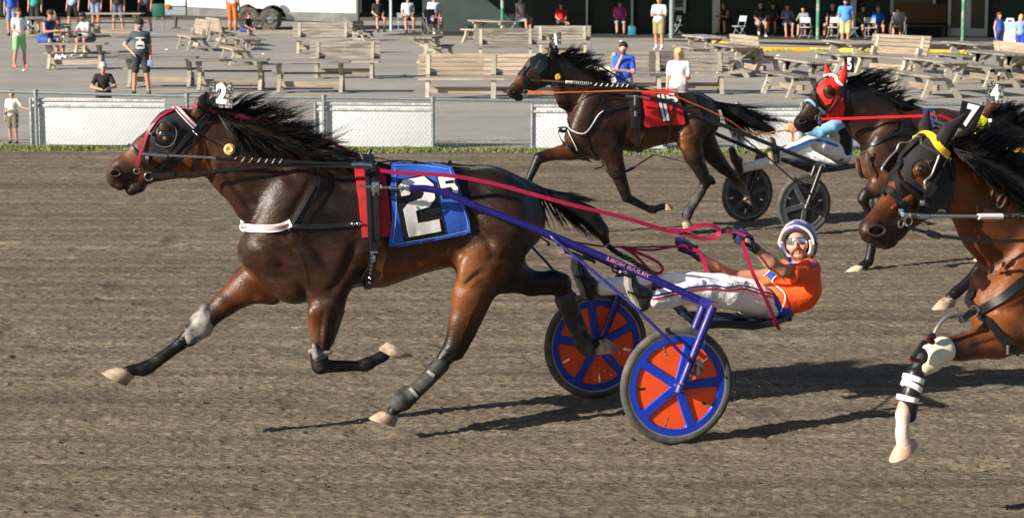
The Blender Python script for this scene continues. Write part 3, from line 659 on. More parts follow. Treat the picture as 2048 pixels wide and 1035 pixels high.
h.cloth([zp(z5, [(900, 316), (1062, 296), (1070, 338), (968, 352), (976, 380), (1058, 372), (1096, 410), (1100, 458), (1050, 492), (985, 497), (945, 458), (985, 448), (1000, 462), (1040, 455), (1052, 425), (1030, 405), (930, 420)])], 'numeral', M_WHITE, cl, .038, .003, 7)
mb = MB()
for o_ in (0,):
    for pts in ([(786, 345), (788, 420), (782, 482)], [(785, 485), (860, 473), (933, 458)], [(896, 345), (918, 405), (934, 455)], [(784, 340), (840, 341), (893, 347)]): h.strap(mb, pts, .003, .037, th=.0015)
mb.build('stitching', cm('pale_blue_thread', '9db8ee'), cl)
# mane, forelock, tail
mn = h.strands('mane', [(425, 212), (470, 228), (540, 262), (610, 296), (705, 322)], [[(500, 200), (560, 190), (640, 240), (690, 275), (745, 318)], [(470, 240), (590, 210), (660, 262), (705, 300), (740, 322)], [(490, 262), (590, 270), (680, 300), (705, 318), (735, 326)], [(462, 262), (560, 320), (640, 318), (690, 322), (720, 326)]], 2600, jit=11, wave=8, nclump=210, lat=.04, lat2=.08, r=.0028, seed=3)
h.strands('mane_lower', [(430, 225), (470, 245), (540, 275), (610, 300), (690, 324)], [[(480, 275), (570, 300), (650, 318), (690, 325), (730, 330)], [(470, 300), (545, 325), (620, 322), (680, 326), (720, 330)]], 1000, jit=7, wave=5, nclump=110, lat=.015, lat2=.02, r=.0035, seed=13, lshift=(.03, .125))
boot(h, [((440, 226, 9), (520, 264, 11), (.0, .0), 1.5, .02, BK), ((520, 264, 11), (610, 302, 12), (.0, .0), 1.5, .02, BK), ((610, 302, 12), (690, 322, 6), (.0, .0), 1.5, .02, BK)], 'mane_roots', M_HAIR, .012)
tl = boot(h, [((1075, 383, 11), (1130, 402, 17), (0, 0), 1, .02, BK), ((1130, 402, 17), (1180, 430, 17), (0, 0), 1, .02, BK), ((1180, 430, 18), (1202, 460, 15), (0, 0), 1, .02, BK), ((1202, 460, 14), (1214, 488, 7), (0, 0), 1, .02, BK)], 'tail', M_HAIR, .012)
h.strands('tail_hair', [(1070, 376), (1085, 384), (1100, 392), (1120, 398)], [[(1195, 405), (1190, 410), (1200, 440), (1213, 487)], [(1100, 470), (1130, 465), (1190, 480), (1213, 487)], [(1185, 395), (1195, 402), (1180, 470), (1213, 487)]], 420, jit=6, wave=5, nclump=60, lat=.03, lat2=.05, parent=tl, seed=5)
mb = MB(); bp_ = catmull([(1213, 488), (1232, 504), (1262, 520), (1300, 545), (1318, 560), (1345, 590), (1372, 622)], 8)
for j in range(3):
    mb.tube([h.pl.P(p[0], p[1], .10*i/len(bp_))+(h.pl.v*math.cos(i*.9+j*2.09)+Vector((0, 0, 1))*math.sin(i*1.8+j*4.18)*.6)*.011 for i, p in enumerate(bp_)], [.015*(1-.35*i/len(bp_)) for i in range(len(bp_))], 6)
mb.build('tail_braid', M_HAIR, tl)
h.strands('tail_tuft', [(1366, 612), (1372, 620), (1378, 626)], [[(1370, 640), (1385, 655), (1398, 655)], [(1390, 645), (1395, 650), (1400, 650)]], 60, jit=4, wave=3, nclump=12, lat=.02, parent=tl, seed=8)
mb = MB(); c = h.pl.P(1214, 489, 0); ring(mb, c, Vector((-.5, 0, .6)), .02, .006); mb.build('tail_tie', cm('pink_tie', 'c28aa0'), tl)
mb = MB(); h.strap(mb, [(1096, 420), (1098, 450), (1095, 480), (1086, 498)], .05, .006, th=.012); mb.build('tail_guard', cm('dark_red_cloth', '4a1024', .8), h.root)
# ---------------------------------------------------------------- sulkies
def wheel_parts(root, pl, c_loc, rad, m_disc, m_spoke, m_tyre, m_rim, spokes=5, ang=90, sgn=1):
    """wheel in plane: c_loc=(t,l,z). Parts: tyre, rim, disc, spokes, hub"""
    t0, l0, z0 = c_loc
    def W3(a, b, d): return pl.wld(t0+a, l0+d, z0+b)         # a forward, b up, d lateral
    w = thing_child('wheel', root)
    mb = MB(); n = 56; prof = [(rad-.048, -.012), (rad-.046, -.02), (rad-.028, -.026), (rad-.009, -.02), (rad, -.006), (rad, .006), (rad-.009, .02), (rad-.028, .026), (rad-.046, .02), (rad-.048, .012)]
    def rev(mb, prof, n=56):
        V = []; k = len(prof)
        for (r, d) in prof:
            for j in range(n): a = 2*math.pi*j/n; V.append(W3(r*math.cos(a), r*math.sin(a), d))
        mb.add(V, [(i*n+j, i*n+(j+1) % n, ((i+1) % k)*n+(j+1) % n, ((i+1) % k)*n+j) for i in range(k) for j in range(n)])
    rev(mb, prof, 64); ty = mb.build('tyre', m_tyre, w)
    mb = MB(); rev(mb, [(rad-.056, -.019), (rad-.045, -.0215), (rad-.045, .0215), (rad-.056, .019)], 64); mb.build('rim', m_rim, w)
    R1 = rad-.054; dp = []
    slots = []
    for i in range(spokes):
        a = R(ang+180/spokes+i*360/spokes); L = []
        for k in range(12):
            b = k*2*math.pi/12; x = R1*.74+(.022 if math.cos(b) > 0 else -.022)+.0095*math.cos(b); y = .0095*math.sin(b)
            L.append((x*math.cos(a)-y*math.sin(a), x*math.sin(a)+y*math.cos(a)))
        slots.append(L)
    for side in (1, -1):
        mb = MB()
        V, Fc = sheet([[(R1*math.cos(j*math.pi/32), R1*math.sin(j*math.pi/32)) for j in range(64)]]+slots, None, lambda x, y: W3(x, y, side*(.006+.012*(1-math.hypot(x, y)/R1))), .003, lambda x, y: pl.v*side)
        mb.add(V, Fc); mb.build('disc', m_disc, w, smooth=False)
        holes = []
        for i in range(spokes):
            a0 = ang+i*360/spokes; hw = .0245; ri = R1-.040; pts = []
            # panel between spoke a0 and a0+360/spokes with rounded corners
            A = R(a0); B = R(a0+360/spokes); mid = (A+B)/2; da = math.asin(hw/ri)
            raw = [((hw/math.sin((B-A)/2))*math.cos(mid), (hw/math.sin((B-A)/2))*math.sin(mid))]
            raw += [(ri*math.cos(A+da+(B-A-2*da)*k/10), ri*math.sin(A+da+(B-A-2*da)*k/10)) for k in range(11)]
            out = []; m_ = len(raw)
            for k, p in enumerate(raw):
                if k in (0, 1, 11):
                    pp, nn = raw[k-1], raw[(k+1) % m_]; rr = .014 if k == 0 else .026
                    def toward(p, q, d): L_ = math.hypot(q[0]-p[0], q[1]-p[1]); d = min(d, L_*.9); return (p[0]+(q[0]-p[0])*d/L_, p[1]+(q[1]-p[1])*d/L_)
                    a_, b_ = toward(p, pp, rr), toward(p, nn, rr)
                    for q in range(5): u = q/4; out.append(((1-u)**2*a_[0]+2*u*(1-u)*p[0]+u*u*b_[0], (1-u)**2*a_[1]+2*u*(1-u)*p[1]+u*u*b_[1]))
                else: out.append(p)
            holes.append(out)
        def infl(L, d):
            cx = sum(p[0] for p in L)/len(L); cy = sum(p[1] for p in L)/len(L)
            return [(p[0]+(cx-p[0])*d/max(math.hypot(cx-p[0], cy-p[1]), .001), p[1]+(cy-p[1])*d/max(math.hypot(cx-p[0], cy-p[1]), .001)) for p in L]
        outer = [(R1*.995*math.cos(j*math.pi/32), R1*.995*math.sin(j*math.pi/32)) for j in range(64)]
        hz = lambda x, y: .006+.012*(1-math.hypot(x, y)/R1)
        mb = MB(); V, Fc = sheet([outer]+holes, None, lambda x, y: W3(x, y, side*(hz(x, y)+.012)))
        mb.add(V, Fc)
        for Lp in holes:
            q = infl(Lp, .007); n_ = len(Lp)
            mb.add([W3(x, y, side*(hz(x, y)+.012)) for x, y in Lp]+[W3(x, y, side*(hz(x, y)+.0015)) for x, y in q], [(k, (k+1) % n_, n_+(k+1) % n_, n_+k) for k in range(n_)])
        o = mb.build('spokes', m_spoke, w, angle=60)
    mb = MB(); rev(mb, [(.0, -.045), (.022, -.045), (.026, -.03), (.03, .03), (.026, .045), (.0, .045)], 20); mb.build('hub', M_CHROME, w)
    return w
def thing_child(name, root):
    o = bpy.data.objects.new(name, None); SC.collection.objects.link(o); o.parent = root; o['_o'] = root['_o']; o.empty_display_size = .1; return o
M_TYRE = mat('tyre_rubber', (.058, .056, .053), .8, var=.2, vs=30, col2=(.16, .14, .12), c2s=7, c2lo=.45, c2hi=.7)
M_RIMG = mat('grey_rim_metal', (.30, .31, .32), .4, .6)
def sulky(pl, c, rad, label, mats, base, shaft, brace, Tt, forkf, seat_px, tip=None, text=None, group='sulkies', angs=(106, 83)):
    m_frame, m_disc, m_spoke, m_rim = mats
    t, l, z = c; org_ = pl.wld(t, 0, 0); root = thing('sulky', org_, label, 'sulky', group)
    for s in (1, -1): wheel_parts(root, pl, (t, s*l, rad), rad, m_disc, m_spoke, M_TYRE, m_rim, ang=angs[0] if s > 0 else angs[1], sgn=s)
    Lp = lambda p, l_: pl.L(p[0], p[1], l_)
    SH = [Lp(p, l_) for p, l_ in shaft]; T = Lp(Tt, l+.065)
    for s in (1, -1):
        W3 = lambda q: pl.wld(q[0], q[1]*s, q[2])
        mb = MB(); P = catmull(SH, 8); mb.tube([W3(q) for q in P], [.022]*len(P), 12); sh = mb.build('shaft', m_frame, root)
        if s > 0: near_shaft = sh; SP = [W3(q) for q in P]
        mb = MB(); B = [Lp(p, l_) for p, l_ in brace]; mb.tube([W3(q) for q in catmull(B, 6)], .0095, 8); mb.build('brace', m_frame, root)
        mb = MB(); Ti = np.array([T[0], l-.065, T[2]])
        for q in (T, Ti): mb.tube([W3(q), W3(np.array([t, q[1]*1. - (.0), rad]))], [.029, .025], 12)
        for q in (T, Ti): e = np.array([t, q[1], rad]); d = (e-q)/np.linalg.norm(e-q); mb.tube([W3(e-d*.02), W3(e+d*.035)], [.030, .030], 12)
        mb.tube([W3(Ti-np.array([0, .02, 0])), W3(T+np.array([0, .012, 0]))], .034, 14)
        fk = mb.build('fork', m_frame, root)
        mb = MB(); mb.lathe(W3(T+np.array([0, .012, 0])), pl.v*s, [(.030, 0), (.030, .006)], 16)
        mb.lathe(W3(np.array([t, l-.09, rad])), pl.v*s, [(.011, 0), (.011, .18)], 12)
        for a, b in ((.012, .03), (-.012, .03), (.012, -.014), (-.012, -.014)): mb.lathe(W3(np.array([t+a+.006, l+.088, rad-b+.012])), pl.v*s, [(.005, 0), (.005, .006)], 8)
        mb.build('axle_bolt', M_CHROME, root)
    mb = MB(); a = np.array([T[0], l, T[2]]); mb.tube([pl.wld(a), pl.wld(a*np.array([1, .5, 1])+np.array([.0, 0, -.005])), pl.wld(a*np.array([1, -.5, 1])+np.array([.0, 0, -.005])), pl.wld(a*np.array([1, -1, 1]))], .021, 12); mb.build('arch', m_frame, root)
    mb = MB()   # seat shell, support rails
    S = [Lp(p, 0) for p in seat_px]
    V = []; ls = (-.2, -.14, 0, .14, .2)
    for i, q in enumerate(S):
        for k in ls: V.append(pl.wld(q[0], k, q[2]+(.03 if abs(k) > .18 else (-.006 if k == 0 else 0))))
    for i, q in enumerate(S):
        for k in ls: V.append(pl.wld(q[0], k, q[2]-.03+(.03 if abs(k) > .18 else 0)))
    n5 = len(ls); nb = len(S)*n5; Fc = []
    for i in range(len(S)-1):
        for k in range(n5-1):
            A = i*n5+k; Fc.append((A, A+1, A+n5+1, A+n5)); Fc.append((A+nb, A+n5+nb, A+n5+1+nb, A+1+nb))
        Fc += [(i*n5, (i+1)*n5, (i+1)*n5+nb, i*n5+nb), (i*n5+n5-1, i*n5+n5-1+nb, (i+1)*n5+n5-1+nb, (i+1)*n5+n5-1)]
    for k in range(n5-1): Fc += [(k, k+nb, k+1+nb, k+1), ((len(S)-1)*n5+k, (len(S)-1)*n5+k+1, (len(S)-1)*n5+k+1+nb, (len(S)-1)*n5+k+nb)]
    mb.add(V, Fc); mb.build('seat', cm('seat_navy', '161c33', .5), root)
    mb = MB()
    for s in (-.1, .1): mb.tube([pl.wld(T[0]+.05, s, T[2]-.01), pl.wld(S[1][0], s, S[1][2]-.035), pl.wld(S[-1][0]-.03, s, S[-1][2]-.04)], .011, 8)
    mb.build('seat_rail', M_BLACK, root)
    return root, near_shaft, SP, T
M_BLUE = mat('deep_blue_paint', (.014, .010, .16), .42, var=.15, vs=30, coat=.1, rvar=.08)
M_ORG = mat('orange_disc', (.92, .095, .018), .42, var=.05, vs=8, col2=(.80, .10, .03), c2s=6, c2lo=.5, c2hi=.8)
M_SPB = mat('blue_rim', (.008, .05, .48), .38, var=.08, vs=10)
cw = PM.L(1353, 768, WM); RW = .372
s2, shaft2, SP2, T2 = sulky(PM, (cw[0], WM, 0), RW, 'purple-framed sulky with two orange and blue disc wheels', (M_BLUE, M_ORG, M_SPB, M_RIMG), None,
    [((818, 377), .335), ((860, 378), .34), ((905, 391), .36), ((960, 415), .38), ((1100, 469), .44), ((1220, 519), .50), ((1320, 563), .57), ((1422, 609), .64)],
    [((1100, 470), .45), ((1118, 486), .50), ((1235, 583), .70), ((1295, 638), WM+.05), ((1382, 725), WM+.10)], (1426, 612), None,
    [(1372, 626), (1395, 640), (1440, 640), (1490, 644), (1535, 636), (1562, 622)])
# shaft tip fitting, lettering, foot rests
mb = MB(); P = [PM.P(x, 372+(x-722)*.055, .335) for x in (716, 722, 760, 822)]; mb.tube(P, [.004, .009, .009, .009], 10)
for x in (748, 762, 780, 800, 806, 814): mb.lathe(PM.P(x, 372+(x-722)*.055, .335), PM.u, [(.009, -.006), (.016, -.003), (.016, .003), (.009, .006)], 12)
mb.build('shaft_tip', M_CHROME, s2)
mb = MB(); mb.tube([PM.P(x, y, .35) for x, y in ((757, 380), (768, 392), (785, 397), (800, 390), (804, 378))], .004, 6); mb.build('tip_strap', M_BLACK, s2)
a0, b0 = PM.L(1211, 515, .50), PM.L(1300, 553, .555)
A0, B0 = PM.wld(a0), PM.wld(b0); dr = (B0-A0).normalized(); toc = (CAM-A0).normalized(); up = dr.cross(toc).normalized()
if up.z < 0: up = -up
toc = up.cross(dr).normalized()*(1 if up.cross(dr).dot(CAM-A0) > 0 else -1)
Lw = (B0-A0).length
def shaft_map(rr, x, y): th = y/.0225; return A0+dr*(Lw*(.5+x))+up*math.sin(th)*rr+toc*math.cos(th)*rr
for bold, m_, rr, nm in ((.07, cm('orange_ink', 'e88a72', .5), .0232, 'lettering_outline'), (.02, cm('blue_ink', '33348c', .5), .0239, 'lettering')):
    mb = MB(); V0, _ = text_loops('LEON BAILEY', 1, bold); wdt = max(v[0] for v in V0)-min(v[0] for v in V0)
    text_on(mb, 'LEON BAILEY', lambda x, y: shaft_map(rr, x/wdt, y*.030), 1, bold); mb.build(nm, m_, shaft2, smooth=False)
mb = MB()
for s in (1, -1):
    W3 = lambda x, y, l_: (lambda q: PM.wld(q[0], q[1]*s, q[2]))(PM.L(x, y, l_))
    mb.tube([W3(1113, 478, .44), W3(1116, 490, .42), W3(1150, 497, .42), W3(1188, 520, .45)], .006, 6)
    mb.tube([W3(1222, 528, .47), W3(1226, 542, .46), W3(1270, 557, .46), W3(1272, 547, .5)], .007, 6)
    mb.tube([W3(1240, 543, .48), W3(1258, 550, .34)], .010, 8)
    mb.ball(W3(1188, 524, .45), .012)
mb.build('foot_rest', M_BLACK, s2)
mb = MB(); mb.lathe(PM.P(1250, 543, .50), PM.v, [(.014, -.01), (.014, .012)], 12); mb.lathe(PM.P(1230, 531, .5), PM.v, [(.009, -.01), (.009, .012)], 12); mb.build('clamp', M_CHROME, s2)
# small sticker on the disc, ornament on the fork
st = [(686, 723), (700, 716), (707, 728), (706, 742), (692, 752), (680, 752)]
wc = PM.wld(cw[0], WM+.022, RW)
mb = MB(); V, Fc = sheet([[PM.L(x+700, y, WM+.03)[[0, 2]] for x, y in st]], None, lambda a, b: PM.wld(a, WM+.026, b), .002, lambda a, b: PM.v); mb.add(V, Fc); mb.build('sticker', mat('sticker', (.5, .52, .55), .4, col2=(.35, .05, .06), c2s=40, c2lo=.5, c2hi=.55), s2, smooth=False)
fa, fb = PM.wld(T2), PM.wld(cw[0], WM+.065, RW); fd = (fb-fa).normalized(); mb = MB(); side = fd.cross(PM.v).normalized()
for i, (a, b) in enumerate(((.30, 1), (.34, -1), (.38, 1), (.42, -1), (.45, 1))):
    c = fa+(fb-fa)*a+PM.v*.0185+side*b*.005; ring(mb, c, PM.v, .011, .0022, 10)
mb.build('fork_ornament', cm('pink_paint', 'd99ba6', .5), s2)
# ---------------------------------------------------------------- people
SKIN, SKIN2, SKIN3 = (.50, .23, .145), (.62, .33, .23), (.20, .09, .05)
M_SKIN = mat('skin', rough=.5, var=.08, vs=20, attr='Col', bump=.0008, bs=120)
def fabric(name, hexs, rough=.8, **k):
    k.setdefault('bump', .004); k.setdefault('bs', 16); k.setdefault('var', .10); return cm(name, hexs, rough, **k)
def px_mesh(pl, rows, name, m, parent, h=.009, cols=False, iso=0, smooth=1, sig=.01):
    pr = PR(pl, rows); V, Q = sdf_mesh(pr, h, iso=iso, smooth=smooth)
    return mesh_obj(name, np.array(pl.O[:])+V@pl.M, Q.tolist(), m, parent, cols=prim_cols(V, pr, sig) if cols else None)
def fr_mesh(c, M, rows, name, m, parent, h=.004, iso=0, cols=False, smooth=1, sig=.004):
    """rows in metres in a local frame (x right, y forward, z up); M: 3 world axes as rows"""
    pr = [Prim(r[0], r[1], r[2], r[3], 1, r[4], r[5] if len(r) > 5 else (.5, .5, .5), len(r) > 6) for r in rows]
    V, Q = sdf_mesh(pr, h, iso=iso, smooth=smooth)
    return mesh_obj(name, np.array(c[:])+V@M, Q.tolist(), m, parent, cols=prim_cols(V, pr, sig) if cols else None)
def head_rows(sk, hair=None, lips=(.44, .19, .145), beard=None):
    d = (.05, .028, .018)
    rows = [((0, -.012, .045), (0, .0, .03), .079, .076, .03, sk), ((0, .018, -.02), (0, .022, -.06), .062, .05, .03, sk), ((0, .045, -.075), (0, .055, -.088), .032, .024, .03, sk),
            ((0, .06, .035), (0, .066, .03), .035, .03, .03, sk), ((0, .083, .012), (0, .106, -.022), .009, .0135, .012, sk), ((-.012, .09, -.028), (.012, .09, -.028), .0085, .0085, .008, sk),
            ((-.015, .083, -.052), (.015, .083, -.052), .0055, .0055, .006, lips), ((-.012, .081, -.061), (.012, .081, -.061), .0055, .0055, .006, lips),
            ((-.045, .045, -.02), (-.035, .06, -.03), .022, .02, .02, sk), ((.045, .045, -.02), (.035, .06, -.03), .022, .02, .02, sk),
            ((-.077, -.01, .0), (-.080, -.016, .02), .012, .016, .008, sk), ((.077, -.01, .0), (.080, -.016, .02), .012, .016, .008, sk),
            ((-.030, .088, .018), (-.030, .090, .018), .013, .013, .008, sk, 1), ((.030, .088, .018), (.030, .090, .018), .013, .013, .008, sk, 1)]
    if beard:
        rows += [((-.03, .074, -.062), (-.01, .084, -.042), .0085, .0065, .006, beard), ((.03, .074, -.062), (.01, .084, -.042), .0085, .0065, .006, beard), ((-.02, .065, -.088), (.02, .065, -.088), .016, .016, .01, beard)]
    return rows
pl = PM
drv = thing('person', PM.wld(PM.loc(PM.P(1540, 620, 0))[0], 0, 0), 'driver in orange shirt and white trousers leaning back on the purple sulky', 'person')
skr = [
 ((1600, 520, 17), (1602, 535, 20), (0, 0), 1, .02, SKIN), ((1602, 545, 34), (1596, 575, 36), (0, 0), 1.4, .03, SKIN), ((1596, 575, 34), (1520, 596, 30), (0, 0), 1.3, .03, SKIN),
 # near arm
 ((1618, 538, 17), (1590, 545, 15.5), (.19, .27), 1, .03, SKIN), ((1590, 545, 15.5), (1563, 541, 13), (.27, .34), 1, .02, SKIN), ((1563, 541, 13.5), (1540, 523, 13.5), (.34, .36), 1, .02, SKIN), ((1540, 523, 13.5), (1512, 496, 8.5), (.36, .38), 1, .02, SKIN), ((1512, 496, 8), (1492, 480, 9), (.38, .39), 1, .01, SKIN),
 # far arm
 ((1590, 535, 17), (1530, 552, 14), (-.19, -.27), 1, .03, SKIN), ((1530, 552, 13.5), (1465, 553, 12), (-.27, -.3), 1, .02, SKIN), ((1465, 553, 12.5), (1430, 534, 12), (-.3, -.28), 1, .02, SKIN), ((1430, 534, 12), (1394, 508, 8), (-.28, -.25), 1, .02, SKIN), ((1394, 508, 8), (1378, 496, 8), (-.25, -.24), 1, .01, SKIN),
 # legs
 ((1510, 600, 27), (1408, 583, 20), (.1, .2), 1, .03, SKIN), ((1408, 583, 19), (1304, 602, 11), (.2, .3), 1, .02, SKIN), ((1304, 602, 10), (1290, 606, 10), (.3, .3), 1, .02, SKIN),
 ((1505, 592, 27), (1385, 566, 20), (-.1, -.18), 1, .03, SKIN), ((1385, 566, 19), (1200, 574, 11), (-.18, -.3), 1, .02, SKIN), ((1200, 574, 10), (1185, 580, 10), (-.3, -.3), 1, .02, SKIN)]
px_mesh(pl, skr, 'body', M_SKIN, drv, h=.0075, cols=True, sig=.01)
mw = fabric('white_trousers', 'fafafc', .72, bump=.016, bs=13, var=.02)
tr = [((1535, 604, 34), (1500, 600, 33), (0, 0), 1.25, .03, BK), ((1512, 598, 32), (1455, 588, 29), (.09, .16), 1, .03, BK), ((1455, 588, 29), (1408, 582, 25), (.16, .2), 1, .02, BK), ((1408, 582, 25), (1350, 590, 21), (.2, .26), 1, .02, BK), ((1350, 590, 21), (1306, 600, 17.5), (.26, .3), 1, .02, BK),
      ((1430, 606, 14), (1395, 604, 10), (.18, .22), 1, .02, BK), ((1400, 566, 9), (1370, 570, 7), (.25, .27), 1, .02, BK), ((1480, 580, 7), (1450, 570, 8), (.23, .24), 1, .015, BK), ((1350, 606, 8), (1318, 612, 7), (.28, .3), 1, .01, BK),
      ((1510, 590, 31), (1440, 574, 27), (-.09, -.14), 1, .03, BK), ((1440, 574, 27), (1380, 566, 23), (-.14, -.18), 1, .02, BK), ((1380, 566, 23), (1290, 568, 19), (-.18, -.26), 1, .02, BK), ((1290, 568, 19), (1205, 573, 17), (-.26, -.3), 1, .02, BK), ((1360, 550, 7), (1330, 553, 6), (-.17, -.2), 1, .01, BK)]
trs = px_mesh(pl, tr, 'trousers', mw, drv, h=.0075)
me = trs.data; ob_o = org(drv); tb = BVHTree.FromPolygons([v.co+ob_o for v in me.vertices], [tuple(p.vertices) for p in me.polygons])
def bhit(bv, px, py, off, fb):
    d = ray(px, py).normalized(); hh, n, i, _ = bv.ray_cast(CAM, d)
    if hh is None: hh, n, i, _ = bv.find_nearest(fb)
    if n.dot(d) > .1: n = -n
    return hh+n*off, n
def gstrap(bv, mb, pts, w, off, l=.2, n=10, th=.002):
    H = [bhit(bv, p[0], p[1], off, PM.P(p[0], p[1], l)) for p in catmull(pts, n)]; mb.ribbon([a[0] for a in H], [a[1] for a in H], w, th)
st = [(1304, 595), (1340, 588), (1385, 577), (1425, 574), (1455, 577), (1490, 575), (1525, 586), (1547, 592)]
for o_, m_, nm in ((-3, cm('navy_tape', '1d3d8c'), 'navy_stripe'), (3, cm('red_tape', 'c22536'), 'red_stripe')):
    mb = MB(); gstrap(tb, mb, [(x, y+o_) for x, y in st], .011, .004, .25); mb.build(nm, m_, trs)
mb = MB(); text_on(mb, 'B', lambda x, y: bhit(tb, 1491+x*11+y*2, 566-y*10, .005, PM.P(1491, 566, .2))[0], 1.0, .03, step=.3); mb.build('emblem', cm('plum_print', '5b2a5e'), trs)
# shirt
mo = fabric('orange_shirt', 'ff5a1c', .72, bump=.010, bs=12, var=.05)
sh = [((1600, 552, 37), (1598, 574, 40), (0, 0), 1.42, .03, BK), ((1598, 574, 40), (1552, 592, 36), (0, 0), 1.35, .03, BK), ((1608, 530, 18), (1606, 545, 26), (0, 0), 1.6, .03, BK), ((1618, 540, 24), (1602, 548, 22), (.16, .24), 1, .02, BK), ((1602, 548, 22), (1582, 548, 22), (.24, .29), 1, .01, BK),
      ((1610, 600, 20), (1575, 608, 22), (.06, .06), 1.1, .03, BK), ((1590, 532, 24), (1556, 548, 21), (-.16, -.24), 1, .02, BK), ((1552, 592, 34), (1540, 562, 20), (0, 0), 1.2, .03, BK)]
sh.append(((1578, 550, 16), (1566, 549, 18), (.30, .345), 1, .005, BK, 1))
sho = px_mesh(pl, sh, 'shirt', mo, drv, h=.0075)
sb = BVHTree.FromPolygons([v.co+ob_o for v in sho.data.vertices], [tuple(p.vertices) for p in sho.data.polygons])
def gcloth(bv, loops, name, m, par, off=.006, l=.2, step=6):
    V, Fc = sheet(loops, step, lambda x, y: bhit(bv, x, y, off, PM.P(x, y, l))[0], .003, lambda x, y: bhit(bv, x, y, off, PM.P(x, y, l))[1]); return mesh_obj(name, V, Fc, m, par)
M_RB = cm('royal_blue', '2252c4', .7); M_WF = cm('white_print', 'f0f0f0', .7)
z6 = zt(1320, 430, 4.139)
px_mesh(pl, [((1560, 603, 34), (1543, 598, 34.5), (0, 0), 1.32, .02, BK)], 'waist_panel', M_RB, sho, h=.0085)
gcloth(sb, [zp(z6, [(880, 500), (925, 455), (985, 480), (930, 550)])], 'chest_panel', M_RB, sho)
mb = MB(); gstrap(sb, mb, zp(z6, [(985, 480), (930, 550), (1020, 640), (1030, 700), (1000, 790)]), .008, .008); gstrap(sb, mb, zp(z6, [(862, 510), (925, 455)]), .007, .008); mb.build('piping', M_WF, sho)
mb = MB(); qz = lambda u, v: bhit(sb, *z6(1272+u*42+v*26, 415+v*62-u*10), .007, PM.P(1630, 530, .2))[0]
text_on(mb, 'B1', lambda x, y: qz(-y*1.1, x*.9), 1., .03, step=.25); mb.build('shirt_print', M_RB, sho)
# collar
mb = MB(); c = PM.P(1600, 517, .0); ring(mb, c, Vector((-.1, -.45, 1)), .072, .017, 20); col = mb.build('collar', M_RB, sho)
# head
hc = PM.P(1596, 486, .0); fwd = Vector((-.30, -1, .12)).normalized(); upv = Vector((-.10, .08, 1)); rt = fwd.cross(upv).normalized(); upv = rt.cross(fwd)
HM = np.array([rt[:], fwd[:], upv[:]])*1.04; rt, fwd, upv = rt*1.04, fwd*1.04, upv*1.04; HF = lambda x, y, z: hc+rt*x+fwd*y+upv*z
hd = fr_mesh(hc, HM, head_rows((.62, .29, .20)), 'head', M_SKIN, drv, h=.0045, cols=True)
fr_mesh(hc, HM, [((-.034, .080, -.060), (-.012, .092, -.041), .0075, .007, .004), ((.034, .080, -.060), (.012, .092, -.041), .0075, .007, .004), ((-.012, .092, -.041), (.012, .092, -.041), .007, .007, .004), ((-.036, .076, -.064), (-.03, .068, -.088), .007, .009, .006), ((.036, .076, -.064), (.03, .068, -.088), .007, .009, .006), ((-.026, .068, -.092), (.026, .068, -.092), .014, .014, .008)], 'beard', mat('beard_hair', (.13, .072, .048), .85, bump=.002, bs=150), hd, h=.0035)
hl = [((0, -.03, .030), (0, -.01, .025), .120, .116, .03), ((0, -.05, -.02), (0, -.045, .0), .105, .1, .03), ((-.07, -.01, -.04), (-.075, .0, .0), .055, .055, .03), ((.07, -.01, -.04), (.075, .0, .0), .055, .055, .03), ((0, .05, .088), (0, .02, .08), .052, .06, .04),
      ((0, .12, -.03), (0, .06, -.02), .088, .080, .012, (0, 0, 0), 1), ((0, .12, .01), (0, .055, .012), .082, .074, .012, (0, 0, 0), 1), ((0, .02, -.16), (0, .0, -.16), .085, .085, .01, (0, 0, 0), 1), ((0, -.0, .02), (0, .0, .0), .083, .083, .01, (0, 0, 0), 1)]
helm = fr_mesh(hc, HM, hl, 'helmet', mat('helmet_paint', (.10, .10, .32), .25, var=.1, col2=(.68, .60, .60), c2s=6, c2lo=.47, c2hi=.48, coat=.6), drv, h=.006)
mb = MB(); e = []
for i in range(25):
    a = R(-18+216*i/24); e.append(HF(.106*math.cos(a), .052+.040*math.sin(a), .004+.104*math.sin(a)))
mb.tube(e, [.0075]*25, 8, flat=1.4); mb.build('helmet_brim', cm('pink_trim', 'd8c0ba', .4), helm)
mb = MB()
for s in (-1, 1):
    mb.tube([HF(s*.098, .02, .03), HF(s*.107, .03, -.02), HF(s*.095, .035, -.075), HF(s*.06, .045, -.105)], [.022, .024, .018, .01], 8)
mb.tube([HF(.084*math.cos(a), .048+.03*math.sin(a), .006+.080*math.sin(a)) for a in [R(10+160*i/14) for i in range(15)]], .018, 8)
mb.build('helmet_padding', cm('charcoal_pad', '2b2b2a', .75), helm)
mb = MB(); red = [((-.05, -.02, .168), (-.05, .03, .157)), ((.0, -.03, .176), (.02, .03, .168)), ((.07, -.04, .15), (.075, .0, .14))]
for a, b in ():  mb.tube([HF(*a), HF((a[0]+b[0])/2, (a[1]+b[1])/2, max(a[2], b[2])+.0015), HF(*b)], [.004, .016, .004], 8, flat=.35)

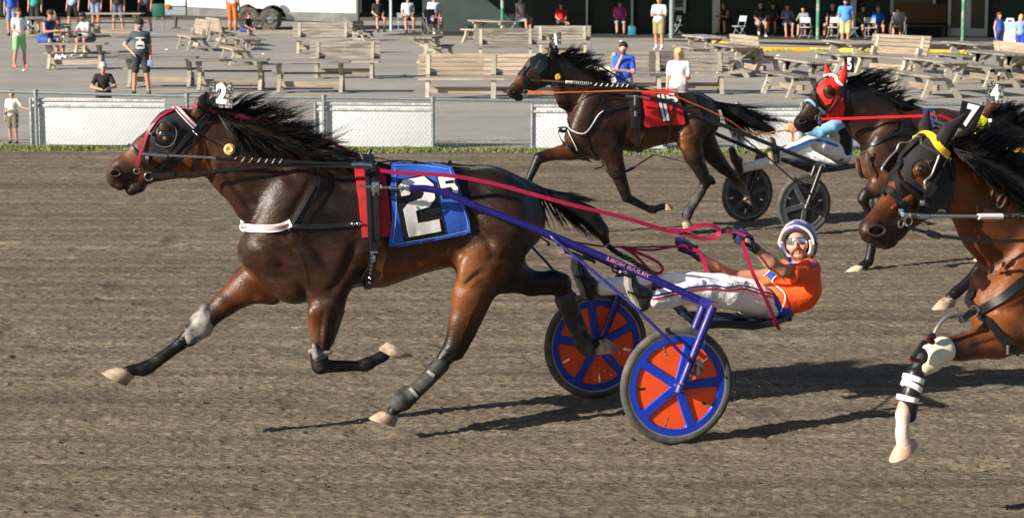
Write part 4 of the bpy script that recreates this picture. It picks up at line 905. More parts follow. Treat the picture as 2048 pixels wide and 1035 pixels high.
# mirrored glasses
mb = MB(); V = []; n = 14
for i in range(n+1):
    x = -.066+.132*i/n; yy = .098-abs(x)**2*9.5; lo_ = -.002+.016*math.exp(-(x/.012)**2)-.006*math.exp(-((abs(x)-.034)/.02)**2)
    for zz, q in ((lo_, 0), ((lo_+.034)/2, .003), (.033, 0)): V.append(HF(x, yy+q, zz))
Vb = [v-fwd*.004 for v in V]; Fc = []
for i in range(n):
    for k in range(2): A = i*3+k; Fc.append((A, A+1, A+4, A+3)); Fc.append((A+len(V), A+3+len(V), A+4+len(V), A+1+len(V)))
mb.add(V+Vb, Fc); gl = mb.build('sunglasses', mat('mirror_lens', (.75, .78, .9), .06, .9, var=0), drv)
mb = MB(); mb.tube([V[i*3+2] for i in range(n+1)], .0025, 6)
for s in (0, n): mb.tube([V[s*3+1], HF(-.083 if s == 0 else .083, .0, .02)], .003, 6)
mb.build('glasses_frame', M_BLACK, gl)
# gloves: palm, four curled fingers, thumb
M_GLV = cm('navy_glove', '16204f', .85, bump=.001, bs=90)
def glove(c, kd, cd, nd, s=1.):      # c palm centre, kd = knuckle line dir (index->little), cd = from wrist to knuckles, nd = palm normal (towards the grip)
    c, kd, cd, nd = Vector(c), Vector(kd).normalized(), Vector(cd).normalized(), Vector(nd).normalized(); rows = []
    def A(*p): return tuple(kd*p[0]*s+cd*p[1]*s+nd*p[2]*s)
    z0 = lambda p, q, r1, r2, k=.004: rows.append((A(*p), A(*q), r1*s, r2*s, k))
    z0((-.022, -.04, 0), (-.022, .03, 0), .018, .017, .02); z0((.0, -.045, 0), (.0, .03, 0), .02, .018, .02); z0((.022, -.04, 0), (.024, .025, 0), .018, .015, .02)
    for i, (x, L, r) in enumerate(((-.033, .040, .0105), (-.011, .045, .011), (.011, .041, .0105), (.032, .033, .0092))):
        z0((x, .032, -.002), (x*1.05, .032+L*.8, .016), r, r*.97, .004); z0((x*1.05, .032+L*.8, .016), (x*1.05, .030+L*.45, .046), r*.97, r*.92, .003); z0((x*1.05, .030+L*.45, .046), (x*1.02, .012, .042), r*.92, r*.85, .003)
    z0((-.034, -.02, .008), (-.046, .012, .030), .014, .0125, .006); z0((-.046, .012, .030), (-.028, .036, .050), .0125, .0105, .004)
    return rows
I3 = np.eye(3)
gc = PM.P(1488, 478, .39); g1 = fr_mesh(gc, I3, glove(gc, (.1, -.1, -1), (-1, -.3, .35), (.1, 1, 0), 1.12), 'glove', M_GLV, drv, h=.0035)
gc2 = PM.P(1374, 496, -.24); fr_mesh(gc2, I3, glove(gc2, (.2, .2, -1), (-1, -.3, .4), (-.1, 1, .1), 1.12), 'glove', M_GLV, drv, h=.0035)
mb = MB()
for (x0, y0, x1, y1, l) in ((1504, 492, 1514, 500, .385), (1392, 506, 1402, 516, -.25)): mb.tube([PM.P(x0, y0, l), PM.P(x1, y1, l)], [.035, .033], 12)
mb.build('glove_cuff', M_BLACK, drv)
# boots
M_BT = mat('black_boot', (.012, .013, .013), .3, var=.3, vs=20, bump=.002, bs=30, coat=.2)
for (pts, l) in ((((1262, 556, 11), (1270, 580, 13), (1285, 606, 15), (1292, 590, 15)), .3), (((1156, 524, 12), (1163, 548, 13), (1178, 584, 15), (1180, 568, 15)), -.3)):
    a, b, c_, d_ = pts
    bt = px_mesh(pl, [(a, b, (l, l), 1, .02, BK), (b, c_, (l, l), 1, .02, BK), (c_, d_, (l, l), 1, .02, BK), (b, d_, (l, l), 1, .02, BK)], 'boot', M_BT, drv, h=.006)
    mb = MB(); sx = -14; P = [PM.P(a[0]-10, a[1]-8, l), PM.P((a[0]+b[0])/2-14, (a[1]+b[1])/2, l), PM.P(b[0]-13, b[1]+6, l), PM.P(c_[0]-11, c_[1]+12, l)]
    mb.ribbon(P, [Vector((-.95, -.3, -.3)).normalized()]*4, [.07, .095, .08, .075], -.02); mb.build('sole', cm('grey_sole', '8d8b84', .8, bump=.003, bs=50), bt)
    mb = MB(); mb.tube([PM.P(b[0]-14, b[1]+3, l+.055), PM.P(b[0]+4, b[1]+10, l+.062), PM.P(c_[0]+12, c_[1]-14, l+.05)], .007, 6); mb.build('boot_strap', M_BLACK, bt)
# reins of horse 2
def rein(name, segs, m, label, origin):
    mb = MB()
    for pts, ls, w in segs:
        P = free(type('o', (), {'pl': PM}), pts, ls, 8); n_ = len(P)
        N = []
        for i in range(n_):
            t = P[min(i+1, n_-1)]-P[max(i-1, 0)]; q = t.cross(Vector((0, 0, 1))).cross(t) if False else (CAM-P[i]).normalized()+Vector((0, 0, .5)); N.append(q.normalized())
        mb.ribbon(P, N, w, .004)
    o = mb.build(name, m, None, origin=origin); return tag(o, label, 'reins')
rein('driving_rein', [([(760, 341), (800, 346), (896, 351), (989, 368), (1063, 388), (1144, 410), (1240, 433), (1337, 462)], [.3, .31, .33, .36, .39, .42, .42, .41], .026),
   ([(1335, 463), (1350, 462), (1375, 460), (1400, 451), (1425, 451), (1438, 461), (1430, 474), (1405, 477), (1378, 470), (1355, 464)], [.41]*10, .028), ([(1338, 461), (1358, 463)], [.415]*2, .036),
   ([(1436, 465), (1470, 465), (1492, 472)], [.41, .40, .43], .016), ([(1484, 482), (1494, 515), (1510, 555), (1535, 605), (1551, 645), (1560, 660)], [.42, .44, .46, .44, .40, .38], [.024]*28+[.026]*10+[.012]*3)],
   M_MAG, 'magenta rein running from the number 2 horse to the gloved hand raised nearest the camera', PM.wld(1., .3, 1.2))
rein('driving_rein', [([(1100, 478), (1150, 484), (1200, 492), (1243, 494)], [-.2]*4, .012), ([(1243, 493), (1300, 500), (1362, 491), (1376, 496)], [-.2]*4, .016),
   ([(1243, 493), (1270, 510), (1300, 540), (1318, 546), (1325, 536), (1312, 522), (1280, 507), (1248, 494)], [-.2]*8, .02), ([(1376, 497), (1396, 503), (1408, 525), (1415, 550)], [-.22, -.2, -.18, -.16], .026)],
   M_MAG, 'magenta rein loop hanging from the lower gloved hand behind the purple shaft', PM.wld(.4, -.2, 1.1))
mb = MB(); mb.tube([PM.P(1225, 494, -.25), PM.P(1330, 493, -.25), PM.P(1396, 493, -.22)], [.003, .006, .013], 8); wp = mb.build('whip', M_BLACK, None, origin=PM.P(1396, 493, -.22)); tag(wp, 'thin dark whip gripped in the lower gloved hand of the orange-shirted driver', 'whip')
# ---------------------------------------------------------------- the other horses
def tack(h, name, m, items, off=.010, mirror=False, th=.005, parent=None):
    mb = MB()
    for pts, w in items: h.strap(mb, pts, w, off, mirror=mirror, th=th)
    return mb.build(name, m, parent or h.root)
def ftube(h, name, m, items, parent=None, seg=8):
    mb = MB()
    for pts, ls, r in items: mb.tube(free(h, pts, ls if isinstance(ls, list) else [ls]*len(pts), seg), r, 8)
    return mb.build(name, m, parent or h.root)
def nostril(h, x, y, r, ax=(1, 0)):
    c, n = h.hit(x, y, 0); n = (n+h.pl.v*1.5+h.pl.u*.5).normalized(); M = n.to_track_quat('Z', 'Y').to_matrix(); mb = MB(); mb.ball(c-n*r*.05, (r*1.15, r*.8, r*.45), M, 14, 8); o = mb.build('nostril', mat('nostril_dark', (.004, .0015, .0015), .9, var=0, spec=.1), h.root)
    mb = MB(); mb.tube([c+n*r*.22+M @ Vector((r*1.35*math.cos(a), r*.78*math.sin(a), 0)) for a in [i*math.pi/9 for i in range(18)]], r*.22, 8, closed=True); mb.build('nostril_rim', mat('muzzle_skin', (.022, .016, .014), .6, var=.2), o)
nostril(H2, 230, 346, .024)
def eye(h, x, y, r, l=.1):
    c, n = h.hit(x, y, -r*.35); mb = MB(); mb.ball(c, r, n=16, m=10); return mb.build('eye', M_EYE, h.root)
def hooves(h, L):
    for a in L: h.hoof(*a)
# ---- number 11, middle distance
P11n = G(1608, 470); psi = R(22); v11 = Vector((math.sin(psi), -math.cos(psi), 0)); W11 = .66
P11 = Plane(P11n-v11*W11, psi)
DK2, BR2, RD2 = (.013, .0085, .007), (.030, .0125, .0075), (.12, .040, .014)
rows11 = [
 ((1192, 236, 60), (1270, 240, 61), (0, 0), .72, .04, BR2), ((1270, 240, 61), (1340, 234, 49), (0, 0), .75, .04, BR2), ((1340, 234, 49), (1388, 231, 45), (0, 0), .78, .04, DK2), ((1385, 232, 45), (1405, 240, 37), (.05, .05), .8, .04, DK2), ((1385, 232, 45), (1402, 240, 37), (-.05, -.05), .8, .04, DK2),
 ((1235, 205, 32), (1290, 206, 28), (0, 0), .6, .04, DK2), ((1150, 275, 22), (1196, 290, 30), (.05, .05), .9, .04, BR2), ((1150, 275, 22), (1196, 290, 30), (-.05, -.05), .9, .04, RD2), ((1190, 210, 34), (1170, 258, 33), (.13, .14), .55, .04, BR2), ((1175, 262, 26), (1215, 290, 28), (.17, .18), .5, .03, BR2), ((1190, 210, 34), (1170, 258, 33), (-.13, -.14), .55, .04, BR2),
 ((1270, 272, 28), (1345, 262, 22), (.02, .02), 1.4, .03, RD2),
 ((1118, 140, 31), (1158, 188, 42), (0, 0), .45, .04, DK2), ((1158, 188, 42), (1200, 215, 52), (0, 0), .52, .04, BR2), ((1200, 205, 42), (1250, 205, 34), (0, 0), .6, .04, DK2), ((1110, 165, 10), (1128, 205, 14), (.04, .05), .8, .03, BR2),
 ((1100, 120, 16), (1078, 134, 23), (0, 0), .6, .02, BR2), ((1088, 150, 22), (1084, 148, 22), (.02, .02), .55, .02, BR2), ((1088, 150, 22), (1084, 148, 22), (-.02, -.02), .55, .02, BR2), ((1078, 134, 23), (1052, 160, 18), (0, 0), .55, .02, BR2), ((1052, 160, 18), (1030, 179, 12.5), (0, 0), .55, .02, RD2), ((1082, 160, 16), (1050, 178, 11), (0, 0), .55, .02, DK2),
 ((1030, 180, 13), (1022, 184, 10), (0, 0), .75, .02, DK2), ((1028, 192, 7), (1022, 190, 6), (0, 0), 1, .012, BK), ((1040, 196, 7), (1034, 198, 5), (0, 0), .9, .01, BK),
 ((1022, 183, 6), (1023, 182, 5), (.052, .052), .6, .012, DK2), ((1021, 183, 3.6), (1024, 181, 3), (.062, .062), .9, .006, BK, 1),
 ((1102, 112, 8), (1104, 102, 7), (.055, .06), .55, .012, DK2), ((1104, 102, 7), (1099, 86, 2), (.06, .065), .5, .01, BK), ((1108, 112, 8), (1112, 102, 7), (-.05, -.055), .55, .012, DK2), ((1112, 102, 7), (1110, 88, 2), (-.055, -.06), .5, .01, BK),
 # near fore
 ((1222, 300, 24), (1232, 335, 18), (.15, .16), .85, .04, BR2), ((1232, 335, 18), (1246, 374, 12), (.16, .16), .9, .02, DK2), ((1246, 374, 12), (1253, 394, 11), (.16, .16), .95, .015, BK), ((1256, 396, 9), (1296, 417, 7), (.16, .15), .9, .012, BK), ((1300, 418, 8.5), (1308, 419, 8.5), (.15, .15), .95, .01, BK), ((1308, 418, 7), (1328, 412, 7), (.15, .15), .9, .01, BK),
 # far fore
 ((1170, 296, 24), (1140, 302, 18), (-.13, -.14), .9, .04, BR2), ((1140, 302, 18), (1098, 310, 12), (-.14, -.14), .9, .02, RD2), ((1098, 310, 12), (1078, 316, 12), (-.14, -.14), .95, .012, BK), ((1076, 318, 10), (1056, 362, 7.5), (-.14, -.14), .9, .012, BK), ((1055, 364, 9), (1052, 370, 9), (-.14, -.14), .95, .01, BK), ((1052, 370, 7), (1044, 384, 7), (-.14, -.14), .9, .01, BK),
 # near hind
 ((1392, 242, 38), (1378, 278, 25), (.13, .17), .75, .04, BR2), ((1378, 275, 26), (1388, 312, 20), (.17, .17), .75, .04, BR2), ((1371, 272, 12), (1372, 290, 10), (.23, .23), .6, .02, TN), ((1388, 312, 20), (1404, 345, 13.5), (.17, .16), .8, .02, DK2), ((1404, 345, 13.5), (1412, 362, 12), (.16, .16), .85, .015, BK), ((1420, 356, 7), (1426, 364, 6.5), (.16, .16), .85, .01, BK), ((1412, 365, 11), (1402, 382, 8.5), (.16, .15), .85, .012, BK), ((1402, 382, 8.5), (1378, 422, 7), (.15, .15), .9, .01, BK), ((1376, 428, 8.5), (1374, 432, 8.5), (.15, .15), .95, .01, BK), ((1374, 432, 7), (1374, 446, 7), (.15, .15), .9, .01, GR),
 # far hind
 ((1392, 250, 34), (1412, 292, 24), (-.13, -.15), .8, .04, BR2), ((1412, 292, 24), (1446, 334, 14), (-.15, -.15), .8, .03, DK2), ((1446, 334, 13), (1458, 345, 11), (-.15, -.15), .85, .015, BK), ((1458, 346, 9), (1482, 370, 8), (-.15, -.14), .9, .01, BR2), ((1484, 372, 8.5), (1486, 376, 8.5), (-.14, -.14), .95, .01, GR), ((1486, 376, 7), (1494, 394, 7), (-.14, -.14), .9, .01, GR),
 ((1415, 205, 9), (1440, 212, 8), (0, 0), .9, .03, BK)]
H11 = Horse(P11, rows11, (1270, 470), 'racehorse', 'dark bay horse in red number 11 saddle cloth, farther away behind the front horse', 'racehorses', h=.0125, creases=[([(1205, 190), (1186, 222), (1176, 255)], 7, .016, 0), ([(1250, 250), (1238, 280), (1222, 305)], 6, .016, 0), ([(1362, 215), (1372, 245), (1380, 268)], 6, .016, 0), ([(1384, 262), (1366, 268), (1350, 274)], 4, .012, 0), ([(1420, 262), (1410, 300), (1400, 330)], 5, .014, 1), ([(1212, 325), (1190, 300), (1165, 290)], 4, .012, 1), ([(1236, 330), (1244, 370)], 3, .010, 1), ([(1112, 170), (1130, 200), (1150, 225)], 5, .012, 0), ([(1100, 130), (1100, 150), (1092, 168)], 3, .010, 0), ([(1195, 215), (1215, 250), (1228, 280)], 10, -.01, 0)]); h = H11
hooves(h, [((1331, 409), (1328, 421), (1346, 416), .15), ((1373, 444), (1388, 452), (1366, 458), .15), ((1495, 394), (1487, 400), (1502, 410), -.14), ((1042, 386), (1046, 398), (1028, 392), -.14)])
boot(h, [((1402, 382, 10.5), (1384, 412, 9.5), (.155, .15), .95, .01, BK), ((1378, 420, 11), (1374, 430, 10.5), (.15, .15), 1, .01, BK)], 'tendon_boot')
zA = zt(980, 60, 4.5); zB = zt(1030, 240, 4.313)
tack(h, 'bridle', M_BLACK, [([(1106, 112), (1094, 130), (1080, 150), (1066, 166), (1056, 182)], .028), ([(1058, 118), (1048, 140), (1046, 160), (1052, 178)], .022), ([(1036, 148), (1046, 152), (1056, 164)], .024), ([(1086, 112), (1066, 120), (1054, 138), (1042, 150)], .02), ([(1104, 112), (1100, 140), (1096, 168)], .018), ([(1074, 110), (1086, 116), (1100, 124)], .022)], .012, True)
nostril(h, 1023, 183, .022)
bk = h.cloth([[(1064, 122), (1078, 112), (1092, 116), (1088, 134), (1078, 148), (1066, 146), (1060, 134)]], 'blinker', mat('black_patent', (.012, .012, .014), .2, coat=.5), off=.05, th=.03)
ftube(h, 'blinker_edge', M_CHROME, [([(1070, 138), (1080, 121)], .2, .004)], bk)
ftube(h, 'head_pole', cm('brass', 'b48a3c', .3, metal=1), [([(1062, 160), (1082, 161)], .16, .010), ([(1127, 164), (1133, 165)], .18, .012), ([(1258, 171), (1266, 172)], .24, .012)])
ftube(h, 'pole_rod', MATS['grey_rod'], [([(1082, 161), (1128, 164)], [.16, .18], .008)]); ftube(h, 'pole_sleeve', M_BLACK, [([(1143, 165), (1180, 168), (1258, 171)], [.19, .2, .24], .014)])
ftube(h, 'pole_tape', M_WHITE, [([(1132, 164), (1144, 165)], .19, .016)])
mb = MB(); P = free(h, [(1180, 168), (1220, 170), (1256, 171)], [.2, .22, .24], 50); mb.tube([p+(h.pl.v*math.cos(i*.45)+Vector((0, 0, 1))*math.sin(i*.45))*.0135 for i, p in enumerate(P)], .005, 5); mb.build('pole_wrap', M_WHITE, h.root)
mb = MB()
for i in range(60):
    p = free(h, [(1145, 165), (1178, 167.5)], [.19, .2], 60)[i]; a = i*.9; mb.ball(p+(h.pl.v*math.cos(a)+Vector((0, 0, 1))*math.sin(a))*.014, .004, n=6, m=4)
mb.build('pole_studs', M_WHITE, h.root)
mb = MB()
for x, y in ((1050, 182), (1056, 188)): c, n = h.hit(x, y, .02); ring(mb, c, n, .024, .005)
mb.build('bit_ring', M_CHROME, h.root)
mb = MB(); c, n = h.hit(1115, 154, .02); ring(mb, c, n, .017, .020, 14); mb.build('ear_plug', cm('mustard_foam', 'c99a35', .85), h.root)
tack(h, 'breast_straps', M_BLACK, [([(1130, 238), (1136, 252), (1148, 264), (1168, 268), (1184, 250), (1196, 232), (1206, 222), (1230, 216), (1264, 210)], .034), ([(1138, 258), (1144, 275), (1154, 298), (1170, 318)], .026), ([(1198, 190), (1186, 220), (1174, 250), (1169, 268), (1176, 290), (1196, 318), (1216, 342)], .016), ([(1118, 286), (1136, 296), (1152, 308), (1168, 318)], .026)], .012, True)
tack(h, 'breast_lining', M_WHITE, [([(1131, 240), (1137, 251), (1148, 262), (1168, 266), (1184, 248), (1196, 230), (1205, 222)], .008), ([(1139, 260), (1145, 275), (1155, 298)], .008)], .018, True)
P, N = h.path([(1214, 346), (1228, 349), (1246, 346)], .014, 6); mb = MB(); mb.ribbon(P, N, .045, .012); P2 = free(h, [(1246, 345), (1264, 337), (1284, 324), (1308, 309)], [.2, .16, .1, .05]); mb.tube(P2, [.016]*10+[.008]*(len(P2)-10), 8); mb.tube(free(h, [(1308, 309), (1345, 318), (1384, 328)], [.05, .0, -.1]), .005, 6); mb.tube(free(h, [(1205, 322), (1214, 345)], [.2, .2]), .004, 6); mb.build('hobble', M_BLACK, h.root)
h.cloth([zp(zA, [(1235, 560), (1290, 545), (1370, 570), (1392, 760), (1370, 860), (1275, 880), (1255, 700)])], 'saddle_pad', cm('charcoal_pad2', '1d1d20', .7), off=.02, th=.016, step=8)
tack(h, 'girth', M_BLACK, [([(1270, 178), (1272, 200), (1272, 235), (1272, 258), (1275, 285), (1280, 302)], .07), ([(1345, 205), (1338, 250), (1334, 275), (1322, 296), (1312, 306)], .014)], .034, True, .012)
ftube(h, 'girth_buckle', M_CHROME, [([(1251, 193), (1262, 192), (1300, 196)], .32, .010), ([(1270, 190), (1270, 210)], .33, .016), ([(1272, 176), (1276, 182)], .25, .02), ([(1271, 222), (1271, 232)], .32, .018)])
cl = h.cloth([zp(zA, [(1340, 568), (1450, 558), (1640, 566), (1680, 590), (1752, 845), (1580, 852), (1405, 875), (1368, 855), (1392, 760)])], 'saddle_cloth', cm('red_cloth', 'e8252c', .6, bump=.005, bs=12, var=.06), off=.03, th=.006, step=7)
h.cloth([zp(zA, [(1475, 595), (1560, 590), (1612, 825), (1535, 832)])], 'number_patch', MATS['black_vinyl'], cl, .036, .003)
for a in ([(1490, 605), (1513, 603), (1565, 815), (1545, 818)], [(1530, 602), (1552, 600), (1600, 812), (1578, 815)]): h.cloth([zp(zA, a)], 'numeral', M_WHITE, cl, .040, .003)
h.cloth([zp(zA, [(1560, 592), (1660, 588), (1692, 665), (1600, 672)])], 'number_patch', MATS['black_vinyl'], cl, .036, .003)
h.cloth([zp(zA, [(1568, 598), (1645, 594), (1650, 606), (1598, 610), (1602, 620), (1650, 620), (1675, 638), (1676, 655), (1650, 667), (1608, 668), (1592, 652), (1615, 650), (1625, 656), (1648, 652), (1650, 642), (1635, 634), (1582, 636)])], 'numeral', M_WHITE, cl, .040, .003, 7)
numplate(h, [(1097, 69), (1122, 64), (1124, 88), (1102, 98)], .04, '1', size=1)
tack(h, 'back_straps', M_BLACK, [([(1270, 178), (1310, 178), (1345, 183), (1390, 186), (1425, 203)], .03), ([(1385, 190), (1400, 230), (1405, 260)], .012)], .02)
ftube(h, 'overcheck', M_BLACK, [([(1107, 108), (1150, 120), (1190, 128), (1230, 150), (1262, 170)], [0, .02, .02, .02, .02], .009)])
boot(h, [((1118, 116, 5), (1150, 142, 7), (0, 0), 1.4, .02, BK), ((1150, 142, 7), (1190, 168, 8), (0, 0), 1.4, .02, BK), ((1190, 168, 8), (1240, 178, 4), (0, 0), 1.4, .02, BK)], 'mane_roots', M_HAIR, .014)
h.strands('mane', [(1110, 108), (1135, 122), (1165, 145), (1200, 168)], [[(1150, 98), (1185, 102), (1215, 128), (1235, 155)], [(1150, 110), (1200, 118), (1225, 140), (1245, 165)], [(1130, 120), (1190, 140), (1222, 156), (1240, 172)]], 800, jit=7, wave=7, nclump=70, lat=.03, lat2=.08, r=.006, seed=21)
tl = boot(h, [((1438, 210, 7), (1470, 224, 13), (0, 0), 1, .02, BK), ((1470, 224, 13), (1505, 244, 12), (0, 0), 1, .02, BK), ((1505, 244, 12), (1545, 262, 7), (0, 0), 1, .02, BK)], 'tail', M_HAIR, .014)
h.strands('tail_hair', [(1436, 204), (1450, 212), (1446, 222)], [[(1540, 240), (1570, 262), (1560, 290)], [(1510, 222), (1575, 250), (1640, 268)], [(1470, 300), (1500, 300), (1540, 285)]], 420, jit=10, wave=6, nclump=60, lat=.04, lat2=.07, r=.0055, parent=tl, seed=23)
# sulky 11
M_BKF = mat('black_frame', (.014, .014, .016), .35, var=.3, vs=30); M_DSC = mat('black_disc', (.018, .022, .028), .4, var=.4, vs=9, col2=(.05, .05, .055), c2s=10, c2lo=.5, c2hi=.8); M_SPD = mat('dark_grey_rim', (.085, .09, .10), .4, var=.25, vs=15)
c11 = P11.L(1608, 410, W11); R11 = .335
s11, shaft11, SP11, T11 = sulky(P11, (c11[0], W11, 0), R11, 'black sulky with dark disc wheels behind the number 11 horse', (M_BKF, M_DSC, M_SPD, M_RIMG), None,
    [((1300, 196), .33), ((1340, 205), .36), ((1400, 233), .42), ((1470, 260), .5), ((1560, 297), .56), ((1642, 330), .6)], [((1468, 262), .5), ((1530, 310), .62), ((1575, 350), W11+.05), ((1620, 388), W11+.09)], (1644, 331), None,
    [(1598, 330), (1625, 338), (1655, 336), (1680, 332), (1698, 326)], angs=(60, 95))
# driver 11
d11 = thing('person', P11.wld(P11.loc(P11.P(1660, 340, 0))[0], 0, 0), 'driver in white blue-striped trousers seated on the black sulky behind the number 11 horse', 'person')
px_mesh(P11, [((1678, 232, 9), (1680, 212, 11), (0, 0), 1, .02, SKIN), ((1680, 205, 15), (1678, 212, 14), (0, 0), .9, .02, SKIN), ((1681, 262, 20), (1680, 305, 20), (0, 0), 1.4, .03, SKIN), ((1675, 250, 9), (1640, 268, 7), (.2, .27), 1, .02, SKIN), ((1640, 268, 7), (1596, 258, 5), (.27, .25), 1, .015, SKIN), ((1596, 258, 5), (1584, 257, 5.5), (.25, .25), 1, .01, SKIN),
   ((1675, 250, 9), (1640, 268, 7), (-.2, -.27), 1, .02, SKIN), ((1640, 268, 7), (1590, 255, 5), (-.27, -.2), 1, .015, SKIN), ((1680, 312, 12), (1625, 278, 7), (.1, .2), 1, .02, SKIN), ((1625, 278, 7), (1556, 302, 5), (.2, .3), 1, .02, SKIN), ((1680, 312, 12), (1610, 306, 7), (-.1, -.2), 1, .02, SKIN), ((1610, 306, 7), (1484, 334, 5), (-.2, -.3), 1, .02, SKIN)], 'body', M_SKIN, d11, h=.013, cols=True)
t11 = px_mesh(P11, [((1682, 308, 20), (1640, 287, 19), (.05, .16), 1, .02, BK), ((1640, 285, 17), (1624, 276, 14), (.16, .2), 1, .02, BK), ((1624, 276, 13), (1590, 294, 11), (.2, .25), 1, .02, BK), ((1590, 294, 11), (1558, 304, 9), (.25, .3), 1, .02, BK), ((1682, 312, 20), (1610, 308, 16), (-.08, -.18), 1, .02, BK), ((1610, 308, 13), (1484, 336, 9), (-.18, -.3), 1, .02, BK), ((1676, 312, 17), (1690, 310, 15), (0, 0), 1.3, .02, BK)], 'trousers', mw, d11, h=.012)
tb11 = BVHTree.FromPolygons([v.co+Vector(d11['_o']) for v in t11.data.vertices], [tuple(p.vertices) for p in t11.data.polygons])
def gs2(bv, pl_, mb, pts, w, off, l=.2):
    H = [bhit(bv, p[0], p[1], off, pl_.P(p[0], p[1], l)) for p in catmull(pts, 8)]; mb.ribbon([a[0] for a in H], [a[1] for a in H], w, .003)
mb = MB(); gs2(tb11, P11, mb, [(1565, 303), (1600, 290), (1626, 280), (1650, 284), (1675, 292)], .03, .005); mb.build('blue_stripe', cm('sky_stripe', '2c6fd0'), t11)
j11 = px_mesh(P11, [((1682, 255, 21), (1682, 300, 21), (0, 0), 1.45, .03, BK), ((1680, 244, 14), (1664, 256, 12), (.15, .24), 1, .02, BK), ((1664, 256, 11), (1640, 267, 10), (.24, .27), 1, .02, BK), ((1640, 267, 9.5), (1615, 262, 8), (.27, .26), 1, .02, BK), ((1680, 244, 14), (1640, 266, 10), (-.15, -.27), 1, .02, BK), ((1640, 266, 9), (1610, 260, 8), (-.27, -.22), 1, .02, BK)], 'jacket', fabric('sky_jacket', '7fbfe2', .7), d11, h=.012)
px_mesh(P11, [((1681, 262, 20), (1681, 298, 20), (.02, .02), 1.52, .02, BK)], 'jacket_panel', fabric('black_panel', '121319', .7), j11, h=.012)
px_mesh(P11, [((1680, 202, 18), (1684, 206, 18), (0, 0), .9, .02, BK)], 'helmet', cm('white_helmet', 'dcdcdc', .3), d11, h=.012)
for (a, b, c_, l) in (((1543, 281, 7), (1548, 300, 8), (1552, 320, 8), .3), ((1464, 300, 7), (1470, 318, 8), (1480, 338, 8), -.3)):
    bt = px_mesh(P11, [(a, b, (l, l), 1.3, .02, BK), (b, c_, (l, l), 1.2, .02, BK), (b, (b[0]+8, b[1]+3, 8), (l, l), 1, .02, BK)], 'boot', cm('dark_boot', '2a2723', .6), d11, h=.010)
    if l > 0: mb = MB(); mb.ribbon([P11.P(a[0]-3, a[1]-4, l), P11.P(b[0]-7, b[1], l), P11.P(c_[0]-6, c_[1]+7, l)], [Vector((-.95, -.3, -.2)).normalized()]*3, [.08, .1, .08], .02); mb.build('sole', cm('tan_sole', '8f8168', .85), bt)
for s, (x, y) in ((1, (1582, 257)), (-1, (1592, 255))):
    gc_ = P11.P(x, y, .25 if s > 0 else -.2); fr_mesh(gc_, I3, glove(gc_, (.1, -.1, -1), (-1, -.2, .1), (.1, 1, 0), 1.1), 'hand', cm('pink_skin', 'd99a80', .6), d11, h=.005)
def rein2(pl_, segs, m, label, origin):
    mb = MB()
    for pts, ls, w in segs:
        P = free(type('o', (), {'pl': pl_}), pts, ls, 8); mb.ribbon(P, [((CAM-p).normalized()+Vector((0, 0, .4))).normalized() for p in P], w, .005)
    o = mb.build('driving_rein', m, None, origin=origin); return tag(o, label, 'reins')
M_TAN = cm('tan_leather', 'b5652f', .45)
rein2(P11, [([(1056, 184), (1082, 187), (1085, 187)], [.1, .14, .14], .034), ([(1080, 187), (1130, 185), (1200, 183), (1270, 182), (1340, 190), (1380, 205), (1420, 222), (1460, 242), (1490, 262), (1520, 268), (1548, 264), (1580, 260)], [.14, .2, .22, .28, .3, .3, .3, .3, .28, .27, .26, .26], .015), ([(1583, 260), (1586, 272), (1585, 284)], [.26]*3, .03)], M_TAN, 'tan leather rein running along the dark number 11 horse to its driver', P11.wld(1, .2, 1.2))
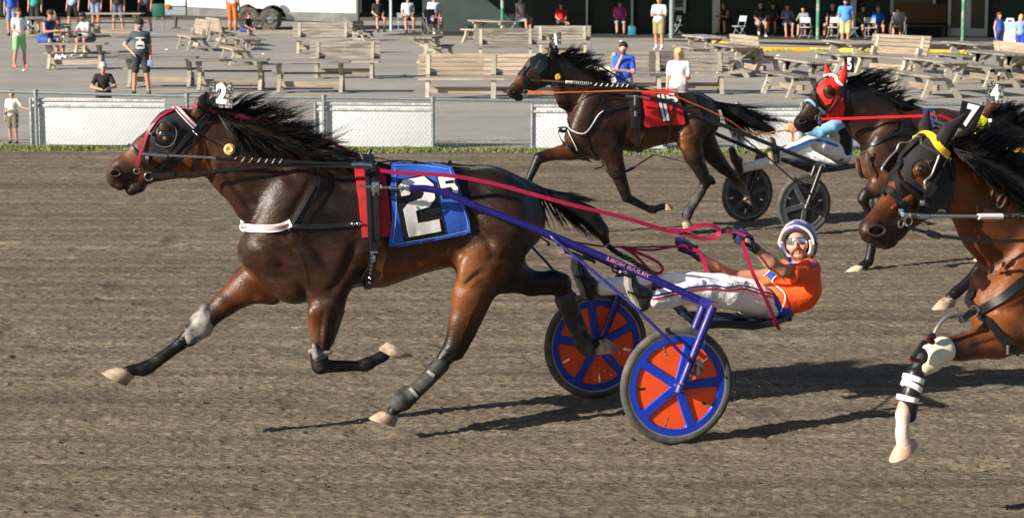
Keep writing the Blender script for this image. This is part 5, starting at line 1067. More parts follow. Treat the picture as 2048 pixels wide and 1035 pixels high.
# ---- number 5, red hood
P5 = Plane(G(1790, 540), R(24)); BR5, RD5, DK5 = (.040, .017, .009), (.13, .046, .017), (.014, .0085, .007)
rows5 = [((1785, 290, 68), (1880, 292, 72), (0, 0), .72, .04, BR5), ((1880, 292, 72), (1985, 284, 58), (0, 0), .75, .04, BR5), ((1985, 284, 56), (2020, 292, 46), (0, 0), .95, .04, DK5), ((1738, 330, 28), (1790, 345, 38), (.05, .05), .9, .04, RD5), ((1738, 330, 28), (1790, 345, 38), (-.05, -.05), .9, .04, BR5), ((1785, 270, 42), (1760, 320, 38), (.13, .14), .55, .04, BR5), ((1830, 250, 34), (1880, 252, 32), (0, 0), .6, .04, DK5),
 ((1700, 205, 38), (1735, 240, 46), (0, 0), .5, .04, DK5), ((1735, 240, 46), (1790, 280, 58), (0, 0), .55, .04, BR5), ((1722, 190, 22), (1770, 215, 26), (0, 0), .5, .04, DK5),
 ((1674, 168, 20), (1660, 185, 28), (0, 0), .66, .03, BR5), ((1668, 205, 27), (1660, 200, 26), (.03, .03), .55, .03, BR5), ((1668, 205, 27), (1660, 200, 26), (-.03, -.03), .55, .03, BR5), ((1656, 187, 27), (1628, 218, 22), (0, 0), .62, .02, BR5), ((1628, 218, 22), (1606, 242, 16), (0, 0), .62, .02, DK5), ((1662, 222, 18), (1628, 244, 12), (0, 0), .6, .02, BR5), ((1608, 244, 16), (1600, 246, 14), (0, 0), .8, .02, DK5), ((1608, 258, 9), (1604, 256, 8), (0, 0), 1, .012, BK), ((1620, 256, 8), (1614, 260, 6), (0, 0), .9, .012, BK),
 ((1602, 243, 8), (1605, 241, 7), (.055, .055), .7, .012, DK5), ((1601, 243, 5), (1605, 240, 4.2), (.075, .075), .9, .006, BK, 1),
 ((1655, 178, 8), (1660, 180, 8), (.085, .085), .8, .015, RD5),
 ((1684, 160, 9), (1687, 150, 7.5), (.07, .07), .6, .012, BR5), ((1687, 150, 7.5), (1690, 131, 2), (.07, .07), .5, .01, BR5), ((1662, 158, 9), (1656, 148, 7), (-.07, -.08), .6, .012, BR5), ((1656, 148, 7), (1652, 131, 2), (-.08, -.08), .5, .01, BR5),
 ((1770, 350, 30), (1752, 376, 20), (.14, .15), .85, .04, RD5), ((1752, 376, 18), (1732, 388, 13), (.15, .15), .9, .02, BK), ((1732, 388, 12.5), (1726, 398, 12), (.15, .15), .9, .015, BK), ((1728, 402, 9), (1742, 438, 8), (.15, .14), .9, .012, BK), ((1742, 440, 9), (1756, 452, 8), (.14, .14), .9, .012, BK),
 ((1775, 350, 32), (1762, 405, 20), (-.14, -.14), .85, .04, DK5), ((1762, 405, 18), (1752, 440, 13), (-.14, -.14), .9, .02, BK), ((1752, 440, 13), (1742, 500, 9), (-.14, -.14), .9, .015, BK), ((1742, 500, 9), (1738, 522, 10), (-.14, -.14), .9, .015, BK), ((1736, 524, 9.5), (1722, 534, 9), (-.14, -.14), .95, .012, BK),
 ((2000, 300, 48), (1975, 360, 26), (.14, .16), .8, .04, BR5), ((1975, 360, 26), (1990, 430, 13), (.16, .15), .85, .02, BK), ((1990, 430, 12), (1965, 505, 9), (.15, .15), .9, .015, BK), ((2000, 300, 48), (2030, 370, 24), (-.14, -.15), .8, .04, DK5), ((2030, 370, 24), (2080, 420, 13), (-.15, -.15), .85, .02, BK), ((2080, 420, 12), (2110, 470, 9), (-.15, -.15), .9, .015, BK)]
H5 = Horse(P5, rows5, (1850, 527), 'racehorse', 'dark bay horse wearing a bright red eared hood and number 5', 'racehorses', h=.0125, creases=[([(1700, 250), (1722, 290), (1750, 320)], 7, .016, 0), ([(1716, 330), (1740, 340), (1770, 365)], 5, .012, 0), ([(1740, 260), (1765, 300), (1770, 350)], 9, -.01, 0), ([(1685, 185), (1688, 215), (1672, 232)], 4, .010, 0), ([(1618, 262), (1606, 264), (1594, 258)], 2.2, .007, 0)]); h = H5
h.hoof((1720, 532), (1728, 544), (1690, 545), -.14, m=cm('white_hoof', 'c9bda0', .8, bump=.003)); hooves(h, [((1755, 452), (1752, 464), (1772, 460), .14), ((1962, 508), (1968, 522), (1948, 522), .15)])
z4 = zt(1560, 100, 5.173)
M_RED = cm('red_lycra', 'ef2b22', .6, var=.08, bump=.002, bs=20)
h.cloth([zp(z4, [(345, 440), (390, 380), (455, 300), (520, 258), (600, 262), (660, 330), (655, 420), (640, 480), (665, 600), (650, 690), (560, 705), (480, 690), (500, 600), (525, 552), (470, 570), (440, 520), (395, 455)]), [(z4(508+62*math.cos(a), 440+72*math.sin(a))) for a in [i*2*math.pi/16 for i in range(16)]]], 'hood', M_RED, off=.008, th=.007, step=7)
px_mesh(P5, [((1684, 160, 10), (1687, 150, 9), (.07, .07), .65, .012, BK), ((1687, 150, 9), (1690, 130, 3), (.07, .07), .55, .01, BK)], 'hood_ear', M_RED, h.root, h=.008); px_mesh(P5, [((1662, 158, 10), (1656, 148, 8.5), (-.07, -.08), .65, .012, BK), ((1656, 148, 8.5), (1652, 130, 3), (-.08, -.08), .55, .01, BK)], 'hood_ear', M_RED, h.root, h=.008)
eye(h, 1657, 185, .019); nostril(h, 1604, 242, .026)
tack(h, 'browband', M_WHITE, [(zp(z4, [(470, 262), (530, 265), (590, 305), (640, 350)]), .028)], .022)
tack(h, 'bridle', M_BLACK, [(zp(z4, [(600, 300), (620, 380), (560, 470), (520, 560), (460, 640), (410, 690)]), .02), (zp(z4, [(500, 265), (400, 360), (365, 460), (370, 600), (365, 680)]), .018), (zp(z4, [(480, 262), (400, 300), (330, 370), (285, 470)]), .014), (zp(z4, [(650, 360), (640, 450), (560, 570), (500, 640)]), .026), (zp(z4, [(400, 690), (400, 760), (415, 800)]), .02)], .02)
tack(h, 'noseband', cm('pale_blue_band', '7fb3cc', .6), [(zp(z4, [(268, 535), (310, 530), (355, 570), (420, 620), (470, 650)]), .024)], .014)
mb = MB()
for p, r in (((365, 685), .022), ((405, 650), .018), ((440, 640), .016), ((405, 715), .024), ((390, 740), .014)): c, n = h.hit(*z4(*p), .03); ring(mb, c, n, r, .006, 12)
mb.build('bit_ring', M_CHROME, h.root)
tack(h, 'breast_straps', M_BLACK, [(zp(z4, [(1260, 660), (1255, 780), (1250, 850)]), .03), (zp(z4, [(1380, 880), (1250, 850), (1100, 900), (980, 970), (860, 1010), (820, 1030)]), .03), ([(1718, 318), (1722, 345), (1728, 372)], .03), (zp(z4, [(1170, 610), (1220, 700), (1180, 800), (1050, 930)]), .010)], .014)
ftube(h, 'strap_buckle', M_CHROME, [([(1735, 300), (1736, 330), (1742, 350)], .22, .008), ([(1722, 312), (1730, 306)], .22, .014)])
tack(h, 'harness_pad', cm('blue_pad', '21418f', .7), [([(1852, 222), (1858, 250), (1862, 290)], .09)], .02)
ftube(h, 'harness_fitting', M_CHROME, [([(1846, 232), (1880, 246), (1910, 252)], .32, .012), ([(1850, 244), (1885, 256)], .3, .009), ([(1866, 222), (1872, 240)], .3, .012)])
ftube(h, 'overcheck', mat('dark_teal_strap', (.01, .03, .035), .5), [([(1690, 155), (1740, 178), (1790, 200), (1848, 220)], [.02]*4, .014)])
numplate(h, [(1688, 113), (1709, 114), (1708, 145), (1690, 144)], .03, '5', M_BLACK)
boot(h, [((1700, 165, 6), (1745, 185, 10), (0, 0), 1.3, .02, BK), ((1745, 185, 10), (1800, 210, 10), (0, 0), 1.3, .02, BK), ((1800, 210, 10), (1850, 222, 5), (0, 0), 1.3, .02, BK)], 'mane_roots', M_HAIR, .014)
h.strands('mane', [(1695, 155), (1725, 172), (1765, 195), (1810, 215)], [[(1770, 138), (1800, 150), (1815, 180), (1850, 212)], [(1745, 140), (1790, 145), (1800, 165), (1840, 205)], [(1720, 170), (1780, 170), (1810, 195), (1850, 218)], [(1710, 185), (1770, 200), (1800, 215), (1850, 224)]], 800, jit=8, wave=6, nclump=80, lat=.035, lat2=.07, r=.0055, seed=31)
rein2(P5, [(zp(z4, [(430, 716), (520, 714), (700, 710), (900, 702), (1200, 692), (1450, 684)]), [.12, .13, .16, .2, .26, .3], .026), ([(1840, 232), (1875, 230), (1910, 244)], [.3, .3, .3], .03)], cm('red_rein', 'e01f26', .5), 'bright red rein stretched from the bit of the red-hooded horse', P5.wld(0, .2, 1.2))
# ---- number 4
P4 = Plane(G(2060, 617), R(24))
rows4 = [((1958, 238, 28), (1935, 262, 28), (0, 0), .7, .03, BR5), ((1935, 262, 28), (1905, 300, 22), (0, 0), .62, .02, BR5), ((1905, 300, 22), (1885, 330, 16), (0, 0), .62, .02, BR5), ((1950, 285, 28), (1925, 300, 24), (0, 0), .7, .02, BR5), ((1887, 332, 15), (1880, 338, 14), (0, 0), .8, .02, DK5),
 ((1968, 262, 38), (2020, 310, 52), (0, 0), .5, .04, DK5), ((2020, 310, 52), (2070, 350, 68), (0, 0), .55, .04, BR5), ((2075, 355, 78), (2180, 360, 84), (0, 0), .7, .04, BR5), ((2180, 360, 84), (2300, 350, 66), (0, 0), .75, .04, DK5), ((2040, 400, 38), (2080, 430, 44), (0, 0), .9, .04, BR5),
 ((1972, 226, 11), (1982, 214, 9), (.08, .09), .7, .012, (.10, .035, .015)), ((1982, 214, 9), (2002, 207, 2.5), (.09, .1), .6, .01, (.10, .035, .015)), ((1955, 224, 11), (1950, 210, 3), (-.08, -.09), .6, .01, BR5),
 ((2050, 440, 38), (2010, 480, 27), (.14, .14), .85, .04, BR5), ((2010, 480, 26), (1968, 530, 16), (.14, .14), .9, .02, DK5), ((1968, 530, 16), (1955, 546, 15), (.14, .14), .9, .015, BK), ((1955, 546, 13), (1920, 578, 11), (.14, .14), .9, .012, BK), ((1917, 580, 12), (1910, 586, 12), (.14, .14), .95, .01, BK), ((1910, 586, 10), (1900, 594, 10), (.14, .14), .9, .01, BK),
 ((2080, 440, 38), (2070, 500, 22), (-.14, -.14), .85, .04, DK5), ((2070, 500, 18), (2110, 560, 11), (-.14, -.14), .9, .02, BK), ((2290, 370, 58), (2270, 450, 30), (.14, .15), .8, .04, BR5), ((2270, 450, 28), (2290, 520, 15), (.15, .15), .85, .02, BK), ((2290, 520, 14), (2260, 600, 11), (.15, .15), .9, .015, BK), ((2290, 370, 58), (2330, 460, 28), (-.14, -.15), .8, .04, DK5), ((2330, 460, 26), (2390, 540, 13), (-.15, -.15), .85, .02, BK)]
H4 = Horse(P4, rows4, (2100, 617), 'racehorse', 'brown horse mostly hidden behind number 7, wearing a number 4 plate and yellow hood', 'racehorses', h=.0125); h = H4
h.hoof((1897, 596), (1908, 612), (1864, 619), .14); M_YEL = cm('yellow_lycra', 'd8dc2a', .6, var=.08)
h.cloth([[(1900, 246), (1918, 232), (1940, 226), (1962, 228), (1974, 236), (1980, 255), (1972, 284), (1955, 286), (1948, 262), (1930, 250), (1914, 258)]], 'hood', M_YEL, off=.01, th=.007, step=8)
eye(h, 1926, 262, .02)
tack(h, 'bridle', M_BLACK, [([(1974, 240), (1962, 262), (1950, 280)], .022), ([(1905, 262), (1930, 272), (1950, 280)], .02), ([(1960, 246), (1950, 262), (1962, 278)], .014)], .022)
mb = MB(); c, n = h.hit(1975, 240, .03); mb.box(c, (.03, .012, .03), None, .003); mb.build('buckle', M_WHITE, h.root)
numplate(h, [(1973, 168), (2007, 167), (2007, 205), (1973, 207)], .03, '4', size=1)
ftube(h, 'plate_holder', M_BLACK, [([(1990, 205), (1980, 222)], .03, .01), ([(1974, 209), (2005, 208)], .035, .008)])
h.strands('mane', [(1975, 222), (2005, 245), (2040, 265), (2090, 300)], [[(2035, 205), (2060, 210), (2100, 230), (2160, 290)], [(2020, 215), (2048, 230), (2090, 260), (2150, 300)], [(2010, 260), (2060, 290), (2100, 310), (2150, 320)]], 1300, jit=10, wave=7, nclump=130, lat=.035, lat2=.07, r=.0055, seed=41)
boot(h, [((1985, 232, 10), (2040, 268, 14), (0, 0), 1.3, .02, BK), ((2040, 268, 14), (2100, 300, 12), (0, 0), 1.3, .02, BK)], 'mane_roots', M_HAIR, .016)
tack(h, 'yellow_strap', cm('yellow_tape', 'f0b90e', .6), [([(2008, 299), (2030, 301), (2070, 303)], .035)], .05)
# ---- number 7, nearest right
P7 = Plane(G(2080, 985), R(33)); BR7, RD7, DK7 = (.058, .020, .0085), (.155, .046, .012), (.022, .011, .007)
WS = (.62, .50, .42); PK = (.62, .30, .20)
rows7 = [((1874, 292, 34), (1850, 322, 46), (0, 0), .66, .03, BR7), ((1868, 370, 46), (1855, 380, 44), (.025, .025), .55, .03, RD7), ((1868, 370, 46), (1855, 380, 44), (-.025, -.025), .55, .03, BR7), ((1850, 325, 47), (1808, 382, 37), (0, 0), .64, .03, RD7), ((1808, 382, 37), (1758, 444, 29), (0, 0), .62, .02, RD7), ((1850, 405, 34), (1795, 452, 22), (0, 0), .62, .03, BR7), ((1756, 450, 30), (1742, 460, 27), (0, 0), .82, .02, BK), ((1775, 462, 20), (1760, 474, 16), (0, 0), 1., .02, BK), ((1758, 480, 17), (1750, 474, 15), (0, 0), 1.05, .015, BK), ((1780, 482, 15), (1770, 488, 12), (0, 0), .95, .012, BK), ((1800, 462, 16), (1786, 474, 14), (0, 0), .8, .012, BK),
 ((1748, 458, 14), (1752, 454, 13), (.058, .058), .7, .012, DK7), ((1748, 461, 9.5), (1755, 456, 8), (.085, .085), .9, .006, (.03, .006, .006), 1), ((1728, 452, 13), (1730, 448, 12), (-.058, -.058), .7, .012, DK7),
 ((1840, 338, 15), (1848, 338, 15), (.095, .095), .8, .02, BR7), ((1822, 395, 8), (1785, 415, 6), (.1, .085), .7, .015, RD7),
 ((1885, 282, 16), (1896, 262, 14), (.07, .08), .6, .015, BK), ((1896, 262, 14), (1927, 233, 4), (.08, .1), .5, .012, BK), ((1852, 270, 14), (1850, 252, 12), (-.07, -.08), .6, .015, BK), ((1850, 252, 12), (1856, 221, 3), (-.08, -.08), .5, .012, BK),
 ((1910, 345, 60), (1985, 430, 84), (0, 0), .5, .05, RD7), ((1985, 430, 84), (2060, 500, 112), (0, 0), .55, .05, BR7), ((1935, 310, 36), (2030, 390, 46), (0, 0), .5, .05, BR7), ((2040, 540, 95), (2150, 575, 128), (0, 0), .62, .05, RD7), ((2150, 575, 128), (2290, 575, 124), (0, 0), .72, .05, BR7), ((2290, 575, 122), (2440, 560, 100), (0, 0), .75, .05, BR7), ((2440, 555, 95), (2490, 570, 76), (0, 0), .95, .05, DK7),
 ((2010, 605, 78), (2050, 640, 66), (.04, .05), .9, .05, RD7), ((2010, 605, 74), (2060, 640, 70), (-.06, -.05), .9, .05, RD7), ((2070, 520, 64), (2040, 600, 62), (.14, .15), .55, .05, RD7), ((2030, 640, 44), (2080, 660, 50), (.17, .18), .5, .04, RD7), ((1960, 560, 22), (1975, 640, 28), (-.02, .0), .8, .04, RD7),
 # near fore
 ((2060, 650, 52), (1995, 676, 40), (.15, .16), .85, .05, RD7), ((1995, 676, 40), (1925, 694, 27), (.16, .16), .9, .03, RD7), ((1925, 694, 27), (1878, 700, 23), (.16, .16), .95, .02, DK7), ((1876, 702, 22), (1846, 716, 21), (.16, .16), .95, .02, BK), ((1844, 718, 19), (1828, 750, 15), (.16, .16), .9, .015, BK), ((1828, 750, 15), (1812, 806, 14), (.16, .16), .9, .015, BK), ((1810, 812, 15), (1806, 828, 16), (.16, .16), .95, .012, WS), ((1806, 828, 14), (1804, 866, 13.5), (.16, .16), .95, .012, WS), ((1804, 866, 14), (1808, 888, 16), (.16, .16), .95, .012, WS),
 ((2090, 660, 50), (2130, 740, 30), (-.14, -.14), .85, .05, BR7), ((2130, 740, 28), (2190, 830, 18), (-.14, -.14), .9, .02, BK), ((2190, 830, 16), (2250, 870, 13), (-.14, -.14), .9, .015, BK),
 ((2450, 600, 84), (2400, 720, 46), (.14, .16), .8, .06, RD7), ((2400, 720, 44), (2430, 840, 22), (.16, .15), .85, .02, BK), ((2430, 840, 20), (2380, 960, 15), (.15, .15), .9, .015, BK), ((2450, 600, 84), (2520, 740, 42), (-.14, -.15), .8, .06, BR7), ((2520, 740, 40), (2610, 840, 20), (-.15, -.15), .85, .02, BK), ((2610, 840, 18), (2650, 920, 14), (-.15, -.15), .9, .015, BK)]
H7 = Horse(P7, rows7, (2150, 985), 'racehorse', 'large reddish bay horse at right edge with black eared hood and number 7 plate', 'racehorses', h=.0105, creases=[([(1946, 508), (1960, 545), (1975, 580), (1990, 600)], 5, .014, 0), ([(1956, 652), (1985, 625), (2030, 600)], 9, .014, 0), ([(1905, 455), (1945, 480), (1990, 540)], 12, .014, 0), ([(2048, 520), (2040, 580), (2020, 640)], 14, .016, 0), ([(1985, 665), (2020, 690), (2045, 700)], 6, .012, 1), ([(1990, 665), (1950, 680), (1920, 690)], 4, .008, 1), ([(1955, 700), (1925, 706)], 3, -.005, 1), ([(1900, 330), (1905, 375), (1890, 420)], 7, .014, 0), ([(1790, 480), (1770, 478), (1750, 484)], 3, .008, 0), ([(1838, 372), (1810, 392), (1780, 412)], 4, -.006, 0), ([(1850, 318), (1868, 328), (1872, 345)], 4, -.006, 0), ([(1832, 357), (1850, 360), (1866, 352)], 3, .006, 0), ([(1960, 400), (2000, 450), (2048, 500)], 16, -.008, 0)]); h = H7
h.hoof((1808, 888), (1833, 888), (1781, 924), .16, m=mat('pink_hoof', (.62, .36, .26), .6, var=.2, col2=(.5, .42, .34), c2s=18))
z3 = zt(1700, 200, 3.451); zL = zt(1640, 500, 2.353)
hood7 = h.cloth([zp(z3, [(420, 330), (480, 275), (540, 225), (600, 240), (665, 300), (690, 360), (700, 480), (705, 640), (680, 790), (560, 800), (470, 790), (430, 760), (470, 690), (500, 640), (430, 640), (380, 560), (345, 480), (350, 400)]), [z3(492+70*math.cos(a)+8*math.sin(a), 508+93*math.sin(a)) for a in [i*2*math.pi/18 for i in range(18)]]], 'hood', M_HOOD, off=.008, th=.007, step=8)
for rr in ([((1883, 284, 19), (1896, 262, 17), (.07, .08), .65, .015, BK), ((1896, 262, 17), (1928, 232, 5.5), (.08, .1), .55, .012, BK)], [((1852, 274, 17), (1850, 252, 14.5), (-.07, -.08), .65, .015, BK), ((1850, 252, 14.5), (1856, 220, 4.5), (-.08, -.08), .55, .012, BK)]): px_mesh(P7, rr, 'hood_ear', M_HOOD, h.root, h=.007)
eye(h, 1845, 338, .023); nostril(h, 1752, 461, .034)
mb = MB(); h.strap(mb, zp(z3, [(450, 262), (500, 245), (556, 262), (606, 312), (658, 385)]), .036, .016, th=.012, sm=14); mb.build('browband', cm('yellow_fleece', 'f0bf2c', .9, bump=.003, bs=120), h.root)
tack(h, 'bridle', M_BLACK, [(zp(z3, [(500, 262), (430, 330), (350, 430), (280, 520)]), .03), (zp(z3, [(205, 630), (250, 620), (300, 660), (360, 730), (400, 770)]), .036), (zp(z3, [(330, 470), (325, 600), (325, 720), (320, 810)]), .024), (zp(z3, [(270, 545), (330, 565), (400, 620), (480, 690)]), .024), (zp(z3, [(660, 400), (600, 500), (540, 600), (480, 690), (430, 770)]), .024), (zp(z3, [(690, 250), (680, 400), (690, 510), (700, 560)]), .028), (zp(z3, [(400, 860), (430, 890), (400, 860)]), .02)], .022, th=.006)
ftube(h, 'wire_guard', M_RIMG, [(zp(z3, [(440, 262), (485, 255), (492, 300), (540, 335), (610, 370), (612, 392), (590, 450), (560, 520), (518, 560), (520, 612)]), .19, .006), (zp(z3, [(440, 268), (400, 295), (345, 298), (318, 350), (270, 400), (222, 470), (230, 490), (262, 512)]), -.12, .006)])
fs = P7; V, Fc = sheet([zp(z3, [(290, 352), (345, 378), (300, 450), (270, 505), (225, 468)])], None, lambda x, y: P7.P(x, y, -.13), .004, lambda x, y: P7.v); mesh_obj('guard_screen', V, Fc, mat('dark_screen', (.012, .014, .014), .3), h.root, smooth=False)
mb = MB()
for p, r in (((320, 838), .024), ((376, 830), .024)): c, n = h.hit(*z3(*p), .03); ring(mb, c, n, r, .006, 16)
mb.build('bit_ring', M_CHROME, h.root)
mb = MB(); c, n = h.hit(*z3(672, 415), .03); mb.lathe(c, n, [(.020, 0), (.020, .008)], 14); c, n = h.hit(*z3(480, 690), .034); mb.box(c, (.026, .01, .03), None, .003); c, n = h.hit(*z3(326, 740), .034); mb.box(c, (.026, .01, .03), None, .003); mb.build('bridle_buckle', M_CHROME, h.root)
ftube(h, 'head_pole', M_CHROME, [(zp(z3, [(362, 788), (410, 795)]), .15, .014), (zp(z3, [(470, 800), (535, 800)]), .17, .014)])
ftube(h, 'pole_collar', MATS['grey_rod'], [(zp(z3, [(410, 796), (472, 799)]), .16, .013)])
ftube(h, 'pole_rod', M_RIMG, [(zp(z3, [(535, 800), (885, 803)]), [.17, .24], .009)]); ftube(h, 'pole_tape', M_WHITE, [(zp(z3, [(885, 804), (970, 803), (1050, 803)]), [.24, .25, .26], .016)])
ftube(h, 'pole_sleeve', mat('spotted_sleeve', (.012, .012, .012), .6, var=0, col2=(.5, .5, .5), c2s=170, c2lo=.60, c2hi=.64), [([(2004, 432.7), (2060, 433), (2200, 440)], [.26, .28, .3], .016)])
rein2(P7, [(zp(z3, [(400, 868), (440, 890), (530, 915), (600, 935), (700, 948), (850, 968), (1000, 975), (1200, 970), (1500, 960)]), [.12, .13, .15, .17, .2, .24, .26, .3, .3], .018), (zp(z3, [(530, 915), (600, 935), (620, 940)]), [.155, .175, .18], .036)], M_BLACK, 'black rein hanging in front of the chest of the number 7 horse', P7.wld(0, .2, 1.2))
tack(h, 'breast_straps', M_BLACK, [(zp(zL, [(682, 180), (700, 225), (745, 278), (790, 262), (870, 215), (960, 135), (1060, 60)]), .046), (zp(zL, [(748, 285), (780, 330), (820, 385), (870, 440), (930, 475)]), .04)], .014, th=.008)
mb = MB(); c, n = h.hit(*zL(745, 278), .03); ring(mb, c, n, .026, .006, 16); c, n = h.hit(*zL(868, 440), .03); mb.tube([c, c+Vector((0, 0, -.05))], .008, 6); mb.build('strap_ring', M_CHROME, h.root)
bt7 = boot(h, [((1885, 700, 28), (1858, 716, 28), (.16, .16), .95, .02, BK), ((1858, 718, 28), (1845, 730, 22), (.16, .16), .95, .02, BK)], 'knee_boot', cm('cream_boot', 'e4dcc6', .55, var=.06, bump=.003, bs=20))
boot(h, [((1830, 748, 19), (1816, 812, 18), (.16, .16), .95, .02, BK), ((1819, 800, 20), (1821, 832, 13), (.165, .165), .8, .02, BK)], 'shin_boot', M_BLACK)
mb = MB()
for (x0, y0, x1, y1) in ((1810, 750, 1843, 764), (1808, 762, 1838, 782), (1797, 792, 1833, 801)):
    A_, B_ = h.pl.P(x0, y0, .16), h.pl.P(x1, y1, .16); c0 = (A_+B_)/2; d_ = (B_-A_).normalized().cross(h.pl.v).normalized(); mb.tube([c0-d_*.015, c0-d_*.013, c0+d_*.013, c0+d_*.015], [.053, .060, .060, .053], 20)
mb.build('white_tape', M_WHITE, h.root)
ftube(h, 'hobble_hanger', M_RIMG, [(zp(zL, [(530, 405), (560, 350), (600, 312), (645, 305), (672, 335), (668, 365)]), .2, .010)]); ftube(h, 'hobble_strap', M_BLACK, [(zp(zL, [(668, 330), (700, 300), (720, 290)]), [.2, .15, .1], .02), (zp(zL, [(515, 415), (535, 400)]), .2, .02), (zp(zL, [(440, 500), (480, 440), (500, 432)]), .23, .013)]); ftube(h, 'boot_cord', cm('dark_red_cord', '5a2222'), [(zp(zL, [(418, 503), (440, 515), (468, 518)]), .24, .012), (zp(zL, [(500, 415), (520, 410), (535, 435), (512, 430), (500, 415)]), .245, .009)])
numplate(h, [(1925, 201), (1970, 212), (1949, 264), (1913, 255)], .03, '7', cm('black_plate', '15161a', .4), size=1)
tack(h, 'plate_edge', M_WHITE, []) if 0 else None
mb = MB(); 
mb.tube(free(h, [(1981, 372), (1988, 362), (1985, 378), (1980, 392)], [.0]*4), .003, 5) if 0 else None
for pts in ([(1983, 370), (1989, 364), (1985, 380), (1981, 394)], [(2008, 388), (2000, 392), (1993, 404), (1994, 414), (2002, 413), (2009, 402), (2010, 391), (2007, 387)]): P, N = h.path(pts, .003, 6); mb.ribbon(P, N, .009, .0015)
mb.build('freeze_brand', cm('white_hair', '8c7a70', .8), h.root)
h.strands('mane', [(1895, 282), (1935, 312), (1985, 350), (2050, 400), (2110, 440)], [[(1975, 245), (2040, 250), (2100, 290), (2150, 360), (2200, 420)], [(1960, 290), (2030, 300), (2090, 340), (2140, 390), (2200, 440)], [(1940, 320), (2010, 370), (2060, 400), (2110, 430), (2180, 460)]], 2600, jit=12, wave=9, nclump=210, lat=.04, lat2=.08, r=.0045, seed=51)
h.strands('mane_lower', [(1900, 290), (1935, 318), (1985, 355), (2050, 405)], [[(1960, 330), (2030, 380), (2080, 410), (2130, 440)], [(1980, 350), (2048, 395), (2090, 430), (2130, 450)]], 2200, jit=9, wave=7, nclump=190, lat=.03, lat2=.02, r=.005, seed=53, lshift=(.04, .17))
boot(h, [((1900, 295, 12), (1960, 335, 18), (0, 0), 1.3, .02, BK), ((1960, 335, 18), (2060, 405, 20), (0, 0), 1.3, .02, BK), ((2060, 405, 20), (2150, 450, 10), (0, 0), 1.3, .02, BK), ((1950, 330, 14), (2060, 410, 24), (.09, .13), .6, .03, BK)], 'mane_roots', M_HAIR, .013)
# ---------------------------------------------------------------- ground, track, apron
def nz(x, y, seed, octs):      # fractal value noise, numpy
    out = np.zeros_like(x)
    for (fx, fy, amp) in octs:
        seed += 1; g = np.random.default_rng(seed).random((256, 256))*2-1
        u = x*fx; v = y*fy; iu = np.floor(u).astype(int); iv = np.floor(v).astype(int); fu = u-iu; fv = v-iv; fu = fu*fu*(3-2*fu); fv = fv*fv*(3-2*fv)
        a, b, c, d = g[iu % 256, iv % 256], g[(iu+1) % 256, iv % 256], g[iu % 256, (iv+1) % 256], g[(iu+1) % 256, (iv+1) % 256]
        out += amp*((a*(1-fu)+b*fu)*(1-fv)+(c*(1-fu)+d*fu)*fv)
    return out
def dirt_mat():
    m = bpy.data.materials.new('track_dirt'); m.use_nodes = True; t = m.node_tree; N, Lk = t.nodes, t.links; b = N['Principled BSDF']
    b.inputs['Roughness'].default_value = .95; b.inputs['Specular IOR Level'].default_value = .15
    tc = N.new('ShaderNodeTexCoord')
    def noise(sc, st=(1, 1, 1), det=6, ro=.6):
        mp = N.new('ShaderNodeMapping'); mp.inputs['Scale'].default_value = st; mp.inputs['Rotation'].default_value = (0, 0, R(-10)); Lk.new(tc.outputs['Object'], mp.inputs[0])
        n = N.new('ShaderNodeTexNoise'); n.inputs['Scale'].default_value = sc; n.inputs['Detail'].default_value = det; n.inputs['Roughness'].default_value = ro; Lk.new(mp.outputs[0], n.inputs['Vector']); return n.outputs['Fac']
    def ramp(f, a, b_, c0, c1):
        r = N.new('ShaderNodeValToRGB'); r.color_ramp.elements[0].position = a; r.color_ramp.elements[1].position = b_; r.color_ramp.elements[0].color = (*c0, 1); r.color_ramp.elements[1].color = (*c1, 1); Lk.new(f, r.inputs[0]); return r.outputs[0]
    base = ramp(noise(9, (.25, 1.6, 1)), .3, .7, (.148, .127, .098), (.246, .212, .162))
    streak = ramp(noise(1.5, (.045, 2.4, 1), 6), .35, .72, (.64, .64, .655), (1.34, 1.32, 1.28))
    grit = ramp(noise(48, (.4, 1.1, 1), 6, .75), .32, .66, (.50, .50, .51), (1.34, 1.28, 1.24))
    mx = N.new('ShaderNodeMix'); mx.data_type = 'RGBA'; mx.blend_type = 'MULTIPLY'; mx.inputs[0].default_value = 1; Lk.new(base, mx.inputs['A']); Lk.new(streak, mx.inputs['B'])
    m2 = N.new('ShaderNodeMix'); m2.data_type = 'RGBA'; m2.blend_type = 'MULTIPLY'; m2.inputs[0].default_value = 1; Lk.new(mx.outputs['Result'], m2.inputs['A']); Lk.new(grit, m2.inputs['B'])
    Lk.new(m2.outputs['Result'], b.inputs['Base Color'])
    n1 = noise(52, (.5, 1, 1), 8, .7)
    bp = N.new('ShaderNodeBump'); bp.inputs['Strength'].default_value = 1; bp.inputs['Distance'].default_value = .016; Lk.new(n1, bp.inputs['Height']); Lk.new(bp.outputs[0], b.inputs['Normal'])
    return m
M_DIRT = dirt_mat()
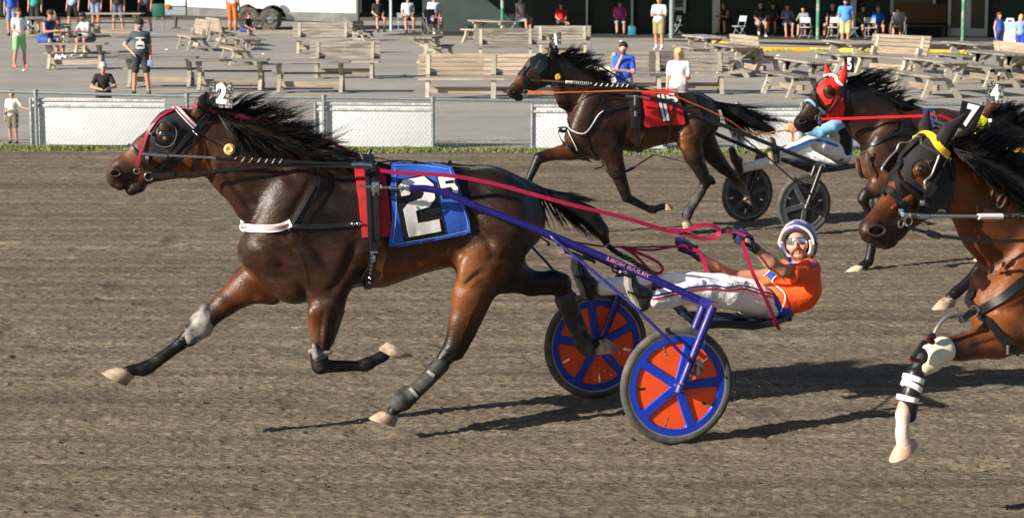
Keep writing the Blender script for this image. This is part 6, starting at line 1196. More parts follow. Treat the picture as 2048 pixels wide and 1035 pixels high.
# fan-shaped sheet, fine near the camera
nr, ncol = 1350, 780; yy = 10.2*(37.5/10.2)**(np.arange(nr)/(nr-1)); ss = np.linspace(-.36, .36, ncol)
X = ss[None, :]*(yy[:, None]+3); Y = np.repeat(yy[:, None], ncol, 1)
Y[-1] = 37.2
Xr, Yr = X*.985+Y*.174, -X*.174+Y*.985
Z = nz(Xr, Yr, 3, [(4, 9, .001), (9, 26, .003), (20, 56, .008), (38, 78, .006)])+nz(Xr, Yr, 40, [(.06, 1.6, .008), (.05, 5, .006), (.04, 13, .004)])
h0 = nz(X, Y, 77, [(2.2, 3.4, 1)]); Z -= np.clip(h0-.48, 0, 1)*.06; Z += np.clip(nz(X, Y, 90, [(12, 20, 1)])-.6, 0, 1)*.03
rl = random.Random(12)
for i in range(26):
    y0 = 10.5+rl.random()**1.3*22; wd = rl.uniform(.02, .06); Z += rl.choice((.013, .010, -.012))*np.exp(-((Yr-y0-.04*np.sin(Xr*.7+i))/wd)**2)*(.6+.4*np.sin(Xr*3.1+i*2))
fade = np.clip((37.0-Y)/1.5, 0, 1); Z *= fade
V = np.stack([X, Y, Z], -1).reshape(-1, 3); I = np.arange(nr*ncol).reshape(nr, ncol)
Qd = np.stack([I[:-1, :-1], I[:-1, 1:], I[1:, 1:], I[1:, :-1]], -1).reshape(-1, 4)
tag(mesh_obj('track', V, Qd.tolist(), M_DIRT), kind='structure')
tag(mesh_obj('ground', [(-260, -60, -.05), (260, -60, -.05), (260, 37.3, -.05), (-260, 37.3, -.05), (-260, 300, -.05), (260, 300, -.05)], [[0, 1, 2, 3], [3, 2, 5, 4]], M_DIRT, smooth=False), kind='structure')
FA, FB = G(0, 293), G(2048, 306); fd_ = (FB-FA).normalized()
def fpt(px):     # fence base point seen at photo column px
    d = ray(px, 300); t = ((FA-CAM).cross(fd_)).z/(Vector((d.x, d.y, 0)).cross(fd_)).z; p = CAM+d*t; return Vector((p.x, p.y, 0))
M_ASP = mat('worn_asphalt', (.30, .283, .26), .9, var=.12, vs=1.5, bump=.004, bs=60, col2=(.36, .34, .31), c2s=.35, c2lo=.4, c2hi=.65, spec=.2)
a, b = FA-fd_*60+Vector((0, -.12, .004)), FB+fd_*60+Vector((0, -.12, .004))
tag(mesh_obj('apron', [a, b, (150, 96, .004), (-150, 130, .004)], [[0, 1, 2, 3]], M_ASP, smooth=False), kind='structure')
# cracks / seams in the apron: thin dark strips
mb = MB()
for (x0, y0, x1, y1) in ((0, 128, 200, 127), (300, 176, 700, 178), (760, 196, 1000, 200), (1180, 99, 1300, 99), (0, 86, 330, 84), (1100, 84, 1240, 86), (690, 126, 900, 124)):
    p, q = G(x0, y0, .008), G(x1, y1, .008); n_ = 14; L = []
    for i in range(n_+1): t = i/n_; L.append(p+(q-p)*t+Vector((0, random.uniform(-.07, .07), 0)))
    for i in range(n_): mb.add([L[i], L[i+1], L[i+1]+Vector((0, .05, 0)), L[i]+Vector((0, .05, 0))], [(0, 1, 2, 3)])
tag(mb.build('apron_seams', mat('tar', (.05, .05, .05), .8), smooth=False), kind='structure')
# grass strip: many blades
mb = MB(); rg = random.Random(5); ln = (FB-FA).length
for i in range(12000):
    u = rg.uniform(-.15, 1.15); w = abs(rg.gauss(0, .28))
    if rg.random() < .35: w = rg.uniform(0, .95)
    if w > 1.15 or math.sin(u*37)+math.sin(u*91+1)*.7+rg.random()*2.6 < .1: continue
    p = FA+(FB-FA)*u+Vector((0, -.05-w*(.75+.25*math.sin(u*23)), 0)); p.z = 0; hh = rg.uniform(.02, .07)*(1.5 if rg.random() < .05 else 1); an = rg.uniform(0, 6.28); wd = .013
    e = Vector((math.cos(an), math.sin(an), 0)); tip = p+Vector((rg.gauss(0, .03), rg.gauss(0, .03), hh)); mb.add([p-e*wd, p+e*wd, tip], [(0, 1, 2)])
tag(mesh_obj('grass', mb.V, mb.F, mat('grass', (.12, .20, .03), .8, var=.4, vs=3, col2=(.20, .21, .06), c2s=2.5, c2lo=.4, c2hi=.65), smooth=False), label='low green grass growing along the foot of the fence', cat='grass', kind='stuff')
# gravelly clods thrown up on the track
mb = MB(); rg = random.Random(9)
def clod(p, r):
    k = [Vector((1, 0, 0)), Vector((-.5, .8, 0)), Vector((-.5, -.8, 0)), Vector((.1, .1, .75)), Vector((0, 0, -.5))]; q = rg.uniform(0, 6.28); M = Matrix.Rotation(q, 3, 'Z')
    mb.add([p+(M @ v)*r*rg.uniform(.7, 1.3) for v in k], [(0, 1, 3), (1, 2, 3), (2, 0, 3), (1, 0, 4), (2, 1, 4), (0, 2, 4)])
for i in range(6000):
    y = 10.5*(33/10.5)**rg.random(); clod(Vector((rg.uniform(-.3, .3)*(y+3), y, .006)), rg.uniform(.004, .011)*(1.6 if rg.random() < .04 else 1))
tag(mesh_obj('dirt_clods', mb.V, mb.F, M_DIRT), label='loose dirt clods scattered over the track', cat='dirt', kind='stuff')
# dirt kicked up by hooves and wheels
mb = MB()
for (cx_, cy_, sx, sy, l, pl_, n_, rr) in ((1505, 420, 26, 22, -.4, P11, 420, .008), (1330, 432, 20, 14, .1, P11, 160, .007), (1185, 770, 18, 16, -.6, PM, 120, .005), (1500, 790, 45, 30, .2, PM, 260, .004), (830, 842, 34, 7, .13, PM, 160, .005), (1215, 720, 22, 20, -.13, PM, 140, .004), (1560, 455, 20, 10, .2, P11, 140, .006), (1700, 548, 16, 6, 0, P5, 60, .006)):
    for i in range(n_):
        p = pl_.P(cx_+rg.gauss(0, sx), cy_+rg.gauss(0, sy), l+rg.gauss(0, .1))
        if p.z > .01: clod(p, rg.uniform(.4, 1.3)*rr)
tag(mesh_obj('flying_dirt', mb.V, mb.F, M_DIRT), label='spray of dirt kicked up behind hooves and wheels', cat='dirt', kind='stuff')
# ---------------------------------------------------------------- fence
M_GALV = mat('galvanised', (.22, .25, .27), .5, .4, var=.15, vs=8); M_WPANEL = mat('white_board', (.62, .66, .70), .7, var=.10, vs=3, col2=(.40, .38, .34), c2s=7, c2lo=.60, c2hi=.72, stretch=(.4, 1, 1), bump=.006, bs=20)
RAIL = [(-300, 180), (0, 183), (340, 192), (700, 196), (1000, 201), (1300, 205), (1500, 210), (1800, 208), (2048, 210), (2400, 212)]
def railz(px):
    for (x0, y0), (x1, y1) in zip(RAIL, RAIL[1:]):
        if x0 <= px <= x1: y = y0+(y1-y0)*(px-x0)/(x1-x0); break
    b = fpt(px); return atY(px, y, b.y).z
fn = thing('chain_link_fence', fpt(1000), 'low galvanised chain-link fence running along the far edge of the track', 'fence')
mb = MB(); mb.tube([fpt(x)+Vector((0, 0, railz(x))) for x in (-280, 0, 170, 340, 520, 700, 850, 1000, 1150, 1300, 1500, 1800, 2048, 2350)], .026, 8); mb.build('top_rail', M_GALV, fn)
for x in (-200, 75, 376, 649, 866, 1185, 1330, 1473, 1602, 1760, 1960, 2150):
    mb = MB(); p = fpt(x); z_ = railz(x); mb.tube([p, p+Vector((0, 0, z_+.01))], .032 if x != 1185 else .03, 8); mb.tube([p+Vector((0, 0, z_-.03)), p+Vector((0, 0, z_+.045))], .042, 8); mb.build('post', M_GALV, fn)
mb = MB(); A_, B_ = fpt(-280), fpt(2350); L_ = (B_-A_).length; d_ = (B_-A_)/L_; n_ = int(L_/.065); hh = .80
for i in range(n_):
    for s in (1, -1):
        p = A_+d_*(i*.065+(0 if s > 0 else hh*.75)); q = p+d_*(s*hh*.75)
        if (q-A_).length > L_ or (p-A_).length > L_: continue
        o_ = Vector((0, -.036-.003*s, 0)); w_ = Vector((0, 0, .0028)); mb.add([p+o_+Vector((0, 0, .02))-w_, q+o_+Vector((0, 0, .02+hh))-w_, q+o_+Vector((0, 0, .02+hh))+w_, p+o_+Vector((0, 0, .02))+w_], [(0, 1, 2, 3)])
mesh_obj('wire_mesh', mb.V, mb.F, M_GALV, fn, smooth=False)
for i, (x0, x1, yt, yb, lab) in enumerate(((62, 331, 196, 293, 'white board behind the fence left of the number 2 horse head'), (630, 867, 203, 296, 'white painted board behind the fence above the number 2 horse back'), (1063, 1330, 207, 299, 'white painted board behind the fence by the chest of the number 11 horse'), (1475, 1702, 213, 301, 'white painted board behind the fence under the number 11 horse tail'))):
    p0, p1 = fpt(x0)+Vector((0, .07, 0)), fpt(x1)+Vector((0, .07, 0)); zt_ = atY(x0, yt, p0.y).z; mb = MB()
    root = thing('fence_board', (p0+p1)/2, lab, 'board', 'white boards hung along the fence'); m_ = (p0+p1)/2
    mb.box(m_+Vector((0, 0, .03+(zt_-.03)/2)), ((p1-p0).length, .02, zt_-.03), Matrix.Rotation(math.atan2(fd_.y, fd_.x), 3, 'Z'), .004); mb.build('panel', M_WPANEL, root)
    mb = MB()
    for zz in (zt_-.03, zt_-.12): mb.beam(p0+Vector((0, -.025, zz)), p1+Vector((0, -.025, zz)), .025, .04)
    for p in (p0, p1): mb.beam(p+Vector((0, -.026, .03)), p+Vector((0, -.026, zt_)), .06, .025, (1, 0, 0))
    mb.build('frame', cm('grey_batten', 'a9adb0', .7, col2=(.6, .6, .6), c2s=9), root)
# ---------------------------------------------------------------- convertible benches / tables
M_WOOD = mat('weathered_wood', (.30, .275, .245), .85, rand=.35, var=.3, vs=9, stretch=(.25, 3, 3), bump=.004, bs=14, col2=(.17, .15, .13), c2s=5, c2lo=.5, c2hi=.62)
M_WOOD2 = mat('tan_wood', (.36, .30, .235), .8, rand=.4, var=.3, vs=9, stretch=(.25, 3, 3), bump=.003, bs=14, col2=(.28, .22, .16), c2s=4, c2lo=.45, c2hi=.62)
M_CAST = mat('cream_cast_frame', (.40, .375, .31), .7, rand=.25, var=.2, vs=6, bump=.003, bs=20, col2=(.30, .27, .2), c2s=8, c2lo=.55, c2hi=.7)
def tpl(name, V, Fc, m):
    return (name, V, Fc, m)
class Proto:      # shared meshes for one kind
    def __init__(s): s.parts = []
    def add(s, name, mb, m, smooth=False):
        me = bpy.data.meshes.new(name); me.from_pydata([tuple(v) for v in mb.V], [], mb.F); me.materials.append(m); me.update()
        if smooth: me.polygons.foreach_set('use_smooth', [True]*len(me.polygons))
        s.parts.append((name, me)); return s
    def place(s, kind, loc, rz, sc, label, cat, group):
        r = thing(kind, loc, label, cat, group, rz); r.scale = (sc, sc, sc) if not isinstance(sc, tuple) else sc
        for nm, me in s.parts: o = bpy.data.objects.new(nm, me); SC.collection.objects.link(o); o.parent = r
        return r
def bench_proto(table, seed):
    rg = random.Random(seed); P = Proto(); L = 1.86
    for x in (-.72, .72):
        mb = MB(); w = .085
        mb.beam((x, -.27, .42), (x, -.32, .22), w, .10); mb.beam((x, -.32, .24), (x, -.42, 0), w, .095)
        mb.beam((x, -.34, .39), (x, .16, .39), w, .07)
        if not table: mb.beam((x, .14, .36), (x, .24, .95), w, .08)
        pts = [(x, .10, .68), (x, .06, .52), (x, .10, .34), (x, .20, .16), (x, .34, 0)]
        for a, b in zip(pts, pts[1:]): mb.beam(a, b, w, .10)
        if table: mb.beam((x, .10, .50), (x, .10, .70), w, .11); mb.beam((x, -.06, .68), (x, .46, .68), w, .06); mb.beam((x, .12, .46), (x, .42, .66), w, .05)
        mb.beam((x, -.30, .13), (x, .22, .13), w*.6, .06)
        P.add('frame', mb, M_CAST)
    def planks(name, n, f0, f1, th, m, along=.005):
        mb = MB()
        for i in range(n):
            a = Vector(f0)+(Vector(f1)-Vector(f0))*(i/n); b = Vector(f0)+(Vector(f1)-Vector(f0))*((i+1)/n); c = (a+b)/2; w = (b-a).length-.012; j = rg.uniform(-.012, .012)
            mb.beam(c+Vector((-L/2+j, 0, 0)), c+Vector((L/2+j, 0, 0)), w, th, (b-a).cross(Vector((1, 0, 0))), .006)
        P.add(name, mb, m)
    planks('seat', 2, (0, -.40, .445), (0, -.06, .455), .045, M_WOOD if seed % 2 else M_WOOD2)
    if table: planks('table_top', 4, (0, -.12, .735), (0, .55, .735), .045, M_WOOD)
    else: planks('backrest', 5, (0, .15, .50), (0, .245, .98), .04, M_WOOD if seed % 2 else M_WOOD2)
    mb = MB(); mb.beam((-.72, -.05, .20), (.72, -.05, .20), .04, .13); P.add('stretcher', mb, M_WOOD2)
    return P
PB = {('b', 0): bench_proto(False, 1), ('b', 1): bench_proto(False, 2), ('t', 0): bench_proto(True, 3), ('t', 1): bench_proto(True, 4)}
BL = [ # kind, variant, px, py, rot, scale, label
 ('t', 0, 152, 139, 180, 1.0, 'weathered table in front of the seated family at left'), ('t', 0, 158, 106, -82, .95, 'table the family sits around, end towards the track'),
 ('t', 0, 322, 175, 180, 1.0, 'weathered table behind the legs of the man in the charcoal T-shirt'), ('t', 0, 462, 181, 180, 1.0, 'weathered table above the head of the number 2 horse'), ('t', 0, 622, 186, 180, 1.0, 'weathered table right of the number 2 plate, nearest the fence'),
 ('b', 1, 392, 101, -72, (1.5, 1.1, 1.1), 'slatted bench at an angle, left one of the pair in front of the trailer'), ('b', 1, 440, 92, 108, (1.5, 1.05, 1.05), 'slatted bench turned away, below the trailer wheels'), ('t', 1, 480, 128, -74, (1.4, 1.05, 1.05), 'angled table with its bench in front of the trailer wheels'),
 ('b', 0, 645, 108, 0, 1.08, 'dark slatted bench under the right end of the trailer'), ('b', 0, 690, 157, 0, 1.0, 'dark slatted bench just behind the table nearest the fence'), ('b', 1, 722, 82, 75, .8, 'bench seen end-on at the trailer corner'),
 ('t', 1, 870, 124, 82, (1.3, 1.05, 1.05), 'lone narrow table on open asphalt, turned end-on'), ('b', 1, 922, 198, 0, 1.02, 'slatted bench nearest the fence, left of the number 11 horse muzzle'), ('b', 1, 1052, 198, 0, 1.02, 'slatted bench nearest the fence, behind the number 11 horse muzzle'),
 ('b', 0, 1011, 125, 0, 1.05, 'dark slatted bench behind the ears of the number 11 horse'), ('t', 1, 975, 88, -62, (1.5, 1.15, 1.15), 'pale table behind the dark bench, left of the green post'), ('b', 0, 1125, 112, 0, 1.0, 'slatted bench partly hidden by the number 11 plate'),
 ('t', 0, 60, 76, -76, (1.4, 1.15, 1.1), 'table behind the boy in green shorts'), ('b', 1, 122, 74, 104, (1.4, 1.1, 1.1), 'slatted bench turned away behind the seated family'), ('t', 0, 228, 76, 178, 1.35, 'long table in front of the standing legs at left'),
 ('b', 0, 1290, 188, 0, 1.0, 'slatted bench behind the man in the blue T-shirt'), ('b', 0, 1378, 188, 0, 1.0, 'slatted bench behind the man in the white polo shirt'),
 ('t', 0, 1392, 127, -80, (1.35, 1.12, 1.1), 'table left of the tilted bench, behind the yellow cap'), ('t', 0, 1448, 152, -80, (1.35, 1.12, 1.1), 'table right of the white polo shirt, leading to the tilted bench'), ('b', 1, 1505, 150, 102, (1.3, 1.1, 1.1), 'tan slatted bench at the end of the yellow kerb'),
 ('t', 0, 1590, 192, -80, (1.35, 1.12, 1.1), 'table left of the red-hooded horse ears'), ('t', 0, 1680, 142, -80, (1.35, 1.12, 1.1), 'table directly behind the number 5 plate'), ('b', 1, 1785, 150, -62, (1.35, 1.15, 1.1), 'pale slatted bench above the number 5 horse mane'),
 ('t', 0, 1855, 192, -80, (1.35, 1.12, 1.1), 'table left of the number 4 plate'), ('t', 0, 1925, 146, -80, (1.35, 1.12, 1.1), 'table in front of the glass doors'), ('t', 0, 1975, 172, -80, (1.35, 1.12, 1.1), 'table above the number 4 plate'), ('b', 1, 2050, 172, 104, (1.3, 1.1, 1.1), 'tan slatted bench at the far right edge')]
for k, v, px, py, rz, sc_, lab in BL:
    PB[(k, v)].place('bench' if k == 'b' else 'picnic_table', G(px, py), R(rz), sc_, lab, 'bench' if k == 'b' else 'picnic table', 'convertible slatted benches and tables on the apron')
# ---------------------------------------------------------------- pavilion
LA, LB = G(760, 71), G(2048, 85.5); ld = (LB-LA).normalized(); lnn = Vector((-ld.y, ld.x, 0))      # lnn: away from the camera
def LP(s, d, z=0): return LA+ld*s+lnn*d+Vector((0, 0, z))
def lineS(px, d=0):    # position along the pavilion line seen at column px, at depth d behind it
    o_ = LA+lnn*d; r_ = ray(px, 70); t = ((o_-CAM).cross(ld)).z/(Vector((r_.x, r_.y, 0)).cross(ld)).z; p = CAM+r_*t; return (p-o_).dot(ld)
LM = Matrix.Rotation(math.atan2(ld.y, ld.x), 3, 'Z')
pav = thing('grandstand', LP(12, 3), 'dark open-fronted grandstand with green posts and glass doors across the back', 'building')
mb = MB(); sa, sb_ = lineS(742), lineS(742)+44; mb.box(LP((sa+sb_)/2, 5.2, 3.75), (sb_-sa, 14.5, .3), LM); mb.build('roof', mat('roof_dark', (.05, .05, .05), .8), pav)
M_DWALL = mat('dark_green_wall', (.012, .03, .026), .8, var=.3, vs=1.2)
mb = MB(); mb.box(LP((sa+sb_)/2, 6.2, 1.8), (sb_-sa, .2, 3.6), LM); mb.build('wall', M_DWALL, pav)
M_GRN = mat('green_post', (.05, .22, .15), .5, var=.3, vs=4, col2=(.35, .40, .30), c2s=3, c2lo=.52, c2hi=.66)
for x in (1001, 1340, 1633, 1924, 2230): 
    s = lineS(x); mb = MB(); mb.tube([LP(s, .25), LP(s, .25, 3.6)], .075 if x != 1340 else .1, 10); mb.build('post', M_GRN if x != 1340 else cm('grey_post', '7b8a8a'), pav)
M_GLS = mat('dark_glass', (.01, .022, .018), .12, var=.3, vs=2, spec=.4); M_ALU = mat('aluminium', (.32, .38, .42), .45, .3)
for x0, x1 in ((1895, 1935), (1935, 1975), (1345, 1372), (1425, 1440), (1700, 1712), (1780, 1870)):
    s0, s1 = lineS(x0, 6), lineS(x1, 6); big = x1-x0 > 25
    mb = MB(); zt_ = 2.3 if big else 3.4; z0_ = .0 if x0 > 1800 else .9
    if big:
        for s in (s0+.06, s1-.06): mb.box(LP(s, 5.98, (zt_+z0_)/2), (.12, .1, zt_-z0_), LM)
        for z in (z0_+.18, zt_-.06): mb.box(LP((s0+s1)/2, 5.98, z), (s1-s0-.25, .1, .12 if z > 1 else .34), LM)
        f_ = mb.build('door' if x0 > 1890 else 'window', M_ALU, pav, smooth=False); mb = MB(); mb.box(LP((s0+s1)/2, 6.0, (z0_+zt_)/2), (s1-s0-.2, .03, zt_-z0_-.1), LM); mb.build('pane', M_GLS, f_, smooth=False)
    else: mb.box(LP((s0+s1)/2, 5.98, 1.8), (s1-s0, .12, 3.6), LM); mb.build('mullion', M_ALU, pav, smooth=False)
for x in (783, 1265, 1175): s = lineS(x, 6); mb = MB(); mb.box(LP(s, 5.95, 1.8), (.1, .12, 3.6), LM); mb.build('mullion', M_ALU, pav, smooth=False)
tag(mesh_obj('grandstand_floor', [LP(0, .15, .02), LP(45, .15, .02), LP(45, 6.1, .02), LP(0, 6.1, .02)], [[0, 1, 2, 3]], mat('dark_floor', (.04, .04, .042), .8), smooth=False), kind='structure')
tag(mesh_obj('walkway', [LP(lineS(1330), -2.9, .012), LP(45, -2.9, .012), LP(45, .15, .012), LP(lineS(1250), .15, .012)], [[0, 1, 2, 3]], mat('pale_concrete', (.34, .31, .27), .85, var=.1, vs=1), smooth=False), kind='structure')
tag(mesh_obj('service_strip', [G(1350, 80, .016), G(1760, 96, .016), G(2150, 103, .016), LP(45, -3.0, .016), LP(lineS(1340), -2.95, .016)], [[0, 1, 2, 3, 4]], mat('dark_asphalt', (.05, .05, .052), .8, var=.2), smooth=False), kind='structure')
mb = MB(); Pk = [G(1430, 88), G(1480, 95), G(1482, 95.5), G(1530, 103), G(1620, 103), G(1750, 106), G(1900, 108), G(2150, 112)]
for i, (a, b) in enumerate(zip(Pk, Pk[1:])):
    if i == 1: continue
    mb.beam(a+Vector((0, 0, .07)), b+Vector((0, 0, .07)), .28, .14, bev=.03)
tag(mb.build('kerb', mat('yellow_paint', (.80, .43, .02), .6, var=.12, vs=3, col2=(.5, .3, .05), c2s=3, c2lo=.6, c2hi=.75)), kind='structure')
mb = MB(); rg = random.Random(3)
for i in range(1400):
    u = rg.random(); a = G(1530, 103)+(G(2150, 112)-G(1530, 103))*u+Vector((0, rg.choice((-.22, .2))+rg.gauss(0, .05), 0)); e = Vector((.02, 0, 0)); 
    if math.sin(u*40)+rg.random() < .4: continue
    mb.add([a-e, a+e, a+Vector((rg.gauss(0, .04), 0, rg.uniform(.05, .2)))], [(0, 1, 2)])
tag(mesh_obj('weeds', mb.V, mb.F, MATS['grass'], smooth=False), label='green weeds along the yellow kerb', cat='weeds', kind='stuff')
# dark building behind, left of the trailer
sh_ = thing('shed', G(150, 32), 'dark open shed behind the standing people at the far left', 'building')
mb = MB(); c0 = G(40, 30); mb.box(c0+Vector((0, 4, 1.8)), (64, .3, 3.6)); mb.build('wall', M_DWALL, sh_); mb = MB(); mb.box(c0+Vector((-6, -2.2, 3.7)), (60, 13, .25)); mb.build('roof', MATS['roof_dark'], sh_)
mb = MB(); p = G(2, 33); mb.box(p+Vector((-.4, 0, 1.6)), (1.0, .15, 3.2)); mb.build('pillar', cm('pale_pillar', '7d8588'), sh_)
# ---------------------------------------------------------------- trailer
tr_o = G(530, 60); ty = tr_o.y; tp = lambda x, y, dy=0: atY(x, y, ty+dy)
trl = thing('trailer', (tr_o.x, ty+1, 0), 'white twin-axle trailer with a diamond plate skirt parked behind the benches', 'trailer')
M_TW = mat('white_aluminium', (.70, .76, .82), .35, .0, var=.04, vs=.7, coat=.3); M_SKT = mat('diamond_plate', (.42, .42, .42), .35, .7, var=.3, vs=2.5, bump=.004, bs=60)
slope = (48-38)/(716-374)
def prism(mb, px_pts, y0, y1):
    a = [atY(x, y, ty+y0) for x, y in px_pts]; b = [Vector((v.x, v.y+(y1-y0), v.z)) for v in a]; n = len(a)
    mb.add(a+b, [list(range(n)), list(range(2*n-1, n-1, -1))]+[(i, (i+1) % n, n+(i+1) % n, n+i) for i in range(n)])
arch_ = [(473, 19)]+[(497-24*math.cos(a), 32-24*math.sin(a)) for a in [i*math.pi/8 for i in range(1, 5)]]+[(512, 17)]+[(545-27*math.cos(a), 38-28*math.sin(a)) for a in [i*math.pi/8 for i in range(2, 8)]]+[(572, 30)]
mb = MB(); prism(mb, [(374, -110), (716, -110), (716, 27), (572, 24)]+arch_[::-1]+[(374, 14)], 0, 2.4); mb.build('body', M_TW, trl, smooth=False)
mb = MB(); prism(mb, [(374, 14.3), (471, 19.5), (475, 34.5), (374, 33)], -.012, .03); prism(mb, [(570, 24.5), (716, 27.3), (716, 46), (573, 40)], -.012, .03); mb.build('skirt', M_SKT, trl, smooth=False)
mb = MB(); prism(mb, [(330, 30), (374, 31), (720, 47), (720, 49), (330, 33)], -.05, 2.4); mb.tube([tp(716, -110, -.02), tp(716, 47, -.02)], .09, 8); mb.build('chassis', mat('dark_chassis', (.06, .06, .06), .6), trl)
mb = MB(); prism(mb, [(329, 13), (371, 14), (371, 32), (329, 30)], .1, 1.9); mb.build('tongue_box', M_ALU, trl, smooth=False); mb = MB(); prism(mb, [(330, -8), (370, -8), (370, 12), (330, 12)], .05, 1.8); mb.build('propane_cover', M_TW, trl); mb = MB(); prism(mb, [(331, 9), (338, 9), (338, 17), (331, 17)], .0, .08); mb.build('marker_light', cm('amber', 'e0701c', .4), trl)
mb = MB(); mb.tube([tp(352, 32), tp(351, 54)], .07, 8); mb.box(tp(353, 56), (.35, .35, .06)); mb.build('jack', mat('jack_dark', (.05, .05, .05), .6), trl)
for (x, y) in ((497, 37), (540.5, 40)):
    c = tp(x, y, .12); r_ = 22.8/ (F/(ty)); w_ = thing_child('wheel', trl); mb = MB(); ax_ = Vector((0, -1, 0))
    mb.lathe(c, ax_, [(r_*.6, -.2), (r_*.93, -.2), (r_, -.14), (r_, .04), (r_*.96, .09), (r_*.66, .10), (r_*.6, .06)], 32); mb.build('tyre', M_TYRE, w_)
    mb = MB(); mb.lathe(c, ax_, [(r_*.6, .04), (r_*.6, .085), (r_*.54, .085), (r_*.48, .03), (r_*.3, .05), (r_*.26, .075), (r_*.12, .08), (r_*.1, .11)], 28)
    for k in range(8): a = k*math.pi/4; mb.ball(c+Vector((math.cos(a)*r_*.4, -.05, math.sin(a)*r_*.4)), .035, n=6, m=4)
    mb.build('rim', M_CHROME, w_)
mb = MB(); c = G(545, 66); mb.box(c+Vector((.5, -.1, .04)), (1.9, .3, .08)); ck = mb.build('wheel_block', M_WOOD2, None, origin=c); tag(ck, 'low wooden block under the trailer wheels', 'block')
# ---------------------------------------------------------------- spectators
def bgmesh(pr, name, m, parent, M, base, h=.022, iso=0, cols=False):
    V, Q = sdf_mesh(pr, h, iso=iso, smooth=1); Wd = V@M+base
    return mesh_obj(name, Wd, Q.tolist(), m, parent, cols=prim_cols(V, pr, .01) if cols else None)
SHOE = {'w': cm('white_shoe', 'd8d6d0', .6), 'k': cm('dark_shoe', '1b1c20', .6), 'r': cm('pink_shoe', 'd86a6a', .6), 'g': cm('tan_shoe', '8f8466', .7)}
def spectator(px, py, hpx, rot, pose, shirt, bottom, label, hair='2a1a10', cap=None, skin='l', shoes='w', long=False, sleeve=1, arms=None, beard=False, build=1., shades=None, top_at=None, glass=False, origin=None, dress=False, seat_h=.45, longhair=False):
    g = G(px, py) if origin is None else Vector(origin); sc = F/(g.y*math.cos(TH)+CAMH*math.sin(TH)); H = hpx/sc
    sit = pose.startswith('sit')
    k = H/1.75 if not sit else H/(1.75-.92+seat_h)
    a = R(rot)     # rot 0 faces the camera (-Y)
    fwdv = np.array((math.sin(a), -math.cos(a), 0)); rv = np.array((math.cos(a)*-1, -math.sin(a), 0)); M = np.array([rv, fwdv, (0, 0, 1)])*k; base = np.array(g[:])
    sk = {'l': (.50, .25, .17), 'p': (.60, .34, .25), 'd': (.17, .08, .05)}[skin]
    root = thing('person', g, label, 'person', None)
    P = lambda A, B, ra, rb, kk=.03, col=sk: Prim(A, B, ra, rb, 1, kk, col)
    hz = .92 if not sit else seat_h+.08; lean = {'sit_fwd': .22, 'sit': .0, 'lean': .30}.get(pose, 0)
    def up(x, y, z): return (x, y+lean*(z-hz)*1.2, hz+(z-.92)-(abs(lean)*.12 if z > 1.2 else 0))
    b = build
    # joints
    sh = [up(-.168*b, 0, 1.415), up(.168*b, 0, 1.415)]; nk = up(0, 0, 1.48); hd = up(0, .025, 1.625)
    arms = arms or ('lap' if sit else 'down')
    E, Wr = [], []
    for s, S in ((-1, sh[0]), (1, sh[1])):
        m_ = arms if isinstance(arms, str) else arms[0 if s < 0 else 1]
        x, y, z = S
        if m_ == 'down': e, w = (x+s*.05, y-.02, z-.30), (x+s*.06, y+.06, z-.55)
        elif m_ == 'hip': e, w = (x+s*.20, y-.06, z-.24), (x+s*.02, y+.10, z-.42)
        elif m_ == 'cross': e, w = (x+s*.05, y+.05, z-.28), (x-s*.26, y+.22, z-.24)
        elif m_ == 'chin': e, w = (x-s*.02, y+.14, z-.28), (x-s*.14, y+.20, z-.03)
        elif m_ == 'lap': e, w = (x+s*.05, y+.04, z-.28), (x-s*.06, y+.30, z-.42)
        elif m_ == 'table': e, w = (x+s*.10, y+.12, z-.25), (x-s*.04, y+.38, z-.22)
        elif m_ == 'phone': e, w = (x+s*.03, y+.16, z-.22), (x-s*.12, y+.24, z+.06)
        elif m_ == 'hold': e, w = (x+s*.04, y+.02, z-.30), (x-s*.02, y+.26, z-.34)
        elif m_ == 'rail': e, w = (x+s*.12, y+.10, z-.26), (x-s*.06, y+.34, z-.30)
        elif m_ == 'side': e, w = (x+s*.20, y+.05, z-.22), (x+s*.42, y+.12, z-.28)
        E.append(e); Wr.append(w)
    lg = []
    st = {'wide': .17, 'step': .12}.get(pose, .10)
    for s in (-1, 1):
        hp = (s*.09*b, 0, hz)
        if sit:
            kn = (s*.15, .42, seat_h+.07); an = (s*.14, .40+(.10 if s > 0 else -.02), .08)
            if pose == 'sit_cross' and s > 0: kn = (.10, .42, seat_h+.14); an = (-.22, .46, seat_h+.06)
        else:
            q = (.16*s if pose == 'step' else 0); kn = (s*(.09+st)/1.9, .03+q*.6, .50); an = (s*st, -.01+q*1.2, .08)
        lg.append((hp, kn, an))
    pr = [P(nk, up(0, .01, 1.56), .055, .052), P(up(0, 0, 1.34), up(0, 0, 1.05), .13, .12)]
    # head: skull, jaw, nose, ears
    hx, hy, hz_ = hd; d = np.array
    pr += [P((hx, hy-.015, hz_+.035), (hx, hy, hz_+.02), .085, .082), P((hx, hy+.02, hz_-.04), (hx, hy+.035, hz_-.075), .062, .045), P((hx, hy+.085, hz_+.0), (hx, hy+.105, hz_-.025), .012, .017, .015),
           P((hx-.085, hy-.01, hz_-.01), (hx-.088, hy-.015, hz_+.02), .014, .018, .01), P((hx+.085, hy-.01, hz_-.01), (hx+.088, hy-.015, hz_+.02), .014, .018, .01)]
    if beard: pr.append(P((hx, hy+.045, hz_-.085), (hx, hy+.06, hz_-.055), .052, .04, .01, (.03, .018, .012)))
